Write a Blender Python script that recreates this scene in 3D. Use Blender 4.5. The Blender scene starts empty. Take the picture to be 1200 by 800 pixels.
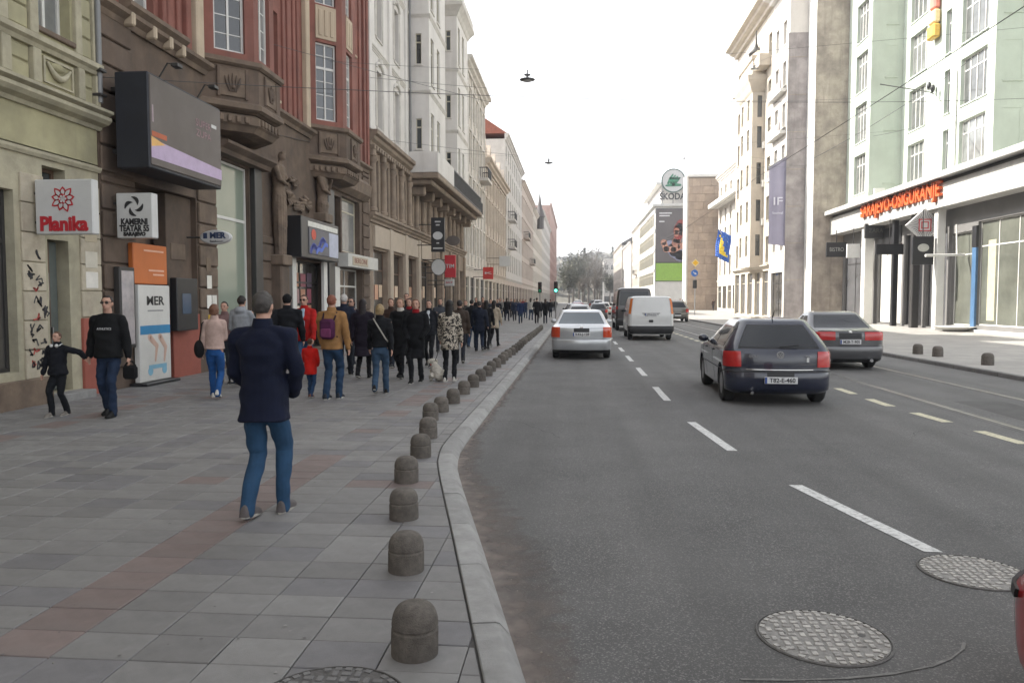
import bpy, bmesh, math, random
import numpy as np
from mathutils import Vector, Matrix
R = math.radians
random.seed(7); RS = np.random.RandomState(11)
sc = bpy.context.scene
COL = sc.collection
# ------------------------------------------------------------------ camera
CH = 1.65                                   # eye height above the left pavement (z = 0)
YAW, PITCH = math.atan(75/890), math.atan(49/890)
cam = bpy.data.cameras.new('camera'); cam.sensor_width = 36; cam.lens = 890/1200*36
cam.clip_start = .05; cam.clip_end = 4000
co = bpy.data.objects.new('camera', cam); COL.objects.link(co)
co.location = (0, 0, CH); co.rotation_euler = (math.pi/2 - PITCH, 0, YAW)
sc.camera = co
# ------------------------------------------------------------------ daylight
SUN_EL, SUN_AZ = R(42), R(14)               # AZ: how far ahead (+y) of straight left (-x) the sun stands
sd = Vector((-math.cos(SUN_EL)*math.cos(SUN_AZ), math.cos(SUN_EL)*math.sin(SUN_AZ), math.sin(SUN_EL)))
w = bpy.data.worlds.new('World'); sc.world = w; w.use_nodes = True
nt = w.node_tree; bg = nt.nodes['Background']; bg.inputs[1].default_value = .15
sky = nt.nodes.new('ShaderNodeTexSky'); sky.sky_type = 'NISHITA'; sky.sun_disc = False
sky.sun_elevation = SUN_EL; sky.sun_rotation = math.atan2(sd.x, sd.y)
sky.air_density = 1.0; sky.dust_density = 2.2; sky.ozone_density = 1.0
hz = nt.nodes.new('ShaderNodeHueSaturation'); hz.inputs['Saturation'].default_value = .16     # thin white high haze over the whole sky
nt.links.new(sky.outputs[0], hz.inputs['Color']); nt.links.new(hz.outputs[0], bg.inputs[0])
sl = bpy.data.lights.new('sun', 'SUN'); sl.energy = 3.6; sl.angle = R(.53); sl.color = (1, .95, .86)
so = bpy.data.objects.new('sun', sl); COL.objects.link(so); so.location = (-30, 20, 60)
so.rotation_euler = sd.to_track_quat('Z', 'Y').to_euler()
sc.view_settings.view_transform = 'Standard'; sc.view_settings.look = 'None'
sc.view_settings.gamma = 1; sc.view_settings.exposure = 1.62; sc.view_settings.use_curve_mapping = False
sc.render.resolution_x, sc.render.resolution_y = 1024, 682

# ------------------------------------------------------------------ pixel -> place (on the ground, a facade, a depth)
_fw = np.array([-math.sin(YAW)*math.cos(PITCH), math.cos(YAW)*math.cos(PITCH), -math.sin(PITCH)])
_rt = np.array([math.cos(YAW), math.sin(YAW), 0]); _up = np.cross(_rt, _fw)
def ray(px, py): return _fw + _rt*(px-600)/890 - _up*(py-400)/890
def gp(px, py, z=0.):
    d = ray(px, py); return Vector(d*((z-CH)/d[2])) + Vector((0, 0, CH))
def fy(px, py, Y):
    d = ray(px, py); return Vector(d*(Y/d[1])) + Vector((0, 0, CH))
def fx(px, py, X):
    d = ray(px, py); return Vector(d*(X/d[0])) + Vector((0, 0, CH))

# ------------------------------------------------------------------ materials
MATS = {}
def lin(c):
    if isinstance(c, str):
        c = [int(c[i:i+2], 16)/255 for i in (0, 2, 4)]
        return tuple(x/12.92 if x <= .04045 else ((x+.055)/1.055)**2.4 for x in c)
    return tuple(c)
def M(name, col, rough=.7, var=.12, scale=4., bump=0., bscale=40., metal=0., spec=.5, stain=0., stain_col=(.05, .045, .04), sscale=.6, rnd=0., coat=0., emit=None, es=0., streak=0.):
    if name in MATS: return MATS[name]
    m = bpy.data.materials.new(name); m.use_nodes = True; MATS[name] = m
    n = m.node_tree; N = n.nodes; L = n.links; b = N['Principled BSDF']
    col = lin(col); m.diffuse_color = (*col, 1)
    b.inputs['Roughness'].default_value = rough; b.inputs['Metallic'].default_value = metal
    b.inputs['Specular IOR Level'].default_value = spec; b.inputs['Coat Weight'].default_value = coat
    b.inputs['Coat Roughness'].default_value = .04
    tc = N.new('ShaderNodeTexCoord')
    def noise(s, det=5, map_=None):
        t = N.new('ShaderNodeTexNoise'); t.inputs['Scale'].default_value = s; t.inputs['Detail'].default_value = det
        t.inputs['Roughness'].default_value = .62
        L.new(map_ or tc.outputs['Object'], t.inputs['Vector']); return t.outputs['Fac']
    def ramp(src, a, bb, lo, hi):
        r = N.new('ShaderNodeMapRange'); r.inputs[1].default_value = a; r.inputs[2].default_value = bb
        r.inputs[3].default_value = lo; r.inputs[4].default_value = hi; L.new(src, r.inputs[0]); return r.outputs[0]
    hsv = N.new('ShaderNodeHueSaturation'); hsv.inputs['Color'].default_value = (*col, 1)
    v = ramp(noise(scale), .3, .7, 1-var, 1+var)
    if rnd:
        oi = N.new('ShaderNodeObjectInfo'); rr = ramp(oi.outputs['Random'], 0, 1, 1-rnd, 1+rnd)
        mm = N.new('ShaderNodeMath'); mm.operation = 'MULTIPLY'; L.new(v, mm.inputs[0]); L.new(rr, mm.inputs[1]); v = mm.outputs[0]
    L.new(v, hsv.inputs['Value']); out = hsv.outputs[0]
    def mix(fac, c):
        nonlocal out
        x = N.new('ShaderNodeMix'); x.data_type = 'RGBA'; L.new(fac, x.inputs[0]); L.new(out, x.inputs[6])
        x.inputs[7].default_value = (*lin(c), 1); out = x.outputs[2]
    if stain: mix(ramp(noise(sscale, 8), .48, .72, 0, stain), stain_col)
    if streak:
        mp = N.new('ShaderNodeMapping'); mp.inputs['Scale'].default_value = (1, 1, .12); L.new(tc.outputs['Object'], mp.inputs[0])
        mix(ramp(noise(2.6, 6, mp.outputs[0]), .5, .75, 0, streak), stain_col)
    L.new(out, b.inputs['Base Color'])
    if bump:
        bp = N.new('ShaderNodeBump'); bp.inputs['Strength'].default_value = bump; bp.inputs['Distance'].default_value = .01
        L.new(noise(bscale, 6), bp.inputs['Height']); L.new(bp.outputs[0], b.inputs['Normal'])
    if emit:
        b.inputs['Emission Color'].default_value = (*lin(emit), 1); b.inputs['Emission Strength'].default_value = es
    return m
def plain(c, rough=.6, **k):
    key = 'plain_%s_%.2f' % (c if isinstance(c, str) else '_'.join('%.2f' % x for x in c), rough)
    return M(key, c, rough, **k)

# ------------------------------------------------------------------ mesh building
class MB:
    def __init__(s): s.v = []; s.f = []; s.mi = []; s.m = 0
    def add(s, vs, fs):
        o = len(s.v); s.v += [tuple(map(float, p)) for p in vs]; s.f += [[i+o for i in f] for f in fs]; s.mi += [s.m]*len(fs); return s
    def box(s, x0, x1, y0, y1, z0, z1, T=None):
        vs = [(x, y, z) for x in (x0, x1) for y in (y0, y1) for z in (z0, z1)]
        if T: vs = [T(*p) for p in vs]
        return s.add(vs, [(0, 1, 3, 2), (4, 6, 7, 5), (0, 4, 5, 1), (2, 3, 7, 6), (0, 2, 6, 4), (1, 5, 7, 3)])
    def cbox(s, x0, x1, y0, y1, z0, z1, c=.01, T=None):        # box with chamfered edges
        X, Y, Z = (x0, x1), (y0, y1), (z0, z1); vs = []
        c = min(c, abs(x1-x0)*.45, abs(y1-y0)*.45, abs(z1-z0)*.45)
        for i in (0, 1):
            for j in (0, 1):
                for k in (0, 1):
                    dx, dy, dz = c*(1-2*i), c*(1-2*j), c*(1-2*k)
                    for e in ((0, dy, dz), (dx, 0, dz), (dx, dy, 0)): vs.append((X[i]+e[0], Y[j]+e[1], Z[k]+e[2]))
        bm = bmesh.new(); [bm.verts.new(p) for p in vs]; r = bmesh.ops.convex_hull(bm, input=bm.verts)
        bmesh.ops.dissolve_limit(bm, angle_limit=.01, verts=bm.verts, edges=bm.edges)
        bm.verts.index_update(); vv = [tuple(v.co) for v in bm.verts]; ff = [[v.index for v in f.verts] for f in bm.faces]; bm.free()
        if T: vv = [T(*p) for p in vv]
        return s.add(vv, ff)
    def prism(s, pts, a0, a1, T):                               # polygon pts (p,q) extruded along a: T(a,p,q)
        n = len(pts); vs = [T(a0, *p) for p in pts] + [T(a1, *p) for p in pts]
        return s.add(vs, [list(range(n)), list(range(2*n-1, n-1, -1))] + [(i, i+n, (i+1) % n+n, (i+1) % n) for i in range(n)])
    def rings(s, rs, cap=True, close=True):
        n = len(rs[0]); vs = [p for r in rs for p in r]; fs = []
        for i in range(len(rs)-1):
            for j in range(n if close else n-1):
                k = (j+1) % n; fs.append((i*n+j, i*n+k, (i+1)*n+k, (i+1)*n+j))
        if cap: fs += [list(range(n-1, -1, -1)), list(range((len(rs)-1)*n, len(rs)*n))]
        return s.add(vs, fs)
    def lathe(s, prof, c=(0, 0, 0), n=16, T=None, cap=True):
        rs = [[(c[0]+r*math.cos(2*math.pi*i/n), c[1]+r*math.sin(2*math.pi*i/n), c[2]+z) for i in range(n)] for r, z in prof]
        if T: rs = [[T(*p) for p in r] for r in rs]
        return s.rings(rs, cap)
    def tube(s, path, rad, n=8, flat=1.):
        path = [Vector(p) for p in path]; rad = rad if isinstance(rad, (list, tuple)) else [rad]*len(path); rs = []
        d0 = (path[1]-path[0]).normalized(); a = d0.cross(Vector((0, 0, 1)) if abs(d0.z) < .9 else Vector((1, 0, 0))).normalized()
        for i, p in enumerate(path):
            d = (path[min(i+1, len(path)-1)]-path[max(i-1, 0)]).normalized()
            a = (a-d*a.dot(d)).normalized(); b = d.cross(a).normalized()      # carried along the path: no flips
            rs.append([p+(a*math.cos(t)+b*math.sin(t)*flat)*rad[i] for t in [2*math.pi*k/n for k in range(n)]])
        return s.rings(rs)
    def sphere(s, c, r, n=12, m=8, T=None):
        r = r if isinstance(r, (tuple, list)) else (r, r, r); rs = []
        for i in range(m+1):
            a = math.pi*(i/m*.98+.01); rs.append([(c[0]+r[0]*math.sin(a)*math.cos(t), c[1]+r[1]*math.sin(a)*math.sin(t), c[2]-r[2]*math.cos(a)) for t in [2*math.pi*k/n for k in range(n)]])
        if T: rs = [[T(*p) for p in q] for q in rs]
        return s.rings(rs)
    def mesh(s, name, mats, smooth=False, off=(0, 0, 0), recalc=True):
        me = bpy.data.meshes.new(name); o = Vector(off)
        me.from_pydata([tuple(Vector(p)-o) for p in s.v], [], s.f)
        for m in (mats if isinstance(mats, list) else [mats]): me.materials.append(m)
        if isinstance(mats, list): me.polygons.foreach_set('material_index', s.mi)
        if recalc:
            bm = bmesh.new(); bm.from_mesh(me); bmesh.ops.recalc_face_normals(bm, faces=bm.faces); bm.to_mesh(me); bm.free()
        if smooth: smooth_by_angle(me, smooth if smooth is not True else 40)
        me.update(); return me
def smooth_by_angle(me, ang=40):
    me.polygons.foreach_set('use_smooth', [True]*len(me.polygons))
    bm = bmesh.new(); bm.from_mesh(me)
    for e in bm.edges:
        e.smooth = not (len(e.link_faces) == 2 and e.calc_face_angle(0) > R(ang))
    bm.to_mesh(me); bm.free()
def rootloc(o):
    l = Vector((0, 0, 0))
    while o: l = l+o.location; o = o.parent
    return l
def link(name, data, parent=None, loc=(0, 0, 0), rot=(0, 0, 0)):
    o = bpy.data.objects.new(name, data); COL.objects.link(o); o.location = loc; o.rotation_euler = rot
    if parent: o.parent = parent
    return o
def obj(name, mb, mat, parent=None, smooth=False):              # mb in world coordinates
    return link(name, mb.mesh(name, mat, smooth, rootloc(parent) if parent else (0, 0, 0)), parent)
def tag(o, label, cat=None, group=None, kind=None):
    if label: o['label'] = label
    if cat: o['category'] = cat
    if group: o['group'] = group
    if kind: o['kind'] = kind
    return o
def thing(name, label, cat, loc=(0, 0, 0), rz=0, group=None):
    o = link(name, None, None, loc, (0, 0, rz)); o.empty_display_size = .2
    return tag(o, label, cat, group)
def copy_tree(o, parent=None):
    c = o.copy(); COL.objects.link(c); c.parent = parent
    for ch in o.children: copy_tree(ch, c)
    return c
TMP = bpy.data.scenes.new('workbench')            # empty side scene: modifiers and text are evaluated here, then it is removed
def evaluated(o):
    vl = TMP.view_layers[0]; vl.update(); return bpy.data.meshes.new_from_object(o.evaluated_get(vl.depsgraph))
def text_mesh(s, size, mat, depth=.004, width=None, bold=0.):
    cu = bpy.data.curves.new('t', 'FONT'); cu.body = s; cu.size = size; cu.extrude = depth; cu.align_x = 'CENTER'; cu.align_y = 'CENTER'
    cu.offset = bold; cu.resolution_u = 3
    o = bpy.data.objects.new('t', cu); TMP.collection.objects.link(o)
    me = evaluated(o); bpy.data.objects.remove(o); me.materials.clear(); me.materials.append(mat)
    if width:
        xs = [v.co.x for v in me.vertices]; k = width/(max(xs)-min(xs)); me.transform(Matrix.Diagonal((k, 1, 1, 1)))
    me.transform(Matrix.Rotation(math.pi/2, 4, 'X')); return me  # now reads from -y, upright in z
def lettering(parent, s, size, mat, loc, rz=0, width=None, depth=.004, bold=0., name='lettering'):
    return link(name, text_mesh(s, size, mat, depth, width, bold), parent, Vector(loc)-rootloc(parent), (0, 0, rz))

class Fac:                                                       # facade frame: a along, v up, w outward
    def __init__(s, x, y, rz): s.o = Vector((x, y, 0)); s.rz = rz; s.c = round(math.cos(rz), 9); s.s = round(math.sin(rz), 9)
    def T(s, a, v, w): return (s.o.x+s.c*a+s.s*w, s.o.y+s.s*a-s.c*w, v)
    def box(s, mb, a0, a1, v0, v1, w0, w1): return mb.box(a0, a1, v0, v1, w0, w1, s.T)
    def prof(s, mb, pts, a0, a1): return mb.prism(pts, a0, a1, lambda a, v, w: s.T(a, v, w))   # pts = (v, w)
    def wall(s, mb, a0, a1, v0, v1, holes, depth=.3):             # face with openings and reveals
        A = sorted({a0, a1} | {x for h in holes for x in h[:2] if a0 < x < a1}); V = sorted({v0, v1} | {x for h in holes for x in h[2:4] if v0 < x < v1})
        for i in range(len(A)-1):
            for j in range(len(V)-1):
                ca, cv = (A[i]+A[i+1])/2, (V[j]+V[j+1])/2
                if any(h[0] < ca < h[1] and h[2] < cv < h[3] for h in holes): continue
                mb.add([s.T(A[i], V[j], 0), s.T(A[i+1], V[j], 0), s.T(A[i+1], V[j+1], 0), s.T(A[i], V[j+1], 0)], [(0, 1, 2, 3)])
        for h in holes:
            q = [(h[0], h[2]), (h[1], h[2]), (h[1], h[3]), (h[0], h[3])]
            vs = [s.T(a, v, 0) for a, v in q]+[s.T(a, v, -depth) for a, v in q]
            mb.add(vs, [(i, i+4, (i+1) % 4+4, (i+1) % 4) for i in range(4)]+([(4, 5, 6, 7)]))
        return mb
WIN = {}
def window(parent, F, a0, a1, v0, v1, w=-.18, style='cross', fm=None, gm=None, sill=None, name='window', silld=.14):
    wd, ht = round(a1-a0, 3), round(v1-v0, 3); key = (wd, ht, style, fm.name, gm.name, sill.name if sill else 0, w, silld)
    if key not in WIN:
        mb = MB(); t = .06 if wd > .5 else .04; b = lambda x0, x1, z0, z1, y0=0., y1=.07: mb.box(x0, x1, y0, y1, z0, z1)
        b(0, t, 0, ht); b(wd-t, wd, 0, ht); b(t, wd-t, 0, t); b(t, wd-t, ht-t, ht)
        if style == 'cross': zt = ht*.7; b(t, wd-t, zt-.03, zt+.03, .005); b(wd/2-.03, wd/2+.03, t, ht-t, .002)
        if style == 'grid':
            zt = ht*.68; b(t, wd-t, zt-.04, zt+.04, .005); b(wd/2-.025, wd/2+.025, t, ht-t, .002)
            for k in range(1, 4): b(t, wd-t, zt*k/4-.012, zt*k/4+.012, .02)
            b(t, wd-t, (zt+ht)/2-.012, (zt+ht)/2+.012, .02)
        if style == 'triple':
            zt = ht*.72; b(t, wd-t, zt-.035, zt+.035, .005)
            for k in (1, 2): b(wd*k/3-.035, wd*k/3+.035, t, ht-t, .002)
        if style == 'quad':
            zt = ht*.74; b(t, wd-t, zt-.035, zt+.035, .005)
            for k in (1, 2, 3): b(wd*k/4-.035, wd*k/4+.035, t, ht-t, .002)
        if style == 'top': zt = ht*.72; b(t, wd-t, zt-.035, zt+.035, .005)
        if style == 'shop':
            n = max(1, round(wd/1.6)); b(t, wd-t, ht*.76-.03, ht*.76+.03, .005)
            for k in range(1, n): b(wd*k/n-.025, wd*k/n+.025, t, ht-t, .002)
        p = MB(); p.box(t*.7, wd-t*.7, .03, .045, t*.7, ht-t*.7)
        sm = None
        if sill: s_ = MB(); s_.cbox(-.07, wd+.07, w-.06, .11, -.09, -.005, .012); s_.v = [(x, y if y > 0 else y-.0, z) for x, y, z in s_.v]; sm = s_.mesh('sill', sill)
        WIN[key] = (mb.mesh('window', fm), p.mesh('pane', gm), sm)
    me, pm, sm = WIN[key]
    loc = Vector(F.T(a0, v0, w))-rootloc(parent)
    o = link(name, me, parent, loc, (0, 0, F.rz)); link('pane', pm, o)
    if sm: link('sill', sm, o)
    return o
# ================================================================== ground, road, pavements
RZ = -.09
M_asph = M('asphalt', (.118, .116, .113), .8, .2, 1.1, .9, 260, stain=.5, stain_col=(.17, .165, .158), sscale=.3)
n_ = M_asph.node_tree; b_ = n_.nodes['Principled BSDF']                        # pale aggregate specks in the asphalt
src_ = b_.inputs['Base Color'].links[0].from_socket
t_ = n_.nodes.new('ShaderNodeTexNoise'); t_.inputs['Scale'].default_value = 95; t_.inputs['Detail'].default_value = 3
tc_ = n_.nodes.new('ShaderNodeTexCoord'); n_.links.new(tc_.outputs['Object'], t_.inputs['Vector'])
r_ = n_.nodes.new('ShaderNodeMapRange'); r_.inputs[1].default_value = .54; r_.inputs[2].default_value = .66; r_.inputs[4].default_value = .95; n_.links.new(t_.outputs['Fac'], r_.inputs[0])
x_ = n_.nodes.new('ShaderNodeMix'); x_.data_type = 'RGBA'; n_.links.new(r_.outputs[0], x_.inputs[0]); n_.links.new(src_, x_.inputs[6]); x_.inputs[7].default_value = (.27, .26, .25, 1)
mp_ = n_.nodes.new('ShaderNodeMapping'); mp_.inputs['Scale'].default_value = (1.1, .05, 1); n_.links.new(tc_.outputs['Object'], mp_.inputs[0])     # wear running with the traffic
w_ = n_.nodes.new('ShaderNodeTexNoise'); w_.inputs['Scale'].default_value = 1.6; w_.inputs['Detail'].default_value = 6; n_.links.new(mp_.outputs[0], w_.inputs['Vector'])
q_ = n_.nodes.new('ShaderNodeMapRange'); q_.inputs[1].default_value = .42; q_.inputs[2].default_value = .68; q_.inputs[4].default_value = .5; n_.links.new(w_.outputs['Fac'], q_.inputs[0])
y_ = n_.nodes.new('ShaderNodeMix'); y_.data_type = 'RGBA'; n_.links.new(q_.outputs[0], y_.inputs[0]); n_.links.new(x_.outputs[2], y_.inputs[6]); y_.inputs[7].default_value = (.085, .083, .08, 1)
n_.links.new(y_.outputs[2], b_.inputs['Base Color'])
M_ground = M('far_ground', (.16, .15, .13), .9, .2, .05)
M_bed = M('paving_bed', (.075, .07, .065), .95, .2, 12, .5, 90)
TILE = [M('tile_%d' % i, c, .6, .16, 6, .4, 220, stain=.55, stain_col=(.135, .127, .12), sscale=1.9, rnd=.09) for i, c in enumerate(
    [(.195, .189, .182), (.183, .177, .171), (.212, .206, .198), (.165, .16, .163), (.19, .148, .136)])]
M_pave = M('far_paving', (.195, .189, .182), .68, .16, 1.5, .3, 60, stain=.4, stain_col=(.12, .115, .11), sscale=.8)
M_kerb = M('kerb_granite', (.27, .265, .255), .7, .15, 9, .5, 160, stain=.5, stain_col=(.13, .125, .115), sscale=3, rnd=.1)
M_paint = M('road_paint', (.62, .62, .6), .7, .12, 14, .4, 120, stain=.85, stain_col=(.17, .17, .165), sscale=26)
M_ypaint = M('road_paint_cream', (.6, .56, .4), .7, .12, 14, .4, 120, stain=.85, stain_col=(.17, .17, .16), sscale=26)
M_dirt = M('gutter_dirt', (.205, .172, .152), .95, .2, 5, .8, 120, stain=.7, stain_col=(.145, .135, .128), sscale=3)

g = MB(); g.add([(-620, -100, -.3), (620, -100, -.3), (620, 1050, -.3), (-620, 1050, -.3)], [(0, 1, 2, 3)])
tag(obj('ground', g, M_ground), None, kind='structure')
g = MB(); g.add([(-2.2, -12, RZ), (9.8, -12, RZ), (9.8, 420, RZ), (-2.2, 420, RZ)], [(0, 1, 2, 3)])
road = tag(obj('road', g, M_asph), None, kind='structure')

XL = -8.45
def kin(y):                                    # where the left pavement's slabs end and the kerb begins
    P = [(-12, 2.9), (0, .33), (3.2, -.40), (5.2, -.86), (6.9, -1.26), (7.6, -1.41), (8.3, -1.50), (9.2, -1.52), (420, -1.52)]
    return float(np.interp(y, [p[0] for p in P], [p[1] for p in P]))
KY = list(np.arange(-9, 3, .8))+list(np.arange(3, 9.6, .35))+list(np.arange(9.8, 60, .9))+[60.8, 110, 420]
# pavement bed: one slab under the paving, carries the slabs as children
g = MB(); ys = [y for y in KY]
top = [(kin(y)+.004, y) for y in ys]; n = len(ys)
vs = [(x, y, -.014) for x, y in top]+[(XL-.6, y, -.014) for x, y in top]+[(x, y, -.28) for x, y in top]
g.add(vs, [(i, i+1, n+i+1, n+i) for i in range(n-1)]+[(i, 2*n+i, 2*n+i+1, i+1) for i in range(n-1)])
pave = tag(obj('pavement', g, M_bed), None, kind='structure')
TW, TD, GAP = .385, .27, .0055
def clip(poly, y0, y1):                        # cut a slab along the kerb
    xa, xb = kin(y0)-.006, kin(y1)-.006; out = []
    def side(p): return (xa+(xb-xa)*(p[1]-y0)/(y1-y0))-p[0]
    for i in range(len(poly)):
        p, q = poly[i], poly[(i+1) % len(poly)]; a, b = side(p), side(q)
        if a >= 0: out.append(p)
        if (a >= 0) != (b >= 0): t = a/(a-b); out.append((p[0]+(q[0]-p[0])*t, p[1]+(q[1]-p[1])*t))
    return out
def slab(mb, poly, z0, dz, tilt):
    cx = sum(p[0] for p in poly)/len(poly); cy = sum(p[1] for p in poly)/len(poly); c = .004
    ins = [(p[0]+(cx-p[0])*c/max(.05, math.hypot(p[0]-cx, p[1]-cy))*1.4, p[1]+(cy-p[1])*c/max(.05, math.hypot(p[0]-cx, p[1]-cy))*1.4) for p in poly]
    zz = lambda p: z0+dz+tilt[0]*(p[0]-cx)+tilt[1]*(p[1]-cy); n = len(poly)
    vs = [(p[0], p[1], z0-.03) for p in poly]+[(p[0], p[1], zz(p)-.004) for p in poly]+[(p[0], p[1], zz(p)) for p in ins]
    mb.add(vs, [(i, (i+1) % n, n+(i+1) % n, n+i) for i in range(n)]+[(n+i, n+(i+1) % n, 2*n+(i+1) % n, 2*n+i) for i in range(n)]+[list(range(2*n, 3*n))])
far = MB(); ntile = 0; X0 = -2.62-TW/2
cells = []
for j in range(int((38-1.6)/TD)):
    y0 = 1.62+j*TD; y1 = y0+TD
    for i in range(-17, 9):
        x0 = X0+i*TW; x1 = x0+TW
        if x1 < XL+.02 or x0 > max(kin(y0), kin(y1)): continue
        x0 = max(x0, XL+.02)
        cells.append((i, j, x0, x1, y0, y1))
shared = {}
for i, j, x0, x1, y0, y1 in cells:
    big = (i % 11 == 0) or (j % 21 == 18)
    r = RS.rand()
    mi = 4 if big and r < (.9 if i % 11 == 0 and j < 24 else .5) else (0 if r < .42 else 1 if r < .68 else 2 if r < .86 else 3)
    if (i*7+j*13) % 29 == 0 and not big: mi = 3
    poly = [(x0+GAP/2, y0+GAP/2), (x1-GAP/2, y0+GAP/2), (x1-GAP/2, y1-GAP/2), (x0+GAP/2, y1-GAP/2)]
    if x1 > min(kin(y0), kin(y1))-.02: poly = clip(poly, y0, y1); cut = True
    else: cut = False
    if len(poly) < 3 or abs(sum(poly[k][0]*poly[(k+1) % len(poly)][1]-poly[(k+1) % len(poly)][0]*poly[k][1] for k in range(len(poly)))) < .004: continue
    dz, tl = RS.uniform(-.0025, .0025), (RS.uniform(-.006, .006), RS.uniform(-.006, .006))
    # visible from the photograph's place and within the nearest three hundred
    depth = -x0*math.sin(YAW)*-1+y0; vis = (x1+x0)/2 > -.80*y0-.35
    if 2.85 < y0 < 7.25 and vis and ntile < 300:
        cx, cy = (x0+x1)/2, (y0+y1)/2
        if cut or x1-x0 < TW-.001: key = None
        else: key = (mi, RS.randint(4))
        if key is None or key not in shared:
            mb = MB(); slab(mb, [(p[0]-cx, p[1]-cy) for p in poly], 0, dz, tl); me = mb.mesh('paving_slab', TILE[mi])
            if key: shared[key] = me
        else: me = shared[key]
        link('paving_slab', me, pave, (cx, cy, 0)); ntile += 1
    else:
        far.m = mi; slab(far, poly, 0, dz, tl)
tag(obj('paving_slabs', far, TILE, pave), None, kind='stuff')
g = MB(); g.box(XL-.3, -1.53, 38.0, 420, -.2, -.001); obj('far_paving', g, M_pave, pave)

# kerb stones, following the bend
kerb = link('kerb', None); tag(kerb, None, kind='structure')
def kst(y0, y1, top=.002):
    g = MB(); rs = []
    for y in np.linspace(y0+.006, y1-.006, 3):
        e = .01; dx = (kin(y+e)-kin(y-e))/(2*e); nrm = Vector((1, -dx)).normalized(); x = kin(y)
        P = lambda o, z: (x+nrm.x*o, y+nrm.y*o, z)
        rs.append([P(.006, -.2), P(.006, top), P(.012, top+.005), P(.125, top+.003), P(.15, top-.006), P(.205, -.07), P(.21, -.2)])
    g.rings(rs); return g
y = -9.
while y < 60: obj('kerb_stone', kst(y, y+.85, .002+RS.uniform(-.002, .002)), M_kerb, kerb, 30); y += .85
g = MB(); g.box(-1.515, -1.31, y, 420, -.2, .004); obj('kerb_run', g, M_kerb, kerb)
# dirt gathered along the kerb foot
g = MB(); ys = np.arange(-8, 60, .05)
wd = lambda y: .14+.36*max(0, 1-abs(y-5.2)/4.6)+.03*math.sin(y*3.1)+.02*math.sin(y*7.7)+.02*math.sin(y*23.)*math.sin(y*9.1)+RS.uniform(-.02, .02)
vs = [(kin(y)+.2, y, RZ+.004) for y in ys]+[(kin(y)+.21+wd(y), y, RZ+.004) for y in ys]; n = len(ys)
g.add(vs, [(i, n+i, n+i+1, i+1) for i in range(n-1)]); gd = tag(obj('gutter_dirt', g, M_dirt, road), None, kind='stuff')
fa = gd.data.attributes.new('fade', 'FLOAT', 'POINT'); fa.data.foreach_set('value', [1.]*n+[0.]*n)      # the dirt thins out away from the kerb
dn = M_dirt.node_tree; at_ = dn.nodes.new('ShaderNodeAttribute'); at_.attribute_name = 'fade'; dt_ = dn.nodes.new('ShaderNodeTexNoise'); dt_.inputs['Scale'].default_value = 9; dt_.inputs['Detail'].default_value = 6
dc_ = dn.nodes.new('ShaderNodeTexCoord'); dn.links.new(dc_.outputs['Object'], dt_.inputs['Vector']); ma_ = dn.nodes.new('ShaderNodeMath'); ma_.operation = 'MULTIPLY_ADD'; dn.links.new(dt_.outputs['Fac'], ma_.inputs[0]); ma_.inputs[1].default_value = 1.1; ma_.inputs[2].default_value = -.62
mb_ = dn.nodes.new('ShaderNodeMath'); mb_.operation = 'ADD'; mb_.use_clamp = True; dn.links.new(ma_.outputs[0], mb_.inputs[0]); dn.links.new(at_.outputs['Fac'], mb_.inputs[1]); mc_ = dn.nodes.new('ShaderNodeMath'); mc_.operation = 'MULTIPLY'; mc_.inputs[1].default_value = 1.0; dn.links.new(mb_.outputs[0], mc_.inputs[0]); dn.links.new(mc_.outputs[0], dn.nodes['Principled BSDF'].inputs['Alpha'])

# right pavement and its kerb
M_rp = M('right_paving', (.30, .285, .265), .7, .12, 2.2, .3, 70, stain=.4, stain_col=(.2, .19, .18), sscale=.7)
g = MB(); g.box(9.66, 60, -12, 420, -.28, .0); rp = tag(obj('pavement_right', g, M_rp), None, kind='structure')
g = MB(); k = 0
for i in range(20):
    for j in range(62):
        x0 = 9.68+i*.6; y0 = 14+j*.6; g.m = [0, 0, 1, 2][RS.randint(4)]
        g.cbox(x0+.004, x0+.596, y0+.004, y0+.596, -.02, .006+RS.uniform(-.001, .001), .003)
tag(obj('paving_slabs', g, [M('rtile%d' % q, c, .7, .1, 4, .3, 90, stain=.3, stain_col=(.2, .19, .18)) for q, c in enumerate([(.31, .295, .275), (.28, .268, .25), (.34, .325, .30)])], rp), None, kind='stuff')
kr = link('kerb_right', None); tag(kr, None, kind='structure')
M_kd = M('kerb_dark', (.16, .155, .15), .75, .2, 8, .5, 120, rnd=.15)
for y in np.arange(6, 70, 1.0): g = MB(); g.cbox(9.52, 9.655, y+.004, y+.996, -.25, .012, .015); obj('kerb_stone', g, M_kd, kr)
g = MB(); g.box(9.52, 9.655, 70.02, 420, -.25, .012); obj('kerb_run', g, M_kd, kr)

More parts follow.
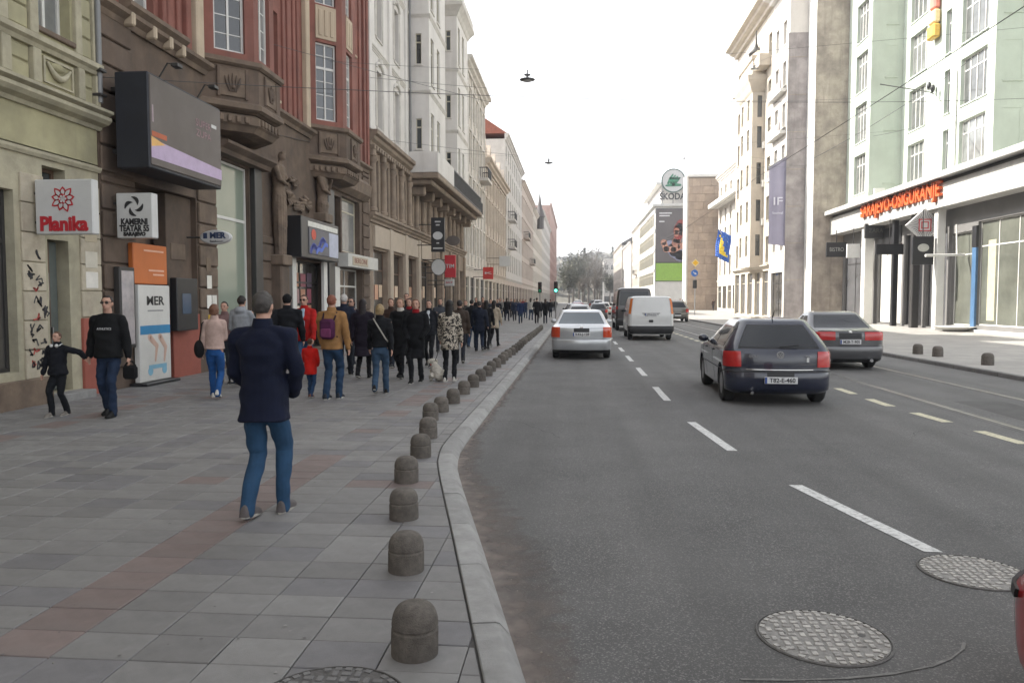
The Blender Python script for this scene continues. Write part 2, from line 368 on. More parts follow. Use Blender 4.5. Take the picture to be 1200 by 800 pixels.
# lane dashes (near ones follow the bend of the road)
def lane(y): return float(np.interp(y, [0, 5.4, 7.2, 8.9, 10.9, 13.2, 420], [3.75, 2.46, 2.07, 1.80, 1.64, 1.58, 1.58]))
def dash(y0, y1, f, wdt, mat, z=RZ+.004):
    g = MB(); ys = np.linspace(y0, y1, 5); n = 5
    g.add([(f(y)-wdt/2+RS.uniform(-.004, .004), y, z) for y in ys]+[(f(y)+wdt/2+RS.uniform(-.004, .004), y, z) for y in ys], [(i, n+i, n+i+1, i+1) for i in range(n-1)])
    obj('lane_dash', g, mat, road)
for a, b in [(5.38, 7.25), (8.86, 10.9), (13.2, 15.25)]+[(17.5+4.1*k, 19.55+4.1*k) for k in range(22)]: dash(a, b, lane, .125, M_paint)
def lane2(y): return float(np.interp(y, [0, 9.6, 13, 420], [5.9, 5.4, 5.12, 5.05]))
for k in range(26): dash(7.95+1.62*k, 8.85+1.62*k, lane2, .16, M_ypaint)
# crossing bars far down the street
for k in range(11): g = MB(); x = -1+k*.95; g.add([(x, 63, RZ+.004), (x+.5, 63, RZ+.004), (x+.5, 66.5, RZ+.004), (x, 66.5, RZ+.004)], [(0, 1, 2, 3)]); obj('crossing_bar', g, M_paint, road)
# tram rails let into the road
M_rail = M('rail_steel', (.30, .29, .28), .32, .2, 6, metal=.85)
M_rbed = M('rail_concrete', (.15, .145, .14), .85, .25, 3, .5, 80)
for xr in (5.95, 7.72):
    g = MB(); g.box(xr-.11, xr+.13, 4, 420, RZ-.05, RZ+.003); obj('rail_bed', g, M_rbed, road)
    g = MB(); g.box(xr-.03, xr+.03, 4, 420, RZ-.02, RZ+.007); g.box(xr+.06, xr+.075, 4, 420, RZ-.02, RZ+.006); obj('tram_rail', g, M_rail, road)
# repair patches and a healed trench line in the asphalt
M_patch = M('asphalt_patch', (.095, .093, .09), .8, .2, 3, .9, 240)
M_seal = M('joint_sealing', (.17, .165, .155), .8, .4, 20, .5, 100)
g = MB(); pts = [(fy(870, 793, 1), 0)]
P = [gp(px, py, RZ+.005) for px, py in ((868, 795), (930, 796), (990, 794), (1050, 788), (1090, 780), (1115, 770), (1128, 760), (1130, 752))]
for i in range(len(P)-1):
    d = (P[i+1]-P[i]); nn = Vector((-d.y, d.x, 0)).normalized()*(.005 if i % 2 else .009); g.add([P[i]-nn, P[i]+nn, P[i+1]+nn, P[i+1]-nn], [(0, 1, 2, 3)])
obj('trench_seam', g, M_seal, road)

rk = random.Random(21)
for (x, y, L, a) in ((-.2, 9.5, 1.8, 1.45), (.9, 12.0, 2.6, 1.6), (4.3, 10, 2.2, 1.4)):
    g = MB(); p = Vector((x, y, RZ+.0025)); P = [p]
    for q in range(int(L/.07)): a += rk.gauss(0, .35); p = p+Vector((math.cos(a), math.sin(a), 0))*.07; P.append(p)
    for i in range(len(P)-1): d = P[i+1]-P[i]; nn = Vector((-d.y, d.x, 0)).normalized()*rk.uniform(.0015, .005); g.add([P[i]-nn, P[i]+nn, P[i+1]+nn, P[i+1]-nn], [(0, 1, 2, 3)])
    obj('crack', g, M('crack_dark', (.035, .034, .033), .95), road)
for (x0, x1, y0, y1) in ((3.0, 4.1, 15.5, 19.0), (-.9, .2, 24, 31), (6.4, 7.3, 10.5, 13.6), (.2, 1.2, 33, 38)): g = MB(); g.add([(x0, y0, RZ+.0022), (x1, y0+.05, RZ+.0022), (x1-.03, y1, RZ+.0022), (x0+.04, y1-.06, RZ+.0022)], [(0, 1, 2, 3)]); obj('asphalt_patch', g, M_patch, road)
g = MB()
for k in range(260):                                            # grit and litter gathered near the kerb and joints
    y = rk.uniform(2.6, 14); x = kin(y)+.22+abs(rk.gauss(0, .18)) if k % 3 else rk.uniform(-5, -.6); z = RZ+.003 if k % 3 else .001; s = rk.uniform(.002, .007)
    if k % 3 == 0 and x > kin(y): continue
    g.sphere((x, y, z), (s, s*rk.uniform(.6, 1.4), s*.6), 5, 3)
tag(obj('grit', g, M('grit', (.25, .23, .2), .9, .4, 30), road), None, kind='stuff')
g = MB()
for k in range(120):                                            # trodden gum spots on the slabs
    y = 2.7+rk.random()**1.6*11; x = rk.uniform(max(XL+.3, -.85*y), kin(y)-.1); r0 = rk.uniform(.004, .010); g.m = k % 3 == 0
    g.add([(x+r0*math.cos(q)*rk.uniform(.8, 1.2), y+r0*math.sin(q)*rk.uniform(.8, 1.2), .0055) for q in np.linspace(0, 5.6, 8)], [list(range(8))])
tag(link('gum_spots', g.mesh('gum_spots', [M('gum_dark', (.12, .115, .11), .8), M('gum_pale', (.26, .25, .24), .8)], recalc=False), pave), None, kind='stuff')
# manhole covers
M_iron = M('worn_cast_iron', (.42, .40, .37), .55, .3, 26, .8, 60, stain=.9, stain_col=(.1, .095, .09), sscale=16)
M_idark = M('dark_cast_iron', (.09, .085, .08), .6, .3, 20, .6, 60)
def manhole(x, y, z, r, mat, label, group=None):
    t = thing('manhole_cover', label, 'manhole cover', (x, y, z), 0, group)
    g = MB(); g.lathe([(r, -.03), (r, .004), (r*.985, .008), (r*.97, .008), (r*.965, .001), (r*.95, .001), (r*.95, -.03)], (x, y, z), 40, cap=False); obj('rim', g, M_idark, t)
    g = MB(); g.lathe([(r*.945, -.03), (r*.945, .005), (0.02, .006)], (x, y, z), 40); pl = obj('cover_plate', g, M('cover_recess', (.235, .225, .21), .7, .3, 20, .6, 60) if mat is M_iron else M_idark, t); g = MB()
    for a in range(-5, 6):
        for b in range(-5, 6):
            q = r*.155; px, py = x+a*q, y+b*q
            if math.hypot(px-x, py-y) < r*.8 and RS.rand() < .93: e1, e2 = (.46, .3) if (a+b) % 2 else (.3, .46); g.cbox(px-q*e1*RS.uniform(.85, 1), px+q*e1*RS.uniform(.85, 1), py-q*e2*RS.uniform(.85, 1), py+q*e2*RS.uniform(.85, 1), z+.004, z+.011, .004)
    for k in range(40):
        a = 2*math.pi*k/40; c_, s_ = math.cos(a), math.sin(a); T = lambda u, v, h: (x+c_*u-s_*v, y+s_*u+c_*v, z+h)
        if RS.rand() < .85: g.box(r*.86, r*.93, -r*.045, r*.045, .004, .011, T)
    obj('tread', g, mat, pl)
    for s in (-1, 1): g = MB(); g.lathe([(.02, .0061), (.02, .0072), (.003, .0073)], (x+s*r*.6, y+.02, z), 10); obj('lifting_hole', g, M_idark, t)
manhole(1.28, 3.96, RZ+.001, .335, M_iron, 'pale worn round manhole cover beside the curved asphalt seam')
manhole(2.54, 5.0, RZ+.001, .325, M_iron, 'pale worn round manhole cover by the end of the long white lane dash')
manhole(-1.0, 2.93, 0.001, .33, M_kd, 'dark round manhole cover let into the grey paving slabs near bollard')

# stone bollards along the kerb
M_boll = M('bollard_stone', (.118, .103, .088), .85, .3, 22, .9, 130, stain=.5, stain_col=(.05, .045, .04), sscale=7, rnd=.12)
def boll_mesh(r, h):
    g = MB(); pr = [(r*.98, -.02), (r, .01), (r, h*.50), (r*.955, h*.515), (r*.94, h*.54), (r*.955, h*.565), (r*.99, h*.58)]
    pr += [(r*(.985*math.cos(t)**.55 if t < 1.5 else .02), h*(.60+.40*math.sin(t))) for t in np.linspace(0.05, 1.54, 10)]
    g.lathe(pr, n=28); return g.mesh('bollard', M_boll, 50)
bm_ = boll_mesh(.110, .238)
pts = [(-.745, 3.42), (-1.03, 4.50), (-1.29, 5.58), (-1.53, 6.72), (-1.62, 7.80), (-1.76, 8.92), (-1.98, 10.2), (-1.97, 11.0), (-1.95, 11.95), (-1.95, 13.1), (-1.93, 14.2), (-1.93, 15.3)]+[(-1.92+RS.uniform(-.02, .02), 16.3+1.05*k) for k in range(26)]
NEAR = ['nearest the dark manhole cover in the paving', 'second in the kerb row counting from the dark manhole cover', 'third in the kerb row counting from the dark manhole cover', 'fourth in the kerb row counting from the dark manhole cover', 'fifth in the kerb row counting from the dark manhole cover', 'sixth in the kerb row counting from the dark manhole cover']
for k, (x, y) in enumerate(pts):
    o = link('bollard', bm_, None, (x, y, 0), (RS.normal(0, .018), RS.normal(0, .018), RS.uniform(0, 6))); sc_ = RS.uniform(.96, 1.04); o.scale = (1, 1, sc_)
    tag(o, 'short domed grey stone bollard, '+NEAR[k] if k < 6 else 'short domed stone bollard in the straight close-set kerb row by the crowd', 'bollard', 'bollards along the kerb' if k < 6 else 'bollards along the straight kerb')
bm2 = boll_mesh(.145, .31)
for x, y in ((10.32, 23.9), (10.42, 22.85), (10.33, 20.0)):
    tag(link('bollard', bm2, None, (x, y, .006)), 'squat domed stone bollard on the wide pavement across the road', 'bollard', 'bollards across the road')
# ================================================================== buildings on the left
GL_dark = M('window_glass', (.045, .052, .058), .05, .1, 2, spec=.9, rnd=.6)
GL_pale = M('curtained_glass', (.24, .245, .24), .12, .25, 1.2, spec=.8, rnd=.35)
GL_shop = M('shop_glass', (.06, .055, .05), .06, .3, .8, spec=.9, rnd=.3)
GL_green = M('green_shop_glass', (.25, .29, .235), .12, .08, .5, spec=.8)
FR_white = M('white_window_frame', (.62, .61, .58), .5, .06)
FR_cream = M('cream_window_frame', (.5, .46, .36), .55, .1)
FR_dark = M('dark_metal_frame', (.035, .033, .032), .45, .15)
FR_brown = M('brown_wood_frame', (.12, .07, .045), .55, .2)
def piece(name, F, a0, a1, v0, v1, w0, w1, mat, parent, c=.012):
    g = MB(); g.cbox(a0, a1, v0, v1, w0, w1, c, F.T); return obj(name, g, mat, parent)
def mould(name, F, a0, a1, pts, mat, parent):
    g = MB(); F.prof(g, pts, a0, a1); return obj(name, g, mat, parent)
CORN = lambda v, h, d: [(v, -.05), (v, d*.25), (v+h*.25, d*.3), (v+h*.4, d*.62), (v+h*.62, d*.7), (v+h*.72, d), (v+h, d), (v+h, -.05)]
def shell(mb, F, a0, a1, v0, v1, depth, t=.31):                 # returns and mass behind a face
    for a in (a0, a1): mb.add([F.T(a, v0, 0), F.T(a, v1, 0), F.T(a, v1, -t), F.T(a, v0, -t)], [(0, 1, 2, 3)])
    mb.add([F.T(a0, v1, 0), F.T(a1, v1, 0), F.T(a1, v1, -t), F.T(a0, v1, -t)], [(0, 1, 2, 3)])
    F.box(mb, a0, a1, v0, v1, -depth, -t)
def block(name, label, F, a0, a1, h, mat, floors, ncol, ww, wstyle='cross', fm=None, gm=None, depth=12, gf=4.2, gfmat=None, trim=None, cornice=.5,
          roof=None, roofh=3., shops=True, sill=True, hood=False, pil=False, awn=None, base_v=-.1, balc=()):
    fm = fm or FR_white; trim = trim or mat; am = (a0+a1)/2
    t = thing(name, label, 'building', (F.T(am, 0, 0)[0], F.T(am, 0, 0)[1], 0)); g = MB(); holes = []; L_ = a1-a0; st = L_/ncol
    for v0, v1 in floors:
        for i in range(ncol): c = a0+st*(i+.5); holes.append((c-ww/2, c+ww/2, v0, v1))
    F.wall(g, a0, a1, gf, h, holes); shell(g, F, a0, a1, gf, h, depth); obj('wall', g, mat, t)
    for k, hh in enumerate(holes):
        window(t, F, *hh, style=wstyle, fm=fm, gm=(gm or GL_dark) if (k*7) % 3 else GL_pale, sill=trim if sill else None)
        if hood: piece('window_hood', F, hh[0]-.14, hh[1]+.14, hh[3]+.12, hh[3]+.3, -.02, .13, trim, t)
    gm2 = gfmat or mat; g = MB(); sh = []
    if shops:
        ns = max(1, round(L_/3.6)); s2 = L_/ns
        for i in range(ns): sh.append((a0+s2*i+.4, a0+s2*(i+1)-.4, .35, gf-.75))
    F.wall(g, a0, a1, base_v, gf-.02, sh); shell(g, F, a0, a1, base_v, gf-.02, depth); obj('ground_floor_wall', g, gm2, t)
    for k, q in enumerate(sh): window(t, F, *q, w=-.12, style='shop', fm=FR_dark if k % 2 else fm, gm=GL_shop if k % 3 else GL_dark, name='shop_window')
    mould('string_course', F, a0, a1, CORN(gf-.25, .35, .16), trim, t)
    if cornice: mould('cornice', F, a0-.05, a1+.05, CORN(h-.1, .75, cornice), trim, t)
    if pil:
        for i in range(ncol+1):
            c = a0+st*i; piece('pilaster', F, max(a0, c-.22), min(a1, c+.22), gf+.15, h-.12, -.02, .1, trim, t)
    for (ba0, ba1, bv) in balc:
        piece('balcony_slab', F, ba0, ba1, bv-.25, bv, -.02, .9, trim, t); g = MB()
        F.box(g, ba0+.03, ba1-.03, bv+.85, bv+.92, .8, .87)
        for a in np.arange(ba0+.08, ba1-.05, .16): F.box(g, a, a+.03, bv, bv+.86, .82, .85)
        for a in (ba0+.03, ba1-.08):
            for w_ in np.arange(.05, .8, .16): F.box(g, a, a+.03, bv, bv+.86, w_, w_+.03)
            F.box(g, a-.01, a+.05, bv+.85, bv+.92, .0, .8)
        obj('balcony_railing', g, FR_dark, t)
    if roof:
        g = MB(); hh = h+.66
        g.add([F.T(a0-.1, hh, .25), F.T(a1+.1, hh, .25), F.T(a1+.1, hh+roofh, -depth/2), F.T(a0-.1, hh+roofh, -depth/2), F.T(a1+.1, hh, -depth-.2), F.T(a0-.1, hh, -depth-.2)], [(0, 1, 2, 3), (3, 2, 4, 5), (0, 3, 5), (1, 4, 2), (0, 5, 4, 1)])
        obj('roof', g, roof, t)
    return t
F = FL = Fac(XL, 0, R(90))
M_green = M('green_plaster', (.365, .335, .205), .85, .18, 1.4, .3, 60, stain=.4, stain_col=(.2, .19, .15), sscale=.9, streak=.35)
M_green2 = M('pale_green_trim', (.39, .355, .255), .8, .2, 3, .4, 60, stain=.4, stain_col=(.18, .17, .14), sscale=1.4, streak=.3)
M_brown = M('brown_stone', (.122, .086, .063), .85, .32, 1.8, .5, 50, stain=.6, stain_col=(.06, .05, .045), sscale=1.1, streak=.5)
M_brown2 = M('brown_stone_trim', (.168, .122, .088), .85, .3, 3, .5, 60, stain=.55, stain_col=(.08, .065, .055), sscale=1.6, streak=.5)
M_red = M('red_plaster', (.225, .085, .064), .8, .24, 1.6, .3, 60, stain=.5, stain_col=(.11, .06, .05), sscale=.8, streak=.6)
M_cream = M('cream_plaster', (.47, .38, .28), .8, .14, 2, .3, 60, stain=.35, stain_col=(.2, .16, .12), sscale=1)
M_white = M('white_plaster', (.66, .63, .60), .85, .06, 1, .2, 60, stain=.25, stain_col=(.4, .37, .34), sscale=.6, streak=.3)
M_l2 = M('taupe_stone', (.265, .205, .155), .85, .24, 1.8, .4, 50, stain=.5, stain_col=(.12, .1, .085), sscale=1.2, streak=.4)
M_terr = M('terracotta_base', (.30, .085, .06), .75, .12, 3)
M_black = M('black_panel', (.018, .018, .02), .4, .1)
M_sign = M('sign_white', (.53, .53, .52), .4, .05)
M_signred = M('sign_red', (.45, .02, .03), .4, .05)
M_ink = M('sign_black', (.02, .02, .022), .5, .05)

def fblob(F, pts, rads, w, n=12):                                # flat printed shape on a face
    g = MB(); g.tube([(a, 0, v) for a, v in pts], rads, n)
    for (a, v), r_ in zip(pts, rads): g.sphere((a, 0, v), (r_, r_, r_), n, 6)
    g.v = [F.T(x, z, w+.0025*max(-1, min(1, y/.05))) for x, y, z in g.v]; return g
# ---- green building
t = thing('green_building', 'pale green plaster building with moulded cornice and red flower sign', 'building', (XL, 9, 0)); G = t
hol = [(11.52, 12.3, 5.95, 8.3), (9.75, 10.55, 5.95, 8.3), (8.0, 8.8, 5.95, 8.3), (11.52, 12.3, 9.9, 12.2), (9.75, 10.55, 9.9, 12.2), (8.0, 8.8, 9.9, 12.2)]
g = MB(); F.wall(g, 3, 12.93, 4.02, 21, hol); shell(g, F, 3, 12.93, 4.02, 21, 12); obj('wall', g, M_green, t)
for h in hol: window(t, F, *h, style='cross', fm=FR_white, gm=GL_pale, sill=M_brown2)
gh = [(9.2, 10.86, .55, 3.3), (11.57, 12.08, .14, 2.62), (11.5, 12.05, 3.42, 3.78), (6.5, 8.6, .55, 3.3)]
g = MB(); F.wall(g, 3, 12.93, -.1, 4.0, gh, .35); shell(g, F, 3, 12.93, -.1, 4.0, 12, .36); obj('ground_floor_wall', g, M_green2, t)
for h in (gh[0], gh[3]): window(t, F, *h, w=-.15, style='top', fm=FR_dark, gm=GL_shop, name='shop_window')
window(t, F, *gh[2], w=-.2, style='none', fm=FR_brown, gm=GL_dark, name='fanlight')
d = piece('door', F, 11.60, 11.86, .15, 2.6, -.24, -.18, FR_brown, t); piece('door_panel', F, 11.64, 11.82, 1.1, 2.1, -.185, -.165, GL_dark, d); piece('door_panel', F, 11.64, 11.82, .3, .95, -.185, -.168, M('door_red_brown', (.16, .05, .035), .5), d)
h_ = piece('door_handle', F, 11.83, 11.85, 1.0, 1.2, -.18, -.13, M_rail, d)
piece('door', F, 11.862, 12.06, .15, 2.6, -.3, -.2, M('grey_green_door', (.10, .115, .105), .6, .15), t)
piece('doorstep', F, 11.5, 12.3, -.05, .13, -.05, .28, M_kerb, t)
mould('cornice', F, 3, 12.98, [(4.62, -.02), (4.62, .05), (4.68, .08), (4.72, .2), (4.78, .26), (4.84, .26), (4.86, .2), (4.90, .3), (4.95, .3), (4.98, .12), (5.02, .12), (5.02, -.02)], M_green2, t)
mould('sill_band', F, 3, 12.95, [(5.56, -.02), (5.56, .07), (5.62, .1), (5.66, .16), (5.74, .16), (5.76, -.02)], M_green2, t)
mould('string_course', F, 3, 12.94, [(3.88, -.02), (3.88, .04), (3.93, .07), (3.97, .07), (3.99, -.02)], M_green2, t)
for a0, a1 in ((10.62, 10.82), (11.28, 11.46), (12.36, 12.52), (12.82, 12.93), (9.5, 9.7), (8.9, 9.1)):
    piece('baluster_post', F, a0, a1, 5.03, 5.55, -.02, .1, M_green2, t)
    piece('pilaster', F, a0, a1, 5.78, 13, -.02, .07, M_green2, t)
for a0, a1 in ((11.5, 12.32), (9.73, 10.58)):                    # garland panels under the windows
    p = piece('relief_panel', F, a0, a1, 5.06, 5.53, -.02, .03, M_green, t); am = (a0+a1)/2
    g = MB(); F.box(g, a0+.05, a1-.05, 5.46, 5.5, .02, .06); F.box(g, a0+.05, a1-.05, 5.09, 5.12, .02, .06); F.box(g, a0+.05, a0+.09, 5.12, 5.46, .02, .06); F.box(g, a1-.09, a1-.05, 5.12, 5.46, .02, .06); obj('panel_frame', g, M_green2, p)
    g = MB(); g.tube([F.T(am-.28+.56*k/10, 5.42-.2*math.sin(math.pi*k/10), .06) for k in range(11)], [.02+.035*math.sin(math.pi*k/10) for k in range(11)], 8); obj('garland', g, M_green2, p, 50)
    g = MB(); g.lathe([(.0, -.02), (.1, 0), (.11, .02), (.07, .05), (.02, .055)], (0, 0, 0), 16, lambda x, y, z: F.T(am+x*1.6, 5.4+y*.6, .03+z)); obj('cartouche', g, M_green, p, 50)
for a0, a1 in ((10.84, 11.26), (12.54, 12.8)):                   # rusticated strips
    v = 5.8
    while v < 12.6: piece('plaster_block', F, a0, a1, v, v+.31, -.01, .035, M_green, t, .02); v += .335
    piece('plaster_block', F, a0, a1, 5.04, 5.27, -.01, .03, M_green, t, .02); piece('plaster_block', F, a0, a1, 5.3, 5.53, -.01, .03, M_green, t, .02)
for k, a in enumerate((10.98, 12.36)):                           # ground-floor piers of slabs, with graffiti and posters
    v = .42 if k == 0 else 1.35; j = 0
    while v < 3.6:
        piece('pier_slab', F, a, a+.5 if k == 0 else a+.54, v, v+.44, -.01, .04, M('pier_slab_cream', (.44, .39, .30), .8, .15, 5, stain=.5, stain_col=(.25, .2, .15), sscale=3, rnd=.12), t, .012); v += .455; j += 1
piece('pier_base', F, 12.34, 12.93, -.05, 1.33, -.01, .06, M_terr, t)
piece('plinth', F, 9.0, 11.5, -.05, .42, -.01, .09, M_brown2, t)
M_gr1, M_gr2 = M('graffiti_black', (.035, .035, .04), .6), M('graffiti_red', (.42, .06, .05), .6)
rg = random.Random(5)
for k in range(26):                                              # sprayed scribbles on the pier slabs
    u, v = rg.uniform(11.05, 11.40), rg.uniform(.55, 2.45); g = MB(); m = M_gr2 if k in (3, 7, 12, 18) else M_gr1
    P = [(u+rg.uniform(-.07, .07)+.012*q, v+rg.uniform(-.08, .08)) for q in range(6)]
    for (a0, b0), (a1, b1) in zip(P, P[1:]):
        dx, dy = a1-a0, b1-b0; l = math.hypot(dx, dy)+1e-6; nx, ny = -dy/l*.011, dx/l*.011
        vs = [F.T(a0-nx, b0-ny, .0425), F.T(a0+nx, b0+ny, .0425), F.T(a1+nx, b1+ny, .0425), F.T(a1-nx, b1-ny, .0425)]
        g.add(vs+[(x+.0018+.0003*k, y, z) for x, y, z in vs], [(0, 1, 2, 3), (4, 5, 6, 7), (0, 4, 5, 1), (1, 5, 6, 2), (2, 6, 7, 3), (3, 7, 4, 0)])
    obj('graffiti', g, m, t)
for v, c in ((2.2, 'c8c2b4'), (1.85, 'd8d4cc'), (2.65, 'b4a890')): piece('paper_notice', F, 12.45, 12.78, v, v+.28, .04, .046, plain(c), t, .002)
g = MB(); g.tube([F.T(12.9, v, .1) for v in (5.1, 9, 14, 20.5)], .05, 8); obj('downpipe', g, M('pipe_zinc', (.2, .2, .2), .5, metal=.3), t, 60)
piece('pipe_bracket', F, 12.8, 12.97, 5.62, 5.68, .02, .2, FR_dark, t); piece('pipe_bracket', F, 12.8, 12.97, 5.2, 5.25, .02, .2, FR_dark, t)
M_tile = M('roof_tile_red', (.26, .09, .06), .85, .2, 3, .5, 30)
g = MB(); g.add([F.T(3, 21, .4), F.T(12.93, 21, .4), F.T(12.93, 24, -6), F.T(3, 24, -6), F.T(12.93, 21, -12), F.T(3, 21, -12)], [(0, 1, 2, 3), (3, 2, 4, 5), (0, 3, 5), (1, 4, 2), (0, 5, 4, 1)]); obj('roof', g, M_tile, t)
# neighbour behind the camera: keeps the street closed on that side
block('plain_building', 'plain beige building standing behind the green building', F, -22, 2.98, 20, M_cream, [(6, 8.2), (9.6, 11.8), (13.2, 15.4)], 7, 1.2, depth=12)

# ---- red building
U0, U1, HR = 12.96, 30.6, 21.6
t = thing('red_building', 'red and brown stone building with angled bays, carved figures and big billboard', 'building', (XL, 21, 0)); RB = t
up = []; fl = [7.3, 10.95, 14.6, 18.0]
for v in fl:
    up += [(13.98, 14.88, v, v+2.4), (20.62, 21.3, v, v+2.4), (28.3, 29.0, v, v+2.4)]
g = MB(); F.wall(g, U0, U1, 6.9, HR, up); shell(g, F, U0, U1, 6.9, HR, 12); obj('wall', g, M_red, t)
for h in up: window(t, F, *h, w=-.15, style='grid', fm=FR_white, gm=GL_pale if h[0] < 20 else GL_dark, sill=M_cream)
lo = [(14.05, 16.4, .02, 3.9), (17.35, 19.2, .15, 5.0), (21.75, 25.1, .1, 2.85), (25.95, 26.9, 3.35, 5.3), (26.6, 29.6, .1, 2.8), (27.05, 29.3, 3.4, 5.4)]
g = MB(); F.wall(g, U0, U1, -.1, 6.88, lo, .5); shell(g, F, U0, U1, -.1, 6.88, 12, .51); obj('ground_floor_wall', g, M_brown, t)
window(t, F, *lo[1], w=-.1, style='top', fm=FR_white, gm=GL_green, name='shop_window')
window(t, F, *lo[3], w=-.2, style='none', fm=FR_dark, gm=GL_dark); window(t, F, *lo[5], w=-.2, style='shop', fm=FR_cream, gm=GL_pale)
window(t, F, *lo[2], w=-.25, style='shop', fm=FR_dark, gm=GL_shop, name='shop_window'); window(t, F, *lo[4], w=-.25, style='shop', fm=FR_white, gm=GL_shop, name='shop_window')
piece('shop_pilaster', F, 25.25, 25.9, -.05, 5.4, -.02, .1, M_black, t); piece('shop_pilaster', F, 25.92, 26.5, -.05, 2.8, -.02, .08, FR_white, t); piece('shop_pilaster', F, 21.5, 21.8, -.05, 2.9, -.02, .12, M_black, t); piece('shop_pilaster', F, 24.75, 25.1, -.05, 2.9, -.02, .09, FR_white, t); piece('shop_pilaster', F, 22.0, 22.3, -.05, 2.9, -.02, .07, FR_white, t)
cols = ['b05a6a', '8a4a58', 'd8c8b8', '705048', 'a87860', 'c09a9a', '584858', '907070']
for k in range(16):                                               # small posters in the shop panes
    a = 22.4+(k % 4)*.56; v = .5+(k//4)*.52; piece('window_poster', F, a, a+.36+rg.uniform(0, .12), v, v+.4+rg.uniform(0, .08), -.272, -.262, plain(cols[(k*5+k//4) % 8], .5), t, .002)
piece('dark_frame', F, 19.25, 19.7, -.05, 5.2, -.02, .14, FR_dark, t); mould('shop_cornice', F, 17.0, 19.9, [(5.05, -.02), (5.05, .3), (5.15, .34), (5.25, .5), (5.32, .5), (5.34, -.02)], M_brown, t)
# stone courses on the piers
for a0, a1, v0, v1 in ((12.98, 14.0, 3.95, 6.8), (12.98, 14.0, .4, 3.9), (16.45, 17.3, .5, 5.6), (29.65, 30.58, .3, 6.7), (19.85, 21.5, .3, 3.4)):
    v = v0
    while v < v1-.1:
        e = min(v+.46, v1); piece('stone_course', F, a0, a1, v, e-.02, -.01, .05+rg.uniform(0, .012), M_brown if a0 < 16 or a0 > 19 else M_brown2, t, .02); v += .48
mould('belt_cornice', F, U0, U1, [(6.72, -.02), (6.72, .06), (6.82, .1), (6.9, .22), (6.98, .22), (7.0, -.02)], M_brown2, t)
s_ = mould('sill_ledge', F, 13.6, 15.75, [(6.98, -.02), (6.98, .2), (7.06, .3), (7.14, .3), (7.15, -.02)], M_brown2, t)
for a in (13.72, 14.45, 15.05, 15.55): piece('console', F, a, a+.12, 6.72, 6.97, -.02, .26, M_cream, s_, .03)
for a, wd_ in ((15.05, .14), (15.32, .22), (15.7, .14), (16.0, .2), (21.55, .2), (21.9, .3), (22.35, .2), (22.7, .16), (27.4, .18), (27.75, .2), (29.3, .3), (29.8, .22), (30.25, .25), (13.1, .3), (13.55, .22)):
    piece('pilaster_strip', F, a, a+wd_, 7.02, HR-.3, -.02, .06 if int(a*10) % 2 else .11, M_red, t, .02)
for a in (16.35, 23.2): piece('cream_pilaster', F, a, a+.32, 6.95, HR-.3, -.02, .16, M_cream, t, .03)
mould('cornice', F, U0, U1, CORN(HR-.1, .8, .7), M_brown2, t)
def oriel(u0, dep, ls):
    def poly(o): return [(XL-.05, u0-1.414*o), (XL+dep+o, u0+dep-.414*o), (XL+dep+o, u0+dep+ls+.414*o), (XL-.05, u0+2*dep+ls+1.414*o)]
    def ring(o, v): return [(x, y, v) for x, y in poly(o)]
    def stack(name, lv, mat): g = MB(); g.rings([ring(o, v) for o, v in lv]); return obj(name, g, mat, t)
    pa = stack('balcony_parapet', [(.02, 6.02), (.12, 6.1), (.12, 7.05)], M_brown); stack('parapet_cap', [(.16, 7.052), (.22, 7.1), (.22, 7.2), (.02, 7.24)], M_brown2)
    stack('balcony_moulding', [(.125, 6.06), (.2, 6.1), (.2, 6.2), (.125, 6.26)], M_brown2)
    stack('corbel', [(-.35, 5.55), (-.05, 5.6), (.04, 5.72), (.1, 5.76), (.1, 5.94), (.0, 6.0)], M_brown2)
    fs = [(Fac(XL, u0, R(45)), 0, dep*1.414), (Fac(XL+dep, u0+dep, R(90)), 0, ls), (Fac(XL+dep, u0+dep+ls, R(135)), 0, dep*1.414)]
    fs[2] = (Fac(XL+dep, u0+dep+ls, R(135)), 0, dep*1.414)
    for k, (f, a0, a1) in enumerate(fs):
        am = (a0+a1)/2; ww = .36 if k != 1 else .33
        hs = [(am-ww, am+ww, v+.1, v+2.55) for v in fl]
        g = MB(); f.wall(g, a0, a1, 7.22, HR-.2, hs, .22); obj('oriel_wall', g, M_red, t)
        for h in hs: window(t, f, *h, w=-.1, style='grid', fm=FR_white, gm=GL_pale if k else GL_dark)
        for v in fl[1:]:
            piece('spandrel', f, am-ww, am+ww, v-1.0, v+.04, -.02, .03, M_cream, t); 
            for q in (-.2, .0, .2): piece('spandrel_flute', f, am+q-.06, am+q+.06, v-.9, v-.08, .02, .055, M_cream, t, .02)
        if k < 2:                                                   # carved panel on the parapet
            e = .12; f2 = Fac(*(Vector(f.T(0, 0, e)).xy), f.rz)
            p = piece('parapet_panel', f2, am-.33, am+.33, 6.34, 6.98, -.02, .03, M_brown2, t); g = MB()
            for q in range(-2, 3): g.tube([f2.T(am+q*.035, 6.45, .04), f2.T(am+q*.075, 6.66, .06), f2.T(am+q*.09, 6.86-abs(q)*.04, .05)], [.02, .035, .012], 6)
            g.sphere((0, 0, 0), .06, 8, 6, lambda x, y, z: f2.T(am+x, 6.55+z, .05+y)); obj('palmette', g, M_brown, p, 60)
            for q in (-.36, .29): piece('panel_strip', f2, am+q, am+q+.07, 6.3, 7.0, -.01, .05, M_brown, t)
        for q in np.arange(.06, a1-.1, .2): piece('dentil', Fac(*(Vector(f.T(0, 0, .08)).xy), f.rz), q, q+.11, 5.77, 5.93, .0, .07, M_brown2, t, .02)
    g = MB(); g.rings([ring(0, HR-.21), ring(0, HR+.1)]); obj('oriel_roof', g, M_brown2, t)
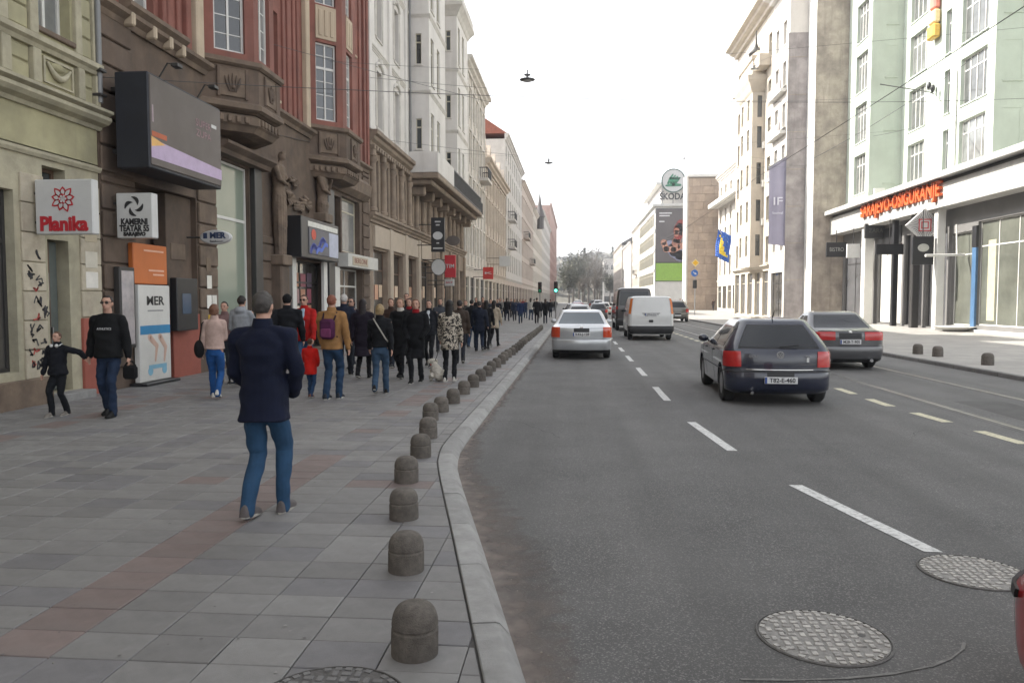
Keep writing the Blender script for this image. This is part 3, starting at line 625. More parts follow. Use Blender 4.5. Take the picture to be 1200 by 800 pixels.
oriel(16.95, .82, 1.2); oriel(23.85, .82, 1.5)
mould('shop_hood', F, 25.6, 29.9, [(5.5, -.02), (5.5, .1), (5.7, .3), (6.1, .34), (6.3, .15), (6.3, -.02)], M_brown2, t)
g = MB(); g.add([F.T(U0, HR+.7, .6), F.T(U1, HR+.7, .6), F.T(U1, HR+4, -6), F.T(U0, HR+4, -6), F.T(U1, HR+.7, -12), F.T(U0, HR+.7, -12)], [(0, 1, 2, 3), (3, 2, 4, 5), (0, 3, 5), (1, 4, 2), (0, 5, 4, 1)]); obj('roof', g, M_tile, t)
# theatre entrance recess: dark door wall, terracotta base
piece('recess_wall', F, 15.35, 16.4, 1.35, 3.88, -.4, -.12, M_brown, t); piece('recess_base', F, 15.3, 16.45, -.02, 1.33, -.45, .02, M_terr, t)
piece('door', F, 14.08, 14.95, .03, 2.9, -.42, -.34, FR_brown, t); piece('wall_panel', F, 15.5, 16.1, 2.5, 2.85, -.13, -.1, M_brown2, t)
for a, v, c in ((16.72, 1.9, 'd9d6cc'), (16.7, 1.45, 'e2e0d8'), (16.95, 1.45, 'd2d0c8'), (16.75, 1.0, 'c9a21e'), (16.7, 2.3, '6b5a48')): piece('paper_notice', F, a, a+.22, v, v+.3, .06, .068, plain(c), t, .002)

# ---- things fixed to the near facades
def signbox(name, label, x0, x1, y0, y1, z0, z1, mat, cat='sign', c=.015):
    t = thing(name, label, cat, ((x0+x1)/2, (y0+y1)/2, z0)); g = MB(); g.cbox(x0, x1, y0, y1, z0, z1, c); obj('panel', g, mat, t); return t
s = signbox('hanging_sign', 'white square shop sign with red flower above red lettering', -8.36, -7.42, 11.2, 11.36, 2.66, 3.50, M_sign)
lettering(s, 'Planika', .3, M_signred, (-7.895, 11.193, 2.81), 0, .78, .006, .012)
cx, cz = -7.895, 3.2
def petal(mb, a, r0, r1, w, y, T=None):
    ca, sa = math.cos(a), math.sin(a); pts = [(r0, 0), (r0+(r1-r0)*.3, w*.8), (r0+(r1-r0)*.55, w), (r0+(r1-r0)*.8, w*.6), (r1, 0), (r0+(r1-r0)*.8, -w*.6), (r0+(r1-r0)*.55, -w), (r0+(r1-r0)*.3, -w*.8)]
    q = [(cx+ca*p-sa*o, cz+sa*p+ca*o) for p, o in pts]; n = len(q)
    mb.add([(x, y, z) for x, z in q]+[(x, y+.004, z) for x, z in q], [list(range(n)), list(range(2*n-1, n-1, -1))]+[(i, (i+1) % n, n+(i+1) % n, n+i) for i in range(n)])
g = MB(); g2 = MB()
for k in range(9): a = 2*math.pi*k/9+.17; petal(g, a, .03, .215 if k % 2 else .19, .052, 11.192); petal(g2, a, .055, .18 if k % 2 else .155, .03, 11.188)
for k in range(6): a = 2*math.pi*k/6; g2.lathe([(.018, 0), (.018, .004), (.002, .004)], (0, 0, 0), 8, lambda x, y, z: (cx+.045*math.cos(a)+x, 11.186-z, cz+.045*math.sin(a)+y))
for k in range(12): petal(g, 2*math.pi*k/12+.1, .035, .09, .014, 11.1855)
obj('flower_outline', g, M_signred, s); obj('flower_petals', g2, M_sign, s)
g = MB(); g.tube([(-8.46, 11.28, 3.3), (-8.35, 11.28, 3.3)], .025); g.tube([(-8.46, 11.28, 2.85), (-8.35, 11.28, 2.85)], .025); obj('bracket', g, FR_dark, s)
s = signbox('hanging_sign', 'white theatre sign with black swirl emblem and black lettering', -8.3, -7.62, 13.2, 13.4, 2.76, 3.57, M_sign)
for z, tx, sz, wd_ in ((3.05, 'KAMERNI', .15, .5), (2.93, 'TEATAR 55', .15, .56), (2.83, 'SARAJEVO', .09, .42)): lettering(s, tx, sz, M_ink, (-7.96, 13.194, z), 0, wd_, .004, .006)
cx, cz = -7.96, 3.33; g = MB()
for k in range(4):
    a = math.pi/2*k+.3; pts = []
    for q in np.linspace(0, 1, 7): rr = .075+.10*q; aa = a+1.5*q; pts.append((cx+rr*math.cos(aa), cz+rr*math.sin(aa), .008+.026*math.sin(math.pi*q)))
    for (x, z, w0), (x1, z1, w1) in zip(pts, pts[1:]):
        g.box(0, 1, 0, .006, -1, 1, lambda i, y, o, x=x, z=z, x1=x1, z1=z1, w0=w0, w1=w1: ((x1 if i else x)+o*(w1 if i else w0)*math.cos(a+.6), 13.19+y, (z1 if i else z)+o*(w1 if i else w0)*math.sin(a+.6)))
obj('emblem', g, M_ink, s); g = MB(); g.tube([(-8.46, 13.3, 3.4), (-8.29, 13.3, 3.4)], .025); obj('bracket', g, FR_dark, s)
# oval sign
s = thing('oval_sign', 'small white oval shop sign with dark lettering on a wall arm', 'sign', (-7.8, 16, 2.86)); g = MB()
g.lathe([(.02, -.06), (.9, -.055), (1., -.02), (1., .02), (.9, .055), (.02, .06)], (0, 0, 0), 28, lambda x, y, z: (-7.8+x*.36, 16+z, 3.0+y*.155)); obj('panel', g, M_sign, s, 30)
lettering(s, 'MER', .17, M('sign_navy', (.03, .05, .11), .5), (-7.74, 15.937, 3.03), 0, .36, .004, .008); lettering(s, 'fashion', .07, M_ink, (-7.76, 15.937, 2.91), 0, .3, .003)
g = MB(); g.cbox(-8.06, -7.97, 15.935, 15.94, 2.97, 3.09, .003); obj('emblem', g, MATS['sign_navy'], s); g = MB(); g.tube([(-8.46, 16, 3.0), (-8.14, 16, 3.0)], .02); obj('bracket', g, FR_dark, s)
# billboard
s = thing('billboard', 'large dark box billboard with lavender stripe projecting over the theatre entrance', 'billboard', (-8, 14.3, 3.95)); bx, by0, by1, bz0, bz1 = -7.52, 12.99, 15.72, 3.98, 5.66
g = MB(); [g.box(XL-.01, -8.1, y_, y_+.08, z_, z_+.08) for y_ in (13.3, 15.3) for z_ in (4.3, 5.4)]; obj('mounting', g, FR_dark, s); g = MB(); g.cbox(-8.14, bx, by0, by1, bz0, bz1, .02); obj('case', g, M('billboard_case', (.012, .014, .022), .5, .2, 3), s)
FB = Fac(bx, 0, R(90)); piece('screen', FB, by0+.03, by1-.03, bz0+.06, bz1-.04, -.01, .02, M('billboard_print', (.088, .07, .06), .5, .12, 1.2, stain=.35, stain_col=(.17, .14, .14), sscale=1.0), s)
g = MB(); g.prism([(by0+.03, 4.17), (by1-.03, 4.17), (by1-.03, 4.38), (by0+.03, 4.5)], .02, .025, lambda w_, a, v: FB.T(a, v, w_)); obj('print_stripe', g, plain('b4a0bc', .5), s)
piece('print_block', FB, by0+.06, by0+.55, 4.55, 4.64, .02, .024, plain('b0552c', .5), s, .001)
g = MB(); g.prism([(by0+.03, 4.36), (by0+.5, 4.46), (by0+.03, 4.54)], .0255, .028, lambda w_, a, v: FB.T(a, v, w_)); obj('print_corner', g, plain('d8a860', .5), s)
for z_, tx in ((5.15, 'SUPER'), (4.95, 'ZUPA')): lettering(s, tx, .2, plain('8a6a72', .5), (bx+.022, by0+1.95, z_), R(90), .62, .002)
piece('print_mark', FB, by0+2.28, by0+2.5, 5.18, 5.25, .02, .025, M_sign, s, .001)
piece('print_figure', FB, by0+.08, by0+.12, 4.8, 5.1, .02, .024, plain('9a8890', .5), s, .001)
for a in (by0+.5, by0+1.9): g = MB(); g.tube([FB.T(a, bz1-.02, -.1), FB.T(a, bz1+.28, .1), FB.T(a, bz1+.24, .22)], .015); g.cbox(a-.09, a+.09, bz1+.19, bz1+.26, .2, .34, .01, FB.T); obj('lamp_arm', g, FR_dark, s)
# poster case, orange panel and MER banner at the entrance
def shift(s, dy): s.location.y += dy
s = signbox('display_case', 'narrow glazed poster case fixed to the brown pier', -8.39, -8.27, 13.2, 13.68, .75, 2.25, FR_dark, 'display case'); g = MB(); g.cbox(-8.272, -8.262, 13.25, 13.63, .82, 2.18, .003); obj('poster', g, M('poster_pale', (.42, .38, .38), .3, .35, 2.2, stain=.7, stain_col=(.2, .22, .25), sscale=3), s)
FP = Fac(-8.28, 0, R(90))
s = signbox('poster_panel', 'orange poster with white lines above the tall white shop banner', -8.4, -8.29, 14.1, 15.28, 1.95, 2.72, M('poster_orange', (.52, .14, .03), .5, .08, 2)); 
for v, n_ in ((2.2, .55), (2.12, .4), (2.58, .7)): piece('print_line', Fac(-8.29, 0, R(90)), 15.15-n_, 15.15, v, v+.035, -.001, .004, plain('d8a890', .5), s, .001)
shift(s, -.42)
s = signbox('shop_banner', 'tall white banner with blue band and cartoon drawing, on the pavement', -8.36, -8.24, 14.16, 15.26, .06, 1.93, M('banner_white', (.6, .59, .56), .5, .05), 'banner'); fb = Fac(-8.24, 0, R(90))
lettering(s, 'MER', .24, M_ink, (-8.238, 14.72, 1.62), R(90), .62, .003, .006); piece('print_line', fb, 14.45, 15.0, 1.42, 1.45, -.001, .003, plain('909090'), s, .001)
piece('print_band', fb, 14.18, 15.24, .98, 1.15, -.001, .003, plain('2f7fae', .5), s, .001)
g = MB()
for (a, v, r_, c_) in ((14.5, .26, .085, 0), (15.0, .26, .085, 0)): g.lathe([(r_, 0), (r_, .004), (.003, .004)], (0, 0, 0), 18, lambda x, y, z: fb.T(a+x, v+y, z))
g.box(14.45, 15.08, .3, .38, 0, .005, fb.T); obj('print_toy_car', g, plain('7fb0c8', .5), s)
obj('print_leg', fblob(fb, [(14.5, .92), (14.74, .74), (14.68, .46)], [.07, .06, .03], .002), plain('c8a898', .5), s); obj('print_leg', fblob(fb, [(14.86, .92), (15.06, .7), (15.0, .44)], [.07, .06, .03], .002), plain('c8a898', .5), s)
piece('foot', fb, 14.1, 15.32, 0.0, .055, -.2, .16, M_black, s); shift(s, -.42)
s = signbox('wall_terminal', 'black wall terminal with small blue screen on the terracotta base', -8.36, -8.2, 15.42, 16.28, 1.0, 2.1, M_black, 'terminal'); piece('screen', Fac(-8.2, 0, R(90)), 15.62, 15.98, 1.35, 1.78, -.001, .008, M('screen_blue', (.07, .1, .15), .15), s); shift(s, -.36)
# fascia signs
s = signbox('fascia_sign', 'black box fascia with lit blue and red picture over the poster shop', XL+.02, -7.98, 21.65, 25.15, 2.9, 4.1, M_black); fb = Fac(-7.98, 0, R(90))
piece('picture', fb, 22.25, 24.1, 3.02, 3.82, -.005, .02, M('picture_dark', (.05, .055, .08), .4, .3, 3), s); piece('light_strip', fb, 22.2, 25.0, 3.84, 4.0, -.005, .015, plain('d0cfc8', .5), s); piece('light_panel', fb, 24.13, 25.05, 3.02, 3.8, -.005, .018, plain('b0b4c6', .5), s)
g = MB(); g.lathe([(.2, 0), (.2, .008), (.01, .008)], (0, 0, 0), 20, lambda x, y, z: fb.T(22.65+x, 3.62+y*.8, .02+z)); obj('picture_disc', g, plain('c0432c', .5), s)
obj('picture_swirl', fblob(fb, [(22.4+k*.12, 3.12+.1*math.sin(k*.9)+k*.035) for k in range(12)], [.09]*12, .022), plain('2a3f9c', .5), s); obj('picture_swirl', fblob(fb, [(22.9+k*.1, 3.1+.05*math.sin(k)+k*.03) for k in range(11)], [.06]*11, .026), plain('4a6ac8', .5), s)
s = signbox('fascia_sign', 'plain white fascia board with faint red lettering over dark shop door', XL+.02, -8.03, 26.4, 30.45, 2.82, 3.3, M('fascia_white', (.5, .49, .46), .5, .08)); piece('letter_panel', Fac(-8.03, 0, R(90)), 26.9, 28.9, 2.9, 3.22, -.002, .02, plain('a89c88', .5), s); lettering(s, 'BERLONI', .26, plain('7a4038'), (-8.008, 27.9, 3.06), R(90), 1.6, .004)
# ================================================================== left row continued
F = FL; U0, U1, HW = 30.62, 57.0, 21.2
t = thing('white_building', 'white plaster building with square bays over a taupe stone base and long balcony', 'building', (XL, 44, 0)); WB = t
fl = [(8.95, 11.35), (12.7, 15.1), (16.4, 18.6)]
hol = [(c-.46, c+.46, a, b) for a, b in fl for c in (32.5, 35.7, 44.2, 45.9, 53.4, 55.4)]
g = MB(); F.wall(g, U0, U1, 8.1, HW, hol); shell(g, F, U0, U1, 8.1, HW, 12); obj('wall', g, M_white, t)
M_wtrim = M('white_trim', (.58, .55, .51), .85, .12, 2, .3, 50, stain=.35, stain_col=(.3, .27, .24), sscale=1.2)
for h in hol:
    window(t, F, *h, w=-.2, style='cross', fm=FR_cream, gm=GL_dark, sill=M_wtrim)
    g = MB(); am = (h[0]+h[1])/2                                   # arched hood with keystone
    g.tube([F.T(am+.6*math.cos(q), h[3]+.05+.28*math.sin(q), .03) for q in np.linspace(0, math.pi, 9)], .07, 6); g.cbox(am-.09, am+.09, h[3]+.22, h[3]+.52, -.02, .14, .02, F.T); obj('window_hood', g, M_wtrim, t, 50)
    for a in (h[0]-.2, h[1]+.06): piece('window_jamb', F, a, a+.14, h[2], h[3]+.05, -.01, .05, M_wtrim, t)
for a in (30.66, 34.0, 37.3, 43.3, 52.2, 56.5): piece('pilaster', F, a, a+.38, 8.6, HW-.2, -.02, .11, M_white, t, .02)
for v in (11.95, 15.7): mould('string_course', F, U0, U1, CORN(v, .22, .1), M_wtrim, t)
mould('cornice', F, U0, U1, CORN(HW-.1, .9, .75), M_wtrim, t)
def bay(a0, a1, dep, wins, v0, v1):
    fs, ff = Fac(XL, a0, 0), Fac(XL+dep, 0, R(90))
    hs = [(.36, .66, x, y) for x, y in wins]
    g = MB(); fs.wall(g, 0, dep, v0, v1, hs, .2); 
    hf = [(a, b, x-.1, x+2.2) for x, y in ((8.95, 0), (12.7, 0), (16.4, 0)) for a, b in ((a0+.5, a0+1.3), (a0+2.2, a0+3.0))]
    ff.wall(g, a0, a1, v0, v1, hf, .2)
    g.add([(XL, a1, v0), (XL+dep, a1, v0), (XL+dep, a1, v1), (XL, a1, v1)], [(0, 1, 2, 3)]); g.add([(XL, a0, v1), (XL+dep, a0, v1), (XL+dep, a1, v1), (XL, a1, v1)], [(0, 1, 2, 3)]); g.add([(XL, a0, v0), (XL+dep, a0, v0), (XL+dep, a1, v0), (XL, a1, v0)], [(0, 1, 2, 3)])
    obj('bay_wall', g, M_white, t)
    for h in hs: window(t, fs, *h, w=-.08, style='top', fm=FR_cream, gm=GL_dark, sill=M_wtrim)
    for h in hf: window(t, ff, *h, w=-.08, style='cross', fm=FR_cream, gm=GL_dark, sill=M_wtrim)
    for v in (11.95, 15.7):
        mould('string_course', fs, -.0, dep+.08, CORN(v, .2, .07), M_wtrim, t); mould('string_course', ff, a0, a1, CORN(v, .22, .075), M_wtrim, t)
    g = MB(); R4 = lambda o, v: [(XL-.05, a0-o, v), (XL+dep+o, a0-o, v), (XL+dep+o, a1+o, v), (XL-.05, a1+o, v)]
    g.rings([R4(.01, v1-.35), R4(.06, v1-.3), R4(.16, v1-.1), R4(.36, v1+.15), R4(.42, v1+.2), R4(.42, v1+.42), R4(.1, v1+.5)]); obj('bay_cornice', g, M_wtrim, t)
    g = MB(); g.rings([R4(-.1, v1+.5), R4(-.1, v1+1.5), R4(-.02, v1+1.55), R4(-.02, v1+1.75), R4(-.2, v1+1.8)]); obj('bay_attic', g, M_white, t)
bay(38.3, 43.0, 1.05, [(9.25, 10.75), (13.45, 14.95), (17.2, 18.5)], 8.2, 22.5)
bay(47.3, 52.0, 1.05, [(9.3, 10.8), (12.9, 14.3), (17.0, 18.2)], 8.2, 19.4)
# long balcony
piece('balcony_slab', F, 38.0, 55.8, 7.72, 8.02, -.02, 1.55, M_l2, t, .04); piece('balcony_soffit', F, 38.2, 55.6, 7.45, 7.71, -.02, 1.2, M_l2, t, .06)
piece('balcony_parapet', F, 38.0, 43.1, 8.03, 9.05, 1.38, 1.53, M_white, t); g = MB(); g.cbox(XL, XL+1.38, 38.0, 38.14, 8.03, 9.05, .01); obj('balcony_parapet', g, M_white, t)
g = MB(); F.box(g, 43.15, 55.75, 8.98, 9.05, 1.42, 1.5); F.box(g, 43.15, 55.75, 8.1, 8.14, 1.44, 1.48)
for a in np.arange(43.2, 55.75, .17): F.box(g, a, a+.035, 8.03, 8.99, 1.44, 1.475)
obj('balcony_railing', g, FR_dark, t)
for a in np.arange(38.6, 55.5, 2.4): piece('balcony_console', F, a, a+.3, 6.95, 7.46, -.02, .75, M_l2, t, .08)
# stone base: mezzanine windows between half columns, shops below
mz = []; pc = []
a = 31.3
while a < 56.2: mz.append((a, a+.95, 5.35, 7.55)); pc.append(a-.28); a += 1.72
g = MB(); F.wall(g, U0, U1, 4.85, 8.08, mz, .35); shell(g, F, U0, U1, 4.85, 8.08, 12, .36); obj('mezzanine_wall', g, M_l2, t)
for h in mz: window(t, F, *h, w=-.24, style='cross', fm=FR_brown, gm=GL_dark, sill=M_l2)
for a in pc:
    g = MB(); g.lathe([(.19, 0), (.19, .12), (.15, .16), (.155, .9), (.13, 1.9), (.13, 1.95), (.19, 2.05), (.21, 2.2)], (XL+.08, a, 5.3), 12); obj('half_column', g, M_l2, t, 40)
    piece('column_block', F, a-.2, a+.2, 7.52, 7.9, -.02, .2, M_l2, t, .05)
mould('belt_cornice', F, U0, U1, CORN(7.95, .6, .4), M_l2, t); mould('mezzanine_ledge', F, U0, U1, CORN(4.85, .4, .28), M_l2, t)
for a in np.arange(30.8, 38.2, .42): piece('dentil', F, a, a+.22, 7.8, 7.98, -.02, .24, M_l2, t, .02)
sb = [(31.3, 33.6), (34.3, 36.7), (37.4, 39.8), (40.9, 43.5), (44.3, 46.9), (47.6, 50.1), (50.8, 53.4), (54.1, 56.4)]
sh = [(a, b, .3 if k % 3 != 1 else .02, 3.75) for k, (a, b) in enumerate(sb)]
g = MB(); F.wall(g, U0, U1, -.1, 4.83, sh, .4); shell(g, F, U0, U1, -.1, 4.83, 12, .41); obj('ground_floor_wall', g, M_l2, t)
M_beige = M('beige_shop_panel', (.40, .33, .26), .6, .08, 2)
for k, h in enumerate(sh):
    window(t, F, *h, w=-.2, style='shop', fm=FR_brown if k < 3 else FR_dark, gm=GL_shop, name='shop_window')
    if k < 4: piece('shop_fascia', F, h[0]-.1, h[1]+.1, 3.85, 4.75, -.02, .12, M_beige, t)
    piece('shop_pier', F, h[1]+.08, h[1]+.62, -.05, 4.8, -.02, .16, M_beige if k < 3 else M_l2, t, .03)
    for q in range(3):
        c = (['b8655a', 'c89a80', 'd0b8a0'], ['a85848', 'c49070', 'e0c8b0'], ['806858', '9c6a58', 'b89078'])[k % 3][q]
        piece('window_poster', F, h[0]+.25+q*.7, h[0]+.8+q*.7, 1.55+.1*q, 2.3 if k < 3 else 2.0+.2*q, -.222, -.212, plain(c, .5), t, .002)
g = MB(); g.add([F.T(U0, HW+.8, .6), F.T(U1, HW+.8, .6), F.T(U1, HW+4, -6), F.T(U0, HW+4, -6), F.T(U1, HW+.8, -12), F.T(U0, HW+.8, -12)], [(0, 1, 2, 3), (3, 2, 4, 5), (0, 3, 5), (1, 4, 2), (0, 5, 4, 1)]); obj('roof', g, M_tile, t)
g = MB(); g.tube([F.T(38.1, v, .12) for v in (8.4, 12, 16, 21)], .06, 8); obj('downpipe', g, MATS['pipe_zinc'], t, 60)

M_c1 = M('ivory_plaster', (.53, .49, .44), .85, .12, 1.2, .2, 50, stain=.35, stain_col=(.33, .28, .23), sscale=.8, streak=.4)
M_c2 = M('pinkish_plaster', (.47, .40, .35), .85, .12, 1.2, .2, 50, stain=.3, stain_col=(.33, .26, .22), sscale=.8, streak=.3)
M_c3 = M('ochre_plaster', (.47, .41, .35), .85, .12, 1.2, .2, 50, stain=.3, stain_col=(.33, .27, .2), sscale=.8, streak=.3)
M_c4 = M('pale_grey_plaster', (.51, .49, .465), .85, .1, 1.2, .2, 50, stain=.3, stain_col=(.35, .32, .3), sscale=.8, streak=.3)
M_c5 = M('dusty_red_plaster', (.40, .26, .22), .85, .1, 1.2)
M_slate = M('slate_roof', (.12, .115, .115), .8, .2, 3, .4, 30)
block('ivory_building', 'ivory building with tall pilasters and one small iron balcony, beyond the white building', F, 57.05, 69.9, 19.2, M_c1, [(5.3, 7.5), (8.8, 11.2), (12.4, 14.8), (16, 18.1)], 6, .95, fm=FR_cream, trim=M_wtrim, pil=True, hood=True, balc=((59, 62, 8.5), (65.5, 68.5, 12.1)), roof=M_slate, cornice=.7)
block('ochre_building', 'low ochre building with ornate parapet in front of a blank gable wall', F, 69.95, 90.4, 14.0, M_c3, [(5.2, 7.4), (8.7, 11.0), (11.9, 13.4)], 8, 1.05, fm=FR_cream, pil=True, hood=True, cornice=.7, awn=1)
o = [x for x in bpy.data.objects if x.name == 'ochre_building'][0]
for a in (70.2, 74.5, 79, 84, 88.6): piece('parapet_post', F, a, a+1.2, 14.66, 15.7, -.6, .1, M_c3, o); g = MB(); g.prism([(70.4+0, 15.7), (71.8, 15.7), (71.1, 16.8)], -.5, .0, lambda w_, a_, v: F.T(a_+a-70.4, v, w_)); obj('parapet_gable', g, M_c3, o)
block('gabled_building', 'tall pale building with blank side wall and red tiled gable roof', F, 90.45, 118.5, 20.6, M_c4, [(5.2, 7.4), (8.6, 10.8), (12, 14.2), (15.4, 17.6), (18.4, 20)], 9, 1.1, fm=FR_cream, roof=M_tile, roofh=4.2, gfmat=M_c2, balc=((94, 98, 11.6), (94, 98, 8.2)))
block('pink_building', 'pinkish building with two bracketed balconies, past the pale gabled building', F, 118.55, 149.5, 19.5, M_c2, [(5.2, 7.4), (8.6, 10.8), (12, 14.2), (15.4, 17.6)], 10, 1.2, fm=FR_cream, hood=True, roof=M_slate, roofh=2.5, balc=((122, 127, 11.6), (138, 143, 8.2)))
tq = block('spired_building', 'pale building with a slim dark corner spire in the left row', F, 149.55, 188, 19, M_c1, [(5.2, 7.4), (8.6, 10.8), (12, 14.2), (15.4, 17.6)], 11, 1.3, fm=FR_cream, roof=M_tile, roofh=3)
g = MB(); g.lathe([(.9, 17), (.9, 19.4), (1.15, 19.5), (.5, 21.6), (.08, 24.6), (.03, 26)], (XL+.5, 166, 0), 8); obj('spire', g, M_slate, tq)
block('grey_building', 'pale grey building far along the left row, beside the spired one', F, 188.1, 246, 23.0, M_c4, [(5.2, 7.4), (8.6, 10.8), (12, 14.2), (15.4, 17.6), (18.8, 21)], 15, 1.4, fm=FR_cream, roof=M_slate, roofh=2)
block('brick_building', 'dusty red topped building closing the left row of houses', F, 246.2, 330, 32, M_c5, [(5.2, 7.4), (8.6, 10.8), (12, 14.2), (15.4, 17.6), (18.8, 21), (22.5, 24.8)], 20, 1.5, fm=FR_cream)

# hanging shop signs down the left pavement
def blade(label, px0, px1, py0, py1, Y, mat, text=None, tm=None, lines=()):
    a, b = fy(px0, py0, Y), fy(px1, py1, Y); s = signbox('blade_sign', label, a.x, b.x, Y, Y+.14, b.z, a.z, mat, 'sign')
    wd_ = b.x-a.x; h = a.z-b.z; cx = (a.x+b.x)/2
    if text: lettering(s, text, h*.24, tm, (cx, Y-.008, (a.z+b.z)/2), 0, wd_*.75, .004, .004)
    g = MB(); g.tube([(XL-.02, Y+.07, b.z+h*.8), (a.x+.01, Y+.07, b.z+h*.8)], .025); g.tube([(XL-.02, Y+.07, b.z+h*.2), (a.x+.01, Y+.07, b.z+h*.2)], .025); obj('bracket', g, FR_dark, s)
    return s, cx, a.z, b.z, wd_
s, cx, zt, zb, wd_ = blade('tall black blade sign with white oval and white lines', 505, 521, 255, 295, 39.5, M_black)
g = MB(); g.lathe([(1, 0), (1, .006), (.02, .006)], (0, 0, 0), 20, lambda x, y, z: (cx+x*.26, 39.495-z, (zt+zb)/2-.05+y*.21)); obj('white_oval', g, M_sign, s)
for z, w_ in ((zt-.25, .3), (zt-.42, .2), (zb+.15, .5), (zb+.42, .14)): g = MB(); g.cbox(cx-w_/2, cx+w_/2, 39.49, 39.499, z, z+.07, .002); obj('print_line', g, M_sign, s)
blade('red vertical blade sign below the tall black sign', 521, 534, 299, 325, 41.5, M_signred, 'TIM', M_sign); blade('small white blade sign under the red vertical one', 521, 532, 327, 335, 43, M_sign, 'SAT', M_signred)
blade('square red blade sign with white mark, by the ivory building', 566, 578, 313, 327, 62, M('sign_bright_red', (.5, .04, .03), .4), 'K', M_sign); blade('pale grey blade sign, by the ochre building', 585, 598, 300, 312, 72, M_sign)
s = thing('round_sign', 'round white sign on bracket between black and red blade signs', 'sign', fy(514, 320, 40.5)); c_ = fy(514, 313, 40.5); g = MB()
g.lathe([(.02, -.07), (1, -.07), (1, .07), (.02, .07)], (0, 0, 0), 24, lambda x, y, z: (c_.x+x*.37, 40.5+z, c_.z+y*.42)); obj('panel', g, M_sign, s); g = MB(); g.lathe([(1.0, -.075), (1.06, -.075), (1.06, .075), (1.0, .075)], (0, 0, 0), 24, lambda x, y, z: (c_.x+x*.375, 40.5+z, c_.z+y*.425), cap=False); obj('rim', g, FR_dark, s)
g = MB(); g.tube([(XL, 40.5, c_.z), (c_.x-.36, 40.5, c_.z)], .03); obj('bracket', g, FR_dark, s)
s = thing('round_sign', 'dark oval sign on the taupe stone base above the red blade sign', 'sign', fy(497, 290, 45)); c_ = fy(531, 282, 46); g = MB()
g.lathe([(.02, -.06), (1, -.06), (1, .06), (.02, .06)], (0, 0, 0), 20, lambda x, y, z: (c_.x+x*.42, 46+z, c_.z+y*.3)); obj('panel', g, M('sign_taupe', (.12, .1, .09), .5), s); g = MB(); g.tube([(XL, 46, c_.z), (c_.x-.4, 46, c_.z)], .03); obj('bracket', g, FR_dark, s)

# ================================================================== right row
FRr = lambda X: Fac(X, 0, R(-90))            # a = -y
M_mint = M('mint_plaster', (.46, .51, .44), .85, .07, .8, .15, 50, stain=.35, stain_col=(.36, .38, .33), sscale=.5, streak=.3)
GL_mint = M('mint_window_glass', (.13, .135, .13), .08, .4, 1.2, spec=.7, rnd=.35)
M_rw = M('canopy_white', (.62, .61, .58), .6, .08, 1)
M_zinc = M('canopy_zinc', (.28, .28, .28), .5, .15, 2, metal=.3)
M_r2 = M('weathered_side_wall', (.38, .33, .275), .9, .3, .9, .5, 30, stain=.85, stain_col=(.2, .17, .15), sscale=.7, streak=.7)
M_r2g = M('weathered_grey_wall', (.33, .30, .29), .9, .3, .9, .5, 30, stain=.85, stain_col=(.19, .17, .165), sscale=.7, streak=.7)
t = thing('mint_building', 'mint green building stepping back in three parts above a long shop canopy', 'building', (21, 48, 0)); MBD = t
FLV = [(9.3, 12.1), (13.0, 15.7), (16.6, 19.3), (20.2, 22.9)]
def sect(X, y0, y1, cols, style):            # street-facing face, y0<y1
    f = FRr(X); hs = [(-c-w_/2, -c+w_/2, a, b-(.1 if w_ < 1 else 0)) for a, b in FLV for c, w_ in cols]; g = MB(); f.wall(g, -y1, -y0, 8.3, 25, hs); shell(g, f, -y1, -y0, 8.3, 25, 10); obj('wall', g, M_mint, t)
    for h in hs: window(t, f, *h, w=-.2, style=style if h[1]-h[0] > 1 else 'top', fm=FR_white, gm=GL_mint if h[1]-h[0] > 1 else GL_dark, sill=M_mint)
    mould('cornice', f, -y1, -y0, CORN(24.9, .8, .6), M_rw, t)
def face(x0, x1, Y, cols):                    # camera-facing step
    f = Fac(x0, Y, 0); hs = [(c-x0-w_/2, c-x0+w_/2, a+.5, b-.1) for a, b in FLV for c, w_ in cols]; g = MB(); f.wall(g, 0, x1-x0, 8.3, 25, hs, .25); g.add([f.T(0, 25, 0), f.T(x1-x0, 25, 0), f.T(x1-x0, 25, -.3), f.T(0, 25, -.3)], [(0, 1, 2, 3)]); obj('side_wall', g, M_mint, t)
    for h in hs: window(t, f, *h, w=-.12, style='top', fm=FR_white, gm=GL_dark, sill=M_mint)
sect(20.4, 55.72, 60.2, [(57.5, 2.2)], 'quad'); face(20.4, 22.52, 55.7, [(21.75, .72)])
sect(22.5, 43.82, 55.69, [(46.1, 2.9), (49.2, .7), (53.3, 2.5)], 'quad'); face(22.5, 26.6, 43.8, [(23.4, .9), (25.4, .9)])
sect(26.6, 28, 43.79, [(31, 2.6), (35, 2.6), (39, 2.6)], 'quad')
for c, v in ((21.05, 9.0), (23.0, 8.9)): piece('air_conditioner', Fac(c, 55.7 if c < 22 else 43.8, 0), -.35, .35, v-.1, v+.4, .02, .3, FR_white, t)
g = MB(); g.tube([(22.44, 47.9, v) for v in (8.7, 12, 15.2)], .05, 8); obj('downpipe', g, FR_white, t, 60)
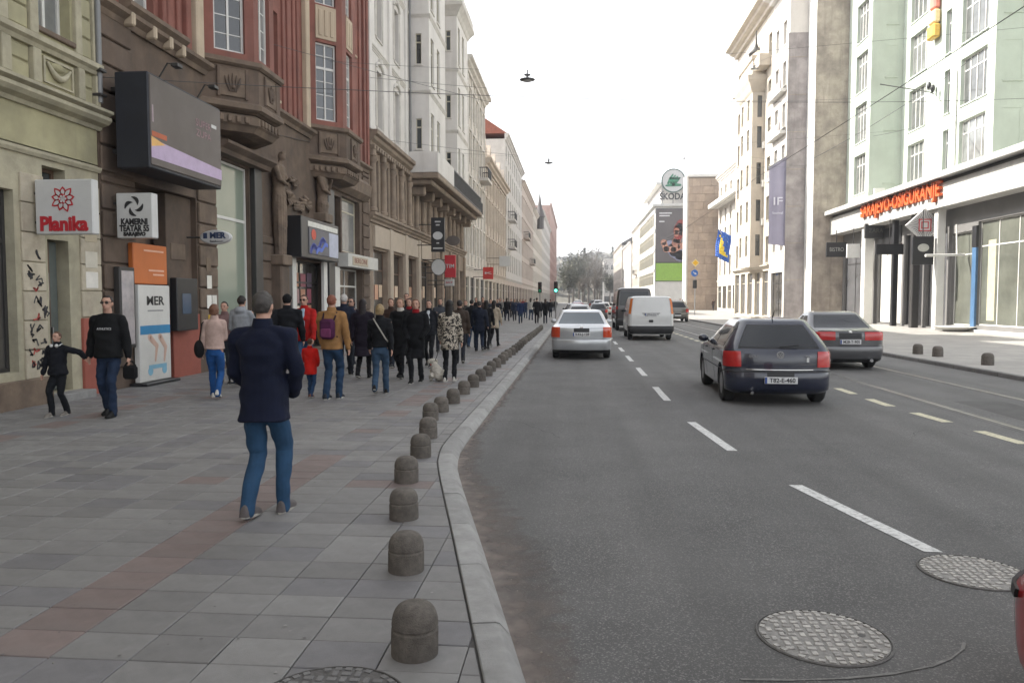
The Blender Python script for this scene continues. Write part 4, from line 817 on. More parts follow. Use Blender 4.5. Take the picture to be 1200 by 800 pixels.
# shop storey and canopy
fs = FRr(20.3); shop = [(-43.2, -41.0, .3, 5.2), (-40.6, -30.5, .35, 5.6), (-53.3, -49.6, .1, 5.2), (-59.8, -54.2, .1, 5.6), (-49.1, -46.7, .1, 5.6), (-46.2, -43.8, .1, 5.5)]
g = MB(); fs.wall(g, -60.2, -27.9, -.05, 8.25, shop, .4); shell(g, fs, -60.2, -27.9, -.05, 8.25, 12, .41); obj('ground_floor_wall', g, M('shop_storey_grey', (.16, .155, .15), .7, .1, 1), t)
GL_lit = M('shop_glass_pale', (.115, .12, .10), .1, .35, .5, spec=.8)
GL_grey = M('shop_glass_grey', (.10, .10, .105), .1, .3, .5, spec=.8)
for k, h in enumerate(shop): window(t, fs, *h, w=-.15, style='shop' if k in (0, 1, 3) else 'none', fm=FR_white if k in (0, 1) else FR_dark, gm=[GL_lit, GL_lit, M('shop_shutter_white', (.55, .54, .5), .6, .08), GL_grey, M_black, GL_grey][k], name='shop_window')
for a, c in ((-34.5, 'e0dcc8'), (-36.6, 'b8b4a4'), (-39.9, 'a8a48c')): piece('curtain', fs, a, a+.7, .6, 4.6, -.19, -.16, plain(c, .8), t, .01)
piece('blue_panel', fs, -40.95, -40.55, .1, 4.3, -.02, .1, M('shop_blue', (.06, .13, .24), .4), t); piece('dark_panel', fs, -40.96, -40.54, 4.31, 5.4, -.02, .12, M_black, t)
piece('white_panel', fs, -53.3, -49.7, 5.25, 6.3, -.02, .06, M_black, t); piece('threshold', fs, -43.5, -30, -.04, .12, -.02, .25, M_rw, t)
for y, wd_, m in ((43.5, .22, M_rw), (49.3, .16, M_black), (46.45, .2, FR_dark), (53.8, .3, M_rw)): g = MB(); g.cbox(19.75-wd_, 19.75+wd_, y-wd_, y+wd_, .0, 6.7, .03); obj('canopy_column', g, m, t)
cx0, cx1 = 19.2, 22.4; M_can = M('canopy_weathered_white', (.47, .46, .435), .65, .15, 1, stain=.4, stain_col=(.27, .26, .24), streak=.5)
g = MB(); g.box(cx0+.25, 20.28, 29, 61.6, 6.55, 6.62); obj('canopy_soffit', g, M_can, t)
g = MB(); g.cbox(cx0+.1, cx0+.24, 29, 61.6, 6.55, 7.82, .01); obj('canopy_fascia', g, M_can, t)
g = MB(); g.cbox(cx0-.3, cx1, 29, 61.7, 8.05, 8.26, .03); g.cbox(cx0-.38, cx0-.28, 29, 61.7, 8.0, 8.32, .02); obj('canopy_roof', g, M_can, t)
g = MB(); g.box(cx0+.3, 20.2, 29.05, 61.5, 7.83, 8.04); obj('canopy_gap', g, FR_dark, t)
# signs on the canopy
M_or = M('sign_orange', (.6, .1, .02), .45, .05)
s = thing('lettering_sign', 'long row of orange block letters on the white canopy edge', 'sign', (19.1, 48, 7.2)); lettering(s, 'SARAJEVO-OSIGURANJE', 1.15, M_or, (cx0+.0, 47.9, 7.5), R(-90), 11.2, .1, .02)
g = MB(); g.box(cx0+.03, cx0+.09, 42.5, 53.4, 7.2, 7.28); g.box(cx0+.03, cx0+.09, 42.5, 53.4, 7.66, 7.74); obj('mounting_rail', g, M_zinc, s)
s = thing('diamond_sign', 'white diamond sign with rays and red square emblem under the canopy', 'sign', (18.85, 44.2, 4.9)); c_ = fy(1083, 264, 44.2); D = 1.0
g = MB(); g.prism([(c_.x-D, c_.z), (c_.x, c_.z-.93), (c_.x+D, c_.z), (c_.x, c_.z+.93)], 44.1, 44.3, lambda y, x, z: (x, y, z)); obj('panel', g, M_sign, s)
g = MB()
for k in range(36):
    a = 2*math.pi*k/36; r0 = .37; r1 = .92/(abs(math.cos(a))/D*.92+abs(math.sin(a))/.93*.92)*.86; q = .012
    g.box(r0, r1, -q, q, 0, .006, lambda u, v, h, a=a: (c_.x+u*math.cos(a)-v*math.sin(a), 44.098-h, c_.z+u*math.sin(a)+v*math.cos(a)))
obj('rays', g, M_ink, s); g = MB()
for q in (.34, .2):
    for (x0, x1, z0, z1) in ((-q, q, q-.06, q), (-q, q, -q, -q+.06), (-q, -q+.06, -q+.06, q-.06), (q-.06, q, -q+.06, q-.06)): g.box(c_.x+x0, c_.x+x1, 44.09, 44.099, c_.z+z0, c_.z+z1)
obj('emblem', g, M_signred, s); g = MB(); g.tube([(c_.x, 44.2, c_.z+.9), (c_.x, 44.2, 6.6)], .04); obj('bracket', g, M_zinc, s)
def rsign(label, px0, px1, py0, py1, Y, mat, tx=None, tm=None):
    a, b = fy(px0, py0, Y), fy(px1, py1, Y); s = signbox('canopy_sign', label, a.x, b.x, Y, Y+.2, b.z, a.z, mat)
    if tx: lettering(s, tx, (a.z-b.z)*.4, tm, ((a.x+b.x)/2, Y-.006, (a.z+b.z)/2), 0, (b.x-a.x)*.7, .004)
    g = MB(); g.tube([((a.x+b.x)/2, Y+.1, a.z-.02), ((a.x+b.x)/2, Y+.1, 6.56)], .03); obj('bracket', g, FR_dark, s); return s, a, b
s, a, b = rsign('square black sign with white oval under the diamond sign', 1070, 1094, 277, 310, 43.4, M_black)
g = MB(); g.lathe([(1, 0), (1, .006), (.02, .006)], (0, 0, 0), 18, lambda x, y, z: ((a.x+b.x)/2+x*.3, 43.395-z, (a.z+b.z)/2+.15+y*.22)); obj('oval', g, plain('b8b8b0'), s)
rsign('long black bar sign under the canopy beside black shopfront', 1027, 1059, 286, 298, 48, M_black); rsign('black sign with pale lettering at the far end of the canopy', 969, 992, 284, 301, 56, M_black, 'BISTRO', plain('a0a09a')); rsign('small white lightbox beside the black lettered canopy sign', 993, 1008, 286, 302, 54.5, M_sign)
rsign('dark sign with grey lettering over the white shutter', 1014, 1042, 262, 279, 52.5, M('sign_charcoal', (.05, .05, .052), .5), 'ZARAF', plain('70706c'))
s = thing('awning_arm', 'pale horizontal awning bar under the canopy by the blue panel', 'awning', (19.3, 42, 4)); g = MB(); g.tube([(18.2, 41.6, 3.95), (20.3, 41.9, 4.0)], .07); obj('bar', g, M_rw, s); g = MB(); g.tube([(19.9, 41.85, 4), (19.9, 42, 5.6)], .04); obj('hanger', g, M_rw, s)
s = thing('facade_ornament', 'tall gold and pink lettered sign hung on the mint wall', 'sign', (22.3, 50, 17)); a0 = fx(1095, 50, 22.3); 
for k in range(6): g = MB(); g.cbox(22.0+.04*k, 22.46, a0.y-.5+.06*k, a0.y+.5-.06*k, a0.z+.2+k*.9, a0.z+1.05+k*.9, .1); obj('sign_segment', g, plain(['c8a048', 'd8c090', 'c87868', 'd8c0a0', 'c06858', 'd0a860'][k], .5), s)
s = thing('planter', 'low pale round planter dish on the pavement by the canopy column', 'planter', (19.3, 42, .006)); g = MB(); g.lathe([(.5, .006), (.62, .1), (.95, .2), (1.0, .26), (.95, .28), (.8, .2), (.1, .18)], (19.6, 41.2, 0), 24); obj('dish', g, M_rw, s, 40)

# ---- weathered building past the mint one
t = thing('weathered_building', 'tall bright building with stained side walls and hanging lavender banner', 'building', (18, 66, 0))
f = Fac(18.0, 60.25, 0); g = MB(); f.wall(g, 0, 3.5, -.05, 27, [], .2); obj('side_wall', g, M_r2, t)
f2 = FRr(18.0); g = MB(); f2.wall(g, -62.3, -60.25, -.05, 27, []); obj('wall', g, M_rw, t)
f = Fac(16.5, 62.32, 0); g = MB(); f.wall(g, 0, 1.6, -.05, 22.5, [], .2); obj('side_wall', g, M_r2g, t)
for v in np.arange(3.2, 22, 2.9): piece('slab_line', f, .0, 1.45, v, v+.05, -.01, .02, M_r2, t)
f3 = FRr(16.6); hs = [(-c-.5, -c+.5, v, v+1.9) for v in (5.6, 8.9, 12.2, 15.5, 18.8, 22) for c in (63.7, 66.0)]; sh = [(-66.8, -63.2, .2, 3.9)]
g = MB(); f3.wall(g, -67.4, -62.32, -.05, 26.5, hs+sh); shell(g, f3, -67.4, -62.33, -.05, 26.5, 12); obj('wall', g, M('bright_plaster', (.55, .52, .48), .85, .08, .9, stain=.3, stain_col=(.4, .36, .32), streak=.3), t)
MW = MATS['bright_plaster']
for h in hs: window(t, f3, *h, style='cross', fm=FR_white, gm=GL_pale, sill=M_rw)
for h in sh: window(t, f3, *h, style='shop', fm=FR_dark, gm=GL_shop, name='shop_window')
for v in (12.0, 15.3, 18.6): piece('balcony_slab', f3, -67.2, -63, v-.4, v-.15, -.02, .5, M_rw, t); piece('balcony_front', f3, -67.2, -63, v-.15, v+.5, .42, .5, M_r2g, t)
mould('cornice', f3, -67.4, -62.4, CORN(26.4, 1.0, 1.4), M_rw, t)
s = thing('street_banner', 'lavender grey cloth banner hanging on the bright facade', 'banner', (16.3, 66, 5)); P = [(16.58, 62.42), (16.25, 62.5), (15.9, 62.4), (15.55, 62.52), (15.22, 62.45)]; g = MB(); n = len(P)
vs = [(x, y-.05*k, 5.9+.04*k) for k, (x, y) in enumerate(P)]+[(x, y, 13.0-.22*k) for k, (x, y) in enumerate(P)]; vs += [(x+.01, y+.02, z) for x, y, z in vs]
g.add(vs, [(i, i+1, n+i+1, n+i) for i in range(n-1)]+[(2*n+i, 2*n+i+1, 3*n+i+1, 3*n+i) for i in range(n-1)]+[(0, n, 3*n, 2*n), (n-1, 2*n-1, 4*n-1, 3*n-1)]); obj('cloth', g, M('banner_lavender', (.33, .31, .40), .8, .08, .8), s, 60)
lettering(s, 'IF', .9, plain('d8d6e0'), (15.9, 62.28, 9.4), 0, .7, .01); lettering(s, 'festival', .3, plain('d8d6e0'), (15.9, 62.28, 8.5), 0, .8, .01); g = MB(); g.tube([(16.7, 62.45, 13.05), (15.15, 62.45, 12.1)], .05); obj('rod', g, M_zinc, s)
# ---- corner bay building with cornice turret
t = thing('turret_building', 'cream building with projecting bay, tall windows and heavy turret cornice', 'building', (16, 74, 0))
f3 = FRr(16.7); hs = [(-c-.55, -c+.55, v, v+2.1) for v in (8.6, 12, 15.4, 18.6, 22.6) for c in (68.8, 77.2, 79.2, 81.2)]+[(-c-.5, -c+.5, 4.9, 7.2) for c in (68.8, 77.2, 79.2, 81.2)]; sh = [(-c-1.0, -c+1.0, .2, 4.2) for c in (69.2, 72.2, 75.2, 78.2, 81)]
M_tc = M('cream_stone_plaster', (.50, .45, .38), .85, .1, 1, stain=.3, stain_col=(.32, .28, .23), streak=.3)
g = MB(); f3.wall(g, -82.4, -67.45, -.05, 26.8, hs+sh); shell(g, f3, -82.4, -67.45, -.05, 26.8, 12); obj('wall', g, M_tc, t)
for h in hs: window(t, f3, *h, style='cross', fm=FR_cream, gm=GL_dark, sill=M_tc)
for h in sh: window(t, f3, *h, style='shop', fm=FR_cream, gm=GL_grey, name='shop_window')
fq = Fac(15.6, 70.4, 0); bh = [(.45, .85, v, v+1.9) for v in (5.6, 8.7, 12, 15.2, 17.9)]; g = MB(); fq.wall(g, 0, 1.2, 4.6, 20.4, bh, .15)
fb = FRr(15.6); bf = [(a_, a_+.9, v, v+1.9) for v in (5.6, 8.7, 12, 15.2, 17.9) for a_ in (-74.9, -72.4)]; fb.wall(g, -75.5, -70.4, 4.6, 20.4, bf, .15); g.add([(15.6, 75.5, 4.6), (16.8, 75.5, 4.6), (16.8, 75.5, 20.4), (15.6, 75.5, 20.4)], [(0, 1, 2, 3)]); g.add([(15.6, 70.4, 4.6), (16.8, 70.4, 4.6), (16.8, 75.5, 4.6), (15.6, 75.5, 4.6)], [(0, 1, 2, 3)]); obj('bay_wall', g, M_tc, t)
for h in bh: window(t, fq, *h, w=-.1, style='top', fm=FR_dark, gm=GL_dark)
for h in bf: window(t, fb, *h, w=-.1, style='cross', fm=FR_cream, gm=GL_dark)
R5 = lambda o, v: [(15.6-o, 70.4-o, v-1.3), (17.5, 70.4-o, v-1.3), (17.5, 75.5+o, v-1.3), (15.6-o, 75.5+o, v-1.3)]
g = MB(); g.rings([R5(.02, 21.4), R5(.15, 21.6), R5(.3, 22.0), R5(.5, 22.4), R5(.55, 22.8), R5(.1, 22.9), R5(0, 24.2), R5(.15, 24.3), R5(.15, 24.6), R5(-.5, 25.2)]); obj('turret_cornice', g, M_tc, t); piece('attic', f3, -82, -67.6, 27.62, 30, -3, -.6, M_tc, t); piece('upper_balcony', f3, -80, -68.5, 21.9, 22.9, -.02, 1.0, M_tc, t)
g = MB(); g.lathe([(.5, 25.1), (.7, 25.5), (.3, 25.9), (.12, 26.4), (.03, 27.6)], (16.4, 72.9, -1.3), 12); obj('finial', g, FR_dark, t, 50)
mould('cornice', f3, -82.5, -67.5, CORN(26.6, 1.0, 1.3), M_tc, t); mould('string_course', f3, -82.5, -67.5, CORN(4.4, .3, .3), M_tc, t)
for k, v in enumerate((8.3, 11.7, 15.1)): piece('air_conditioner', fq, .9, 1.15, v, v+.6, .02, .3, FR_white, t)
# low building with overhanging cornice and flag, stone-clad block, corner block with adverts
block('ledge_building', 'white building with deep overhanging ledge and national flag', FRr(21.6), -119, -82.6, 19.5, M('warm_white', (.6, .56, .5), .85, .08, 1), [(5.2, 8.0), (9.4, 12.2), (13, 15), (16.4, 18.4)], 10, 1.4, fm=FR_cream, cornice=.5, gf=4.4, depth=14)
piece('ledge', FRr(21.6), -119, -82.6, 15.4, 16.0, -.02, 1.6, M_rw, bpy.data.objects['ledge_building'])
s = thing('flag', 'blue flag with yellow triangle on a slanted pole over the pavement', 'flag', (20, 104, 6)); Yf = 104.0; q0 = fy(841, 268, Yf)
g = MB(); pa, pb = Vector((21.6, Yf, 7.2)), Vector((q0.x, Yf-.3, q0.z)); g.tube([pa, pb], .035); obj('pole', g, FR_white, s)
g = MB(); nx, nz = 9, 13; gv = []
for j in range(nz):
    for i in range(nx): gv.append((q0.x+.22*i+.05*math.sin(j*.7)-.03*j, Yf-.3+.15*math.sin(i*1.1+j*.25), q0.z-.05-.12*i-.3*j))
def cell(i, j): u = i/(nx-1); v = j/(nz-1); return 1 if (v > .2 and v < .86 and u > .18+(v-.2)*.1 and u < .18+.62*(v-.2)/.66+.1) else 0
for j in range(nz-1):
    for i in range(nx-1): g.m = cell(i+.5, j+.5); k = j*nx+i; g.add([gv[k], gv[k+1], gv[k+nx+1], gv[k+nx]], [(0, 1, 2, 3)])
g.v = [p for p in g.v]; o = link('cloth', g.mesh('cloth', [M('flag_blue', (.02, .10, .42), .7), M('flag_yellow', (.75, .55, .03), .7)], 60, s.location), s); o.modifiers.new('thick', 'SOLIDIFY').thickness = .01
for k in range(6): p = Vector(gv[(2+k+2)*nx+min(7, 2+k)]); g = MB(); g.cbox(p.x-.05, p.x+.05, p.y-.03, p.y-.02, p.z-.05, p.z+.05, .01); obj('star', g, M_sign, s)
t = thing('stone_clad_building', 'blank brown stone-clad block standing forward on the right', 'building', (20, 126, 0)); f = Fac(17.3, 121, 0)
g = MB(); g.box(17.3, 40, 121, 124.5, -.05, 20.6); obj('core_wall', g, M('stone_joint', (.2, .165, .135), .9, .1), t); rr = random.Random(3)
M_clad = M('stone_cladding', (.36, .285, .225), .85, .14, 1.5, .4, 30, rnd=.14, stain=.3, stain_col=(.22, .18, .15)); v = 0
for j in range(17):
    a = -rr.uniform(0, 1.2)
    while a < 7.4:
        e = min(a+rr.uniform(1.1, 2.0), 7.5); a_ = max(a, 0)
        if e-a_ > .15: piece('stone_panel', f, a_+.01, e-.015, v+.01, v+1.18, -.02, .05+rr.uniform(0, .03), M_clad, t, .02)
        a = e
    v += 1.2
g = MB(); g.box(17.05, 40.2, 120.7, 124.8, 20.62, 21.0); obj('roof_edge', g, M_rw, t); fw_ = FRr(17.28); piece('street_wall', fw_, -124.5, -121, .0, 20.55, -.02, .25, M_rw, t)
t = thing('corner_building', 'pale office building carrying the green car advert on its side wall', 'building', (17, 160, 0)); f = Fac(15.2, 150, 0); g = MB(); g.box(15.2, 40, 150, 186, -.05, 19.6); obj('core_wall', g, M_rw, t)
fk = FRr(15.18); 
for v in (4.6, 8.4, 12.2, 16): 
    for c in np.arange(152, 186, 3.4): window(t, fk, -c-2.6, -c, v, v+2.4, w=.04, style='quad', fm=FR_cream, gm=GL_dark)
    piece('floor_band', fk, -186, -150, v+2.5, v+3.0, -.01, .12, M_rw, t)
g = MB(); g.box(14.6, 40, 149.4, 186.4, 19.62, 20.1); obj('roof_edge', g, M_rw, t); g = MB(); g.box(16.5, 30, 152, 180, 20.1, 24.0); obj('roof_storey', g, M_c4, t); g = MB(); g.box(15.4, 30, 151, 181, 24.02, 24.4); obj('roof_slab', g, M_rw, t)
s = thing('advert_hoarding', 'tall dark advert with seated boxer in red above a green strip', 'hoarding', (18, 149.5, 5)); f = Fac(15.35, 149.95, 0)
piece('backing', f, 0, 6.6, 5.2, 19.2, -.02, .1, M_black, s); piece('picture_ground', f, .05, 6.55, 8.9, 19.1, .09, .12, M('advert_grey', (.12, .105, .105), .6, .1, .3), s); piece('green_strip', f, .05, 6.55, 5.3, 8.7, .09, .13, M('advert_green', (.26, .45, .06), .6), s)
obj('print_vest', fblob(f, [(2.6, 12.2), (3.6, 11.0), (4.6, 10.2), (5.6, 10.0)], [.9, 1.2, 1.1, .9], .14), plain('8c8ea8', .6), s)
obj('print_neck', fblob(f, [(4.2, 13.6), (3.9, 12.6)], [.7, .9], .146), plain('a06a58', .6), s); obj('print_head', fblob(f, [(4.7, 16.3), (4.4, 15.2), (4.3, 14.1)], [.75, 1.05, .9], .152), plain('8c2a22', .6), s); obj('print_face', fblob(f, [(3.95, 15.0), (3.9, 14.2)], [.5, .45], .158), plain('b5725c', .6), s)
obj('print_arm', fblob(f, [(1.5, 12.7), (2.0, 11.4), (3.4, 11.3), (5.3, 12.2)], [.6, .62, .6, .55], .158), plain('c08a74', .6), s); obj('print_arm', fblob(f, [(5.9, 13.4), (5.6, 12.0), (4.2, 11.9)], [.55, .6, .5], .164), plain('b57c66', .6), s)
for z, w_ in ((18.2, 2.4), (17.7, 2.0), (16.6, 1.0)): piece('print_line', f, .6, .6+w_, z, z+.22, .12, .125, plain('d8d8d8'), s, .001)
s = thing('roof_sign', 'round green winged emblem over black lettering on the corner roof', 'sign', (17.8, 149.6, 19.6)); c_ = fy(789, 212, 149.6)
g = MB(); g.lathe([(1, 0), (1, .3), (.02, .3)], (0, 0, 0), 32, lambda x, y, z: (c_.x+x*2.25, 149.6-z, c_.z+y*2.25)); obj('disc', g, M_sign, s); g = MB(); g.lathe([(.93, .0), (1.02, .0), (1.02, .34), (.93, .34)], (0, 0, 0), 32, lambda x, y, z: (c_.x+x*2.25, 149.6-z, c_.z+y*2.25), cap=False); obj('ring', g, M('emblem_dark', (.03, .08, .06), .4), s)
M_eg = M('emblem_green', (.02, .2, .1), .4); fe_ = Fac(c_.x, 149.28, 0)
for k in range(4): obj('wing_feather', fblob(fe_, [(-1.0+.5*k, c_.z-.5+.05*k), (-.55+.5*k, c_.z+.5-.05*k), (-.1+.45*k, c_.z+1.2-.22*k)], [.2, .24, .1], .02+.004*k), M_eg, s)
obj('arrow', fblob(fe_, [(-1.4, c_.z-.95), (0, c_.z-.75), (1.3, c_.z-.85)], [.14, .34, .2], .045), M_eg, s)
tz = fy(789, 231, 149.6).z; lettering(s, 'SKODA', 1.7, M_ink, (c_.x-.2, 149.0, tz), 0, 5.0, .1, .05); obj('caron', fblob(Fac(c_.x-2.25, 149.0, 0), [(-.32, tz+.98), (0, tz+.74), (.32, tz+.98)], [.08, .08, .08], .1), M_ink, s); g = MB(); [g.box(c_.x+q-.1, c_.x+q+.1, 149.7, 149.9, 19.6, c_.z+1) for q in (-2, 0, 2)]; obj('support', g, M_zinc, s)
block('beige_corner_house', 'beige house with dark bay roof past the corner building', FRr(15.4), -212, -186.6, 19.5, M_c1, [(5.2, 7.4), (8.6, 10.8), (12, 14.2), (15.4, 17.6)], 8, 1.3, fm=FR_cream, roof=M_slate, roofh=3.5, balc=((-200, -196, 8.2),))
block('white_far_house', 'white house farther along the right row, after the beige one', FRr(15.0), -246, -212.2, 17, M_white, [(5.2, 7.4), (8.6, 10.8), (12, 14.2)], 10, 1.3, fm=FR_cream, roof=M_slate, roofh=2.5)
block('ivory_far_house', 'ivory house with dark roof at the end of the right row', FRr(14.5), -300, -246.2, 19, M_c1, [(5.2, 7.4), (8.6, 10.8), (12, 14.2), (15.4, 17.6)], 14, 1.4, fm=FR_cream, roof=M_slate, roofh=3.5)
# houses across the street's end
fe = Fac(-26, 395, 0); block('end_house', 'grey flat-roofed house across the end of the street', fe, 40, 62, 22, M_c4, [(5, 7.4), (9, 11.4), (13, 15.4), (17, 19.4)], 7, 1.8)
fe = Fac(-26, 380, 0); block('end_house', 'slim pale house between bare trees at the street end', fe, 8, 15, 17, M_white, [(5, 7.4), (9, 11.4), (13, 15)], 3, 1.4)
# ================================================================== hill, trees, lamps, wires, far signs
M_hill = M('wooded_hill', (.10, .092, .075), .95, .35, .06, stain=.5, stain_col=(.05, .055, .035), sscale=.03)
g = MB(); nx, ny = 60, 14
hv = lambda x, y: -.4+max(0, (y-430)/400)**.8*(35+7*math.sin(x*.013+1)+6*math.sin(x*.041)+4*math.sin(x*.09+y*.02))
for j in range(ny+1):
    for i in range(nx+1): x = -420+i*14; y = 430+j*42; g.v.append((x, y, hv(x, y)))
for j in range(ny):
    for i in range(nx): k = j*(nx+1)+i; g.f.append([k, k+1, k+nx+2, k+nx+1]); g.mi.append(0)
tag(obj('hill', g, M_hill, None, True), None, kind='structure')
M_bark = M('bark', (.075, .062, .05), .95, .25, 6)
LEAF = [M('leaf_%d' % k, c, .8, .3, 3, rnd=.2) for k, c in enumerate([(.075, .075, .05), (.115, .098, .078), (.045, .058, .04)])]
def tree(x, y, z, h, kind, label, group, seed):
    r = random.Random(seed); t = thing('tree', label, 'tree', (x, y, z), 0, group); tr = MB(); cr = MB()
    top = h*(.95 if kind == 2 else .55); tr.tube([(x, y, z-.4), (x+r.uniform(-.1, .1)*h*.05, y, z+top*.5), (x+r.uniform(-.3, .3), y, z+top)], [h*.026, h*.018, h*.006], 7)
    tips = []
    if kind != 2:
        for k in range(16):
            zz = z+h*r.uniform(.28, .62); a = r.uniform(0, 6.28); l = h*r.uniform(.16, .34); d = Vector((math.cos(a), math.sin(a), r.uniform(.7, 1.5))).normalized()
            p0 = Vector((x, y, zz)); p1 = p0+d*l*.5+Vector((0, 0, .05*h)); p2 = p0+d*l+Vector((0, 0, .1*h)); tr.tube([p0, p1, p2], [h*.010, h*.007, h*.002], 5); tips += [p1, p2]
            for q in range(3): e = p1+Vector((r.uniform(-1, 1), r.uniform(-1, 1), r.uniform(.3, 1.3)))*h*.1; tr.tube([p1, e], [h*.005, h*.0015], 4); tips.append(e)
        for p in tips:
            for q in range(20 if kind == 0 else 12):
                c = p+Vector((r.gauss(0, 1), r.gauss(0, 1), r.gauss(0, .9)))*h*.065; s = h*r.uniform(.008, .02)
                n = Vector((r.gauss(0, 1), r.gauss(0, 1), r.gauss(0, 1))).normalized(); u = n.orthogonal().normalized()*s; v = n.cross(u)*(1 if kind == 0 else .25); cr.add([c-u-v, c+u-v, c+u*1.2+v, c-u*.7+v], [(0, 1, 2, 3)])
    else:
        for k in range(620):
            f = r.random()**.75; zz = z+h*(.1+.9*f); rad = h*.2*(1-f)*r.uniform(.35, 1.05)+.05; a = r.uniform(0, 6.28)
            c = Vector((x+rad*math.cos(a), y+rad*math.sin(a), zz-rad*.25)); s = h*r.uniform(.012, .03); o = Vector((math.cos(a), math.sin(a), -.5)).normalized(); u = o*s*1.6; v = Vector((-math.sin(a), math.cos(a), r.uniform(-.3, .3)))*s*.7; cr.add([c-u-v, c+u*.6-v*.3, c+u, c-u+v], [(0, 1, 2, 3)])
    obj('trunk', tr, M_bark, t); link('crown', cr.mesh('crown', LEAF[kind if kind else 0], False, (x, y, z), recalc=False), t)
r = random.Random(4); k = 0
LAB = {0: 'olive crowned tree before the wooded hill at the street end', 1: 'bare brown twiggy tree before the hill at the street end', 2: 'dark pointed conifer before the wooded hill at the street end'}
for (px, pt, Y) in ((672, 300, 372), (679, 297, 405), (685, 291, 436), (690, 296, 392), (697, 282, 428), (703, 300, 383), (708, 305, 442), (713, 310, 410), (718, 290, 452), (724, 300, 470), (730, 304, 446), (667, 310, 350), (700, 316, 340), (683, 318, 336), (715, 322, 332)):
    p = fy(px, pt, Y); z0 = max(-.2, hv(p.x, Y)); kind = 1 if px in (690, 697, 703, 683, 700) else 2 if px in (718, 685, 724) else 0
    tree(p.x, Y, z0, p.z-z0, kind, LAB[kind], 'trees at the street end', k); k += 1
# mixed wood covering the hill: one mass
g = MB()
for k in range(2600):
    x = r.uniform(-110, 150); y = r.uniform(440, 760); z = hv(x, y); h = r.uniform(5, 12); 
    for q in range(7):
        c = Vector((x+r.gauss(0, 1.6), y+r.gauss(0, 1.6), z+h*r.uniform(.25, 1))); s = r.uniform(.7, 1.8); n = Vector((r.gauss(0, 1), r.gauss(0, 1), r.gauss(0, 1))).normalized(); u = n.orthogonal().normalized()*s; v = n.cross(u); g.m = k % 3; g.add([c-u-v, c+u-v*.6, c+u*.8+v, c-u*.6+v*.9], [(0, 1, 2, 3)])
o = link('hillside_wood', g.mesh('hillside_wood', LEAF, False, recalc=False)); tag(o, 'mixed brown and green wood covering the far hillside', 'wood', kind='stuff')
# hanging street lamps on span wires
def wire(pts, label, rad=.012, sag=.3, grp='overhead wires'):
    pts = [Vector(p) for p in pts]; P = []
    for a, b in zip(pts, pts[1:]):
        for q in np.linspace(0, 1, 12)[(0 if not P else 1):]: P.append(a.lerp(b, q)-Vector((0, 0, sag*4*q*(1-q))))
    g = MB(); g.tube(P, rad, 5); tag(obj('overhead_wire', g, M('wire_grey', (.06, .06, .06), .5)), label, 'wire', grp)
M_lamp = M('lamp_grey', (.2, .2, .2), .5, .1)
for px, py, Y, lab in ((618, 92, 24.5, 'grey disc street lamp on span wire beside the white building'), (643, 190, 43, 'grey disc street lamp on span wire past the white building balcony'), (802, 186, 120, 'small disc street lamp hanging above the stone-clad block'), (884, 80, 62, 'small disc street lamp hung before the turret cornice')):
    p = fy(px, py, Y); s = thing('hanging_lamp', lab, 'street lamp', p-Vector((0, 0, .1))); k = .8 if Y < 50 else 1.1
    g = MB(); g.lathe([(.02, -.09*k), (.24*k, -.085*k), (.31*k, -.06*k), (.31*k, -.045*k), (.2*k, -.02*k), (.06*k, -.005*k), (.045*k, .1*k), (.13*k, .12*k), (.13*k, .15*k), (.02, .16*k)], p, 20); obj('shade', g, M_lamp, s, 40)
    g = MB(); g.lathe([(.02, -.135*k), (.16*k, -.12*k), (.19*k, -.1*k)], p, 16); obj('lens', g, FR_white, s, 60); g = MB(); g.box(p.x-.02, p.x+.02, p.y-.02, p.y+.02, p.z+.16*k, p.z+.32*k); obj('clamp', g, M_lamp, s)
    if Y < 100: wire([(XL, Y, p.z+.75), (p.x, Y, p.z+.3*k), (20 if Y < 50 else 16.6, Y, p.z+1.6)], 'thin black span wire carrying the lamp by '+('the red and white house corner' if Y < 30 else 'the long balcony' if Y < 50 else 'the lavender banner'), .005, .05)
wire([(XL, 12.9, 5.55), (20.3, 30, 9.2)], 'long dark wire slanting from the downpipe to the canopy building', .007, .4)
wire([(XL, 13.4, 5.9), (XL+.05, 30.5, 7.9)], 'wire running along the red facade above the billboard', .008, .5); wire([(XL, 20.3, 8.6), (16.6, 62.5, 12.6)], 'wire from the red house over the road to the stained wall', .008, .5)
wire([(XL, 30.6, 10.6), (20.4, 57, 16)], 'wire from the white house corner to the mint building', .008, .5); wire([(XL, 34, 8.8), (18, 61, 12)], 'wire from the taupe belt to the weathered building', .008, .6)
wire([(22.5, 43.9, 15.5), (18.0, 60.3, 12.4)], 'wire strung along the mint facade', .018, .3); wire([(22.5, 46, 12.4), (20.4, 57, 13.2)], 'lower wire strung across the mint recess', .014, .15)
for xr in (6.85,): wire([(xr, -6, 6.3), (xr, 30, 6.3), (xr, 62, 6.3), (xr, 110, 6.3), (xr, 300, 6.3)], 'tram contact wire above the rails', .008, .15)
# bracket lamp on the mint wall
p = fx(1094, 110, 22.4); s = thing('wall_bracket', 'black tension bracket with insulators anchored on the mint wall', 'bracket', p); g = MB(); q = fy(1032, 99, p.y-5); g.tube([p, p+Vector((-.5, -.6, -.05)), q], .035); obj('arm', g, M_black, s)
for k in (0, 1): g = MB(); g.sphere(p+Vector((-.1-.4*k, -.1-.4*k, .35 if k else .3)), (.14, .14, .26), 10, 6); obj('insulator', g, M_black, s, 60)
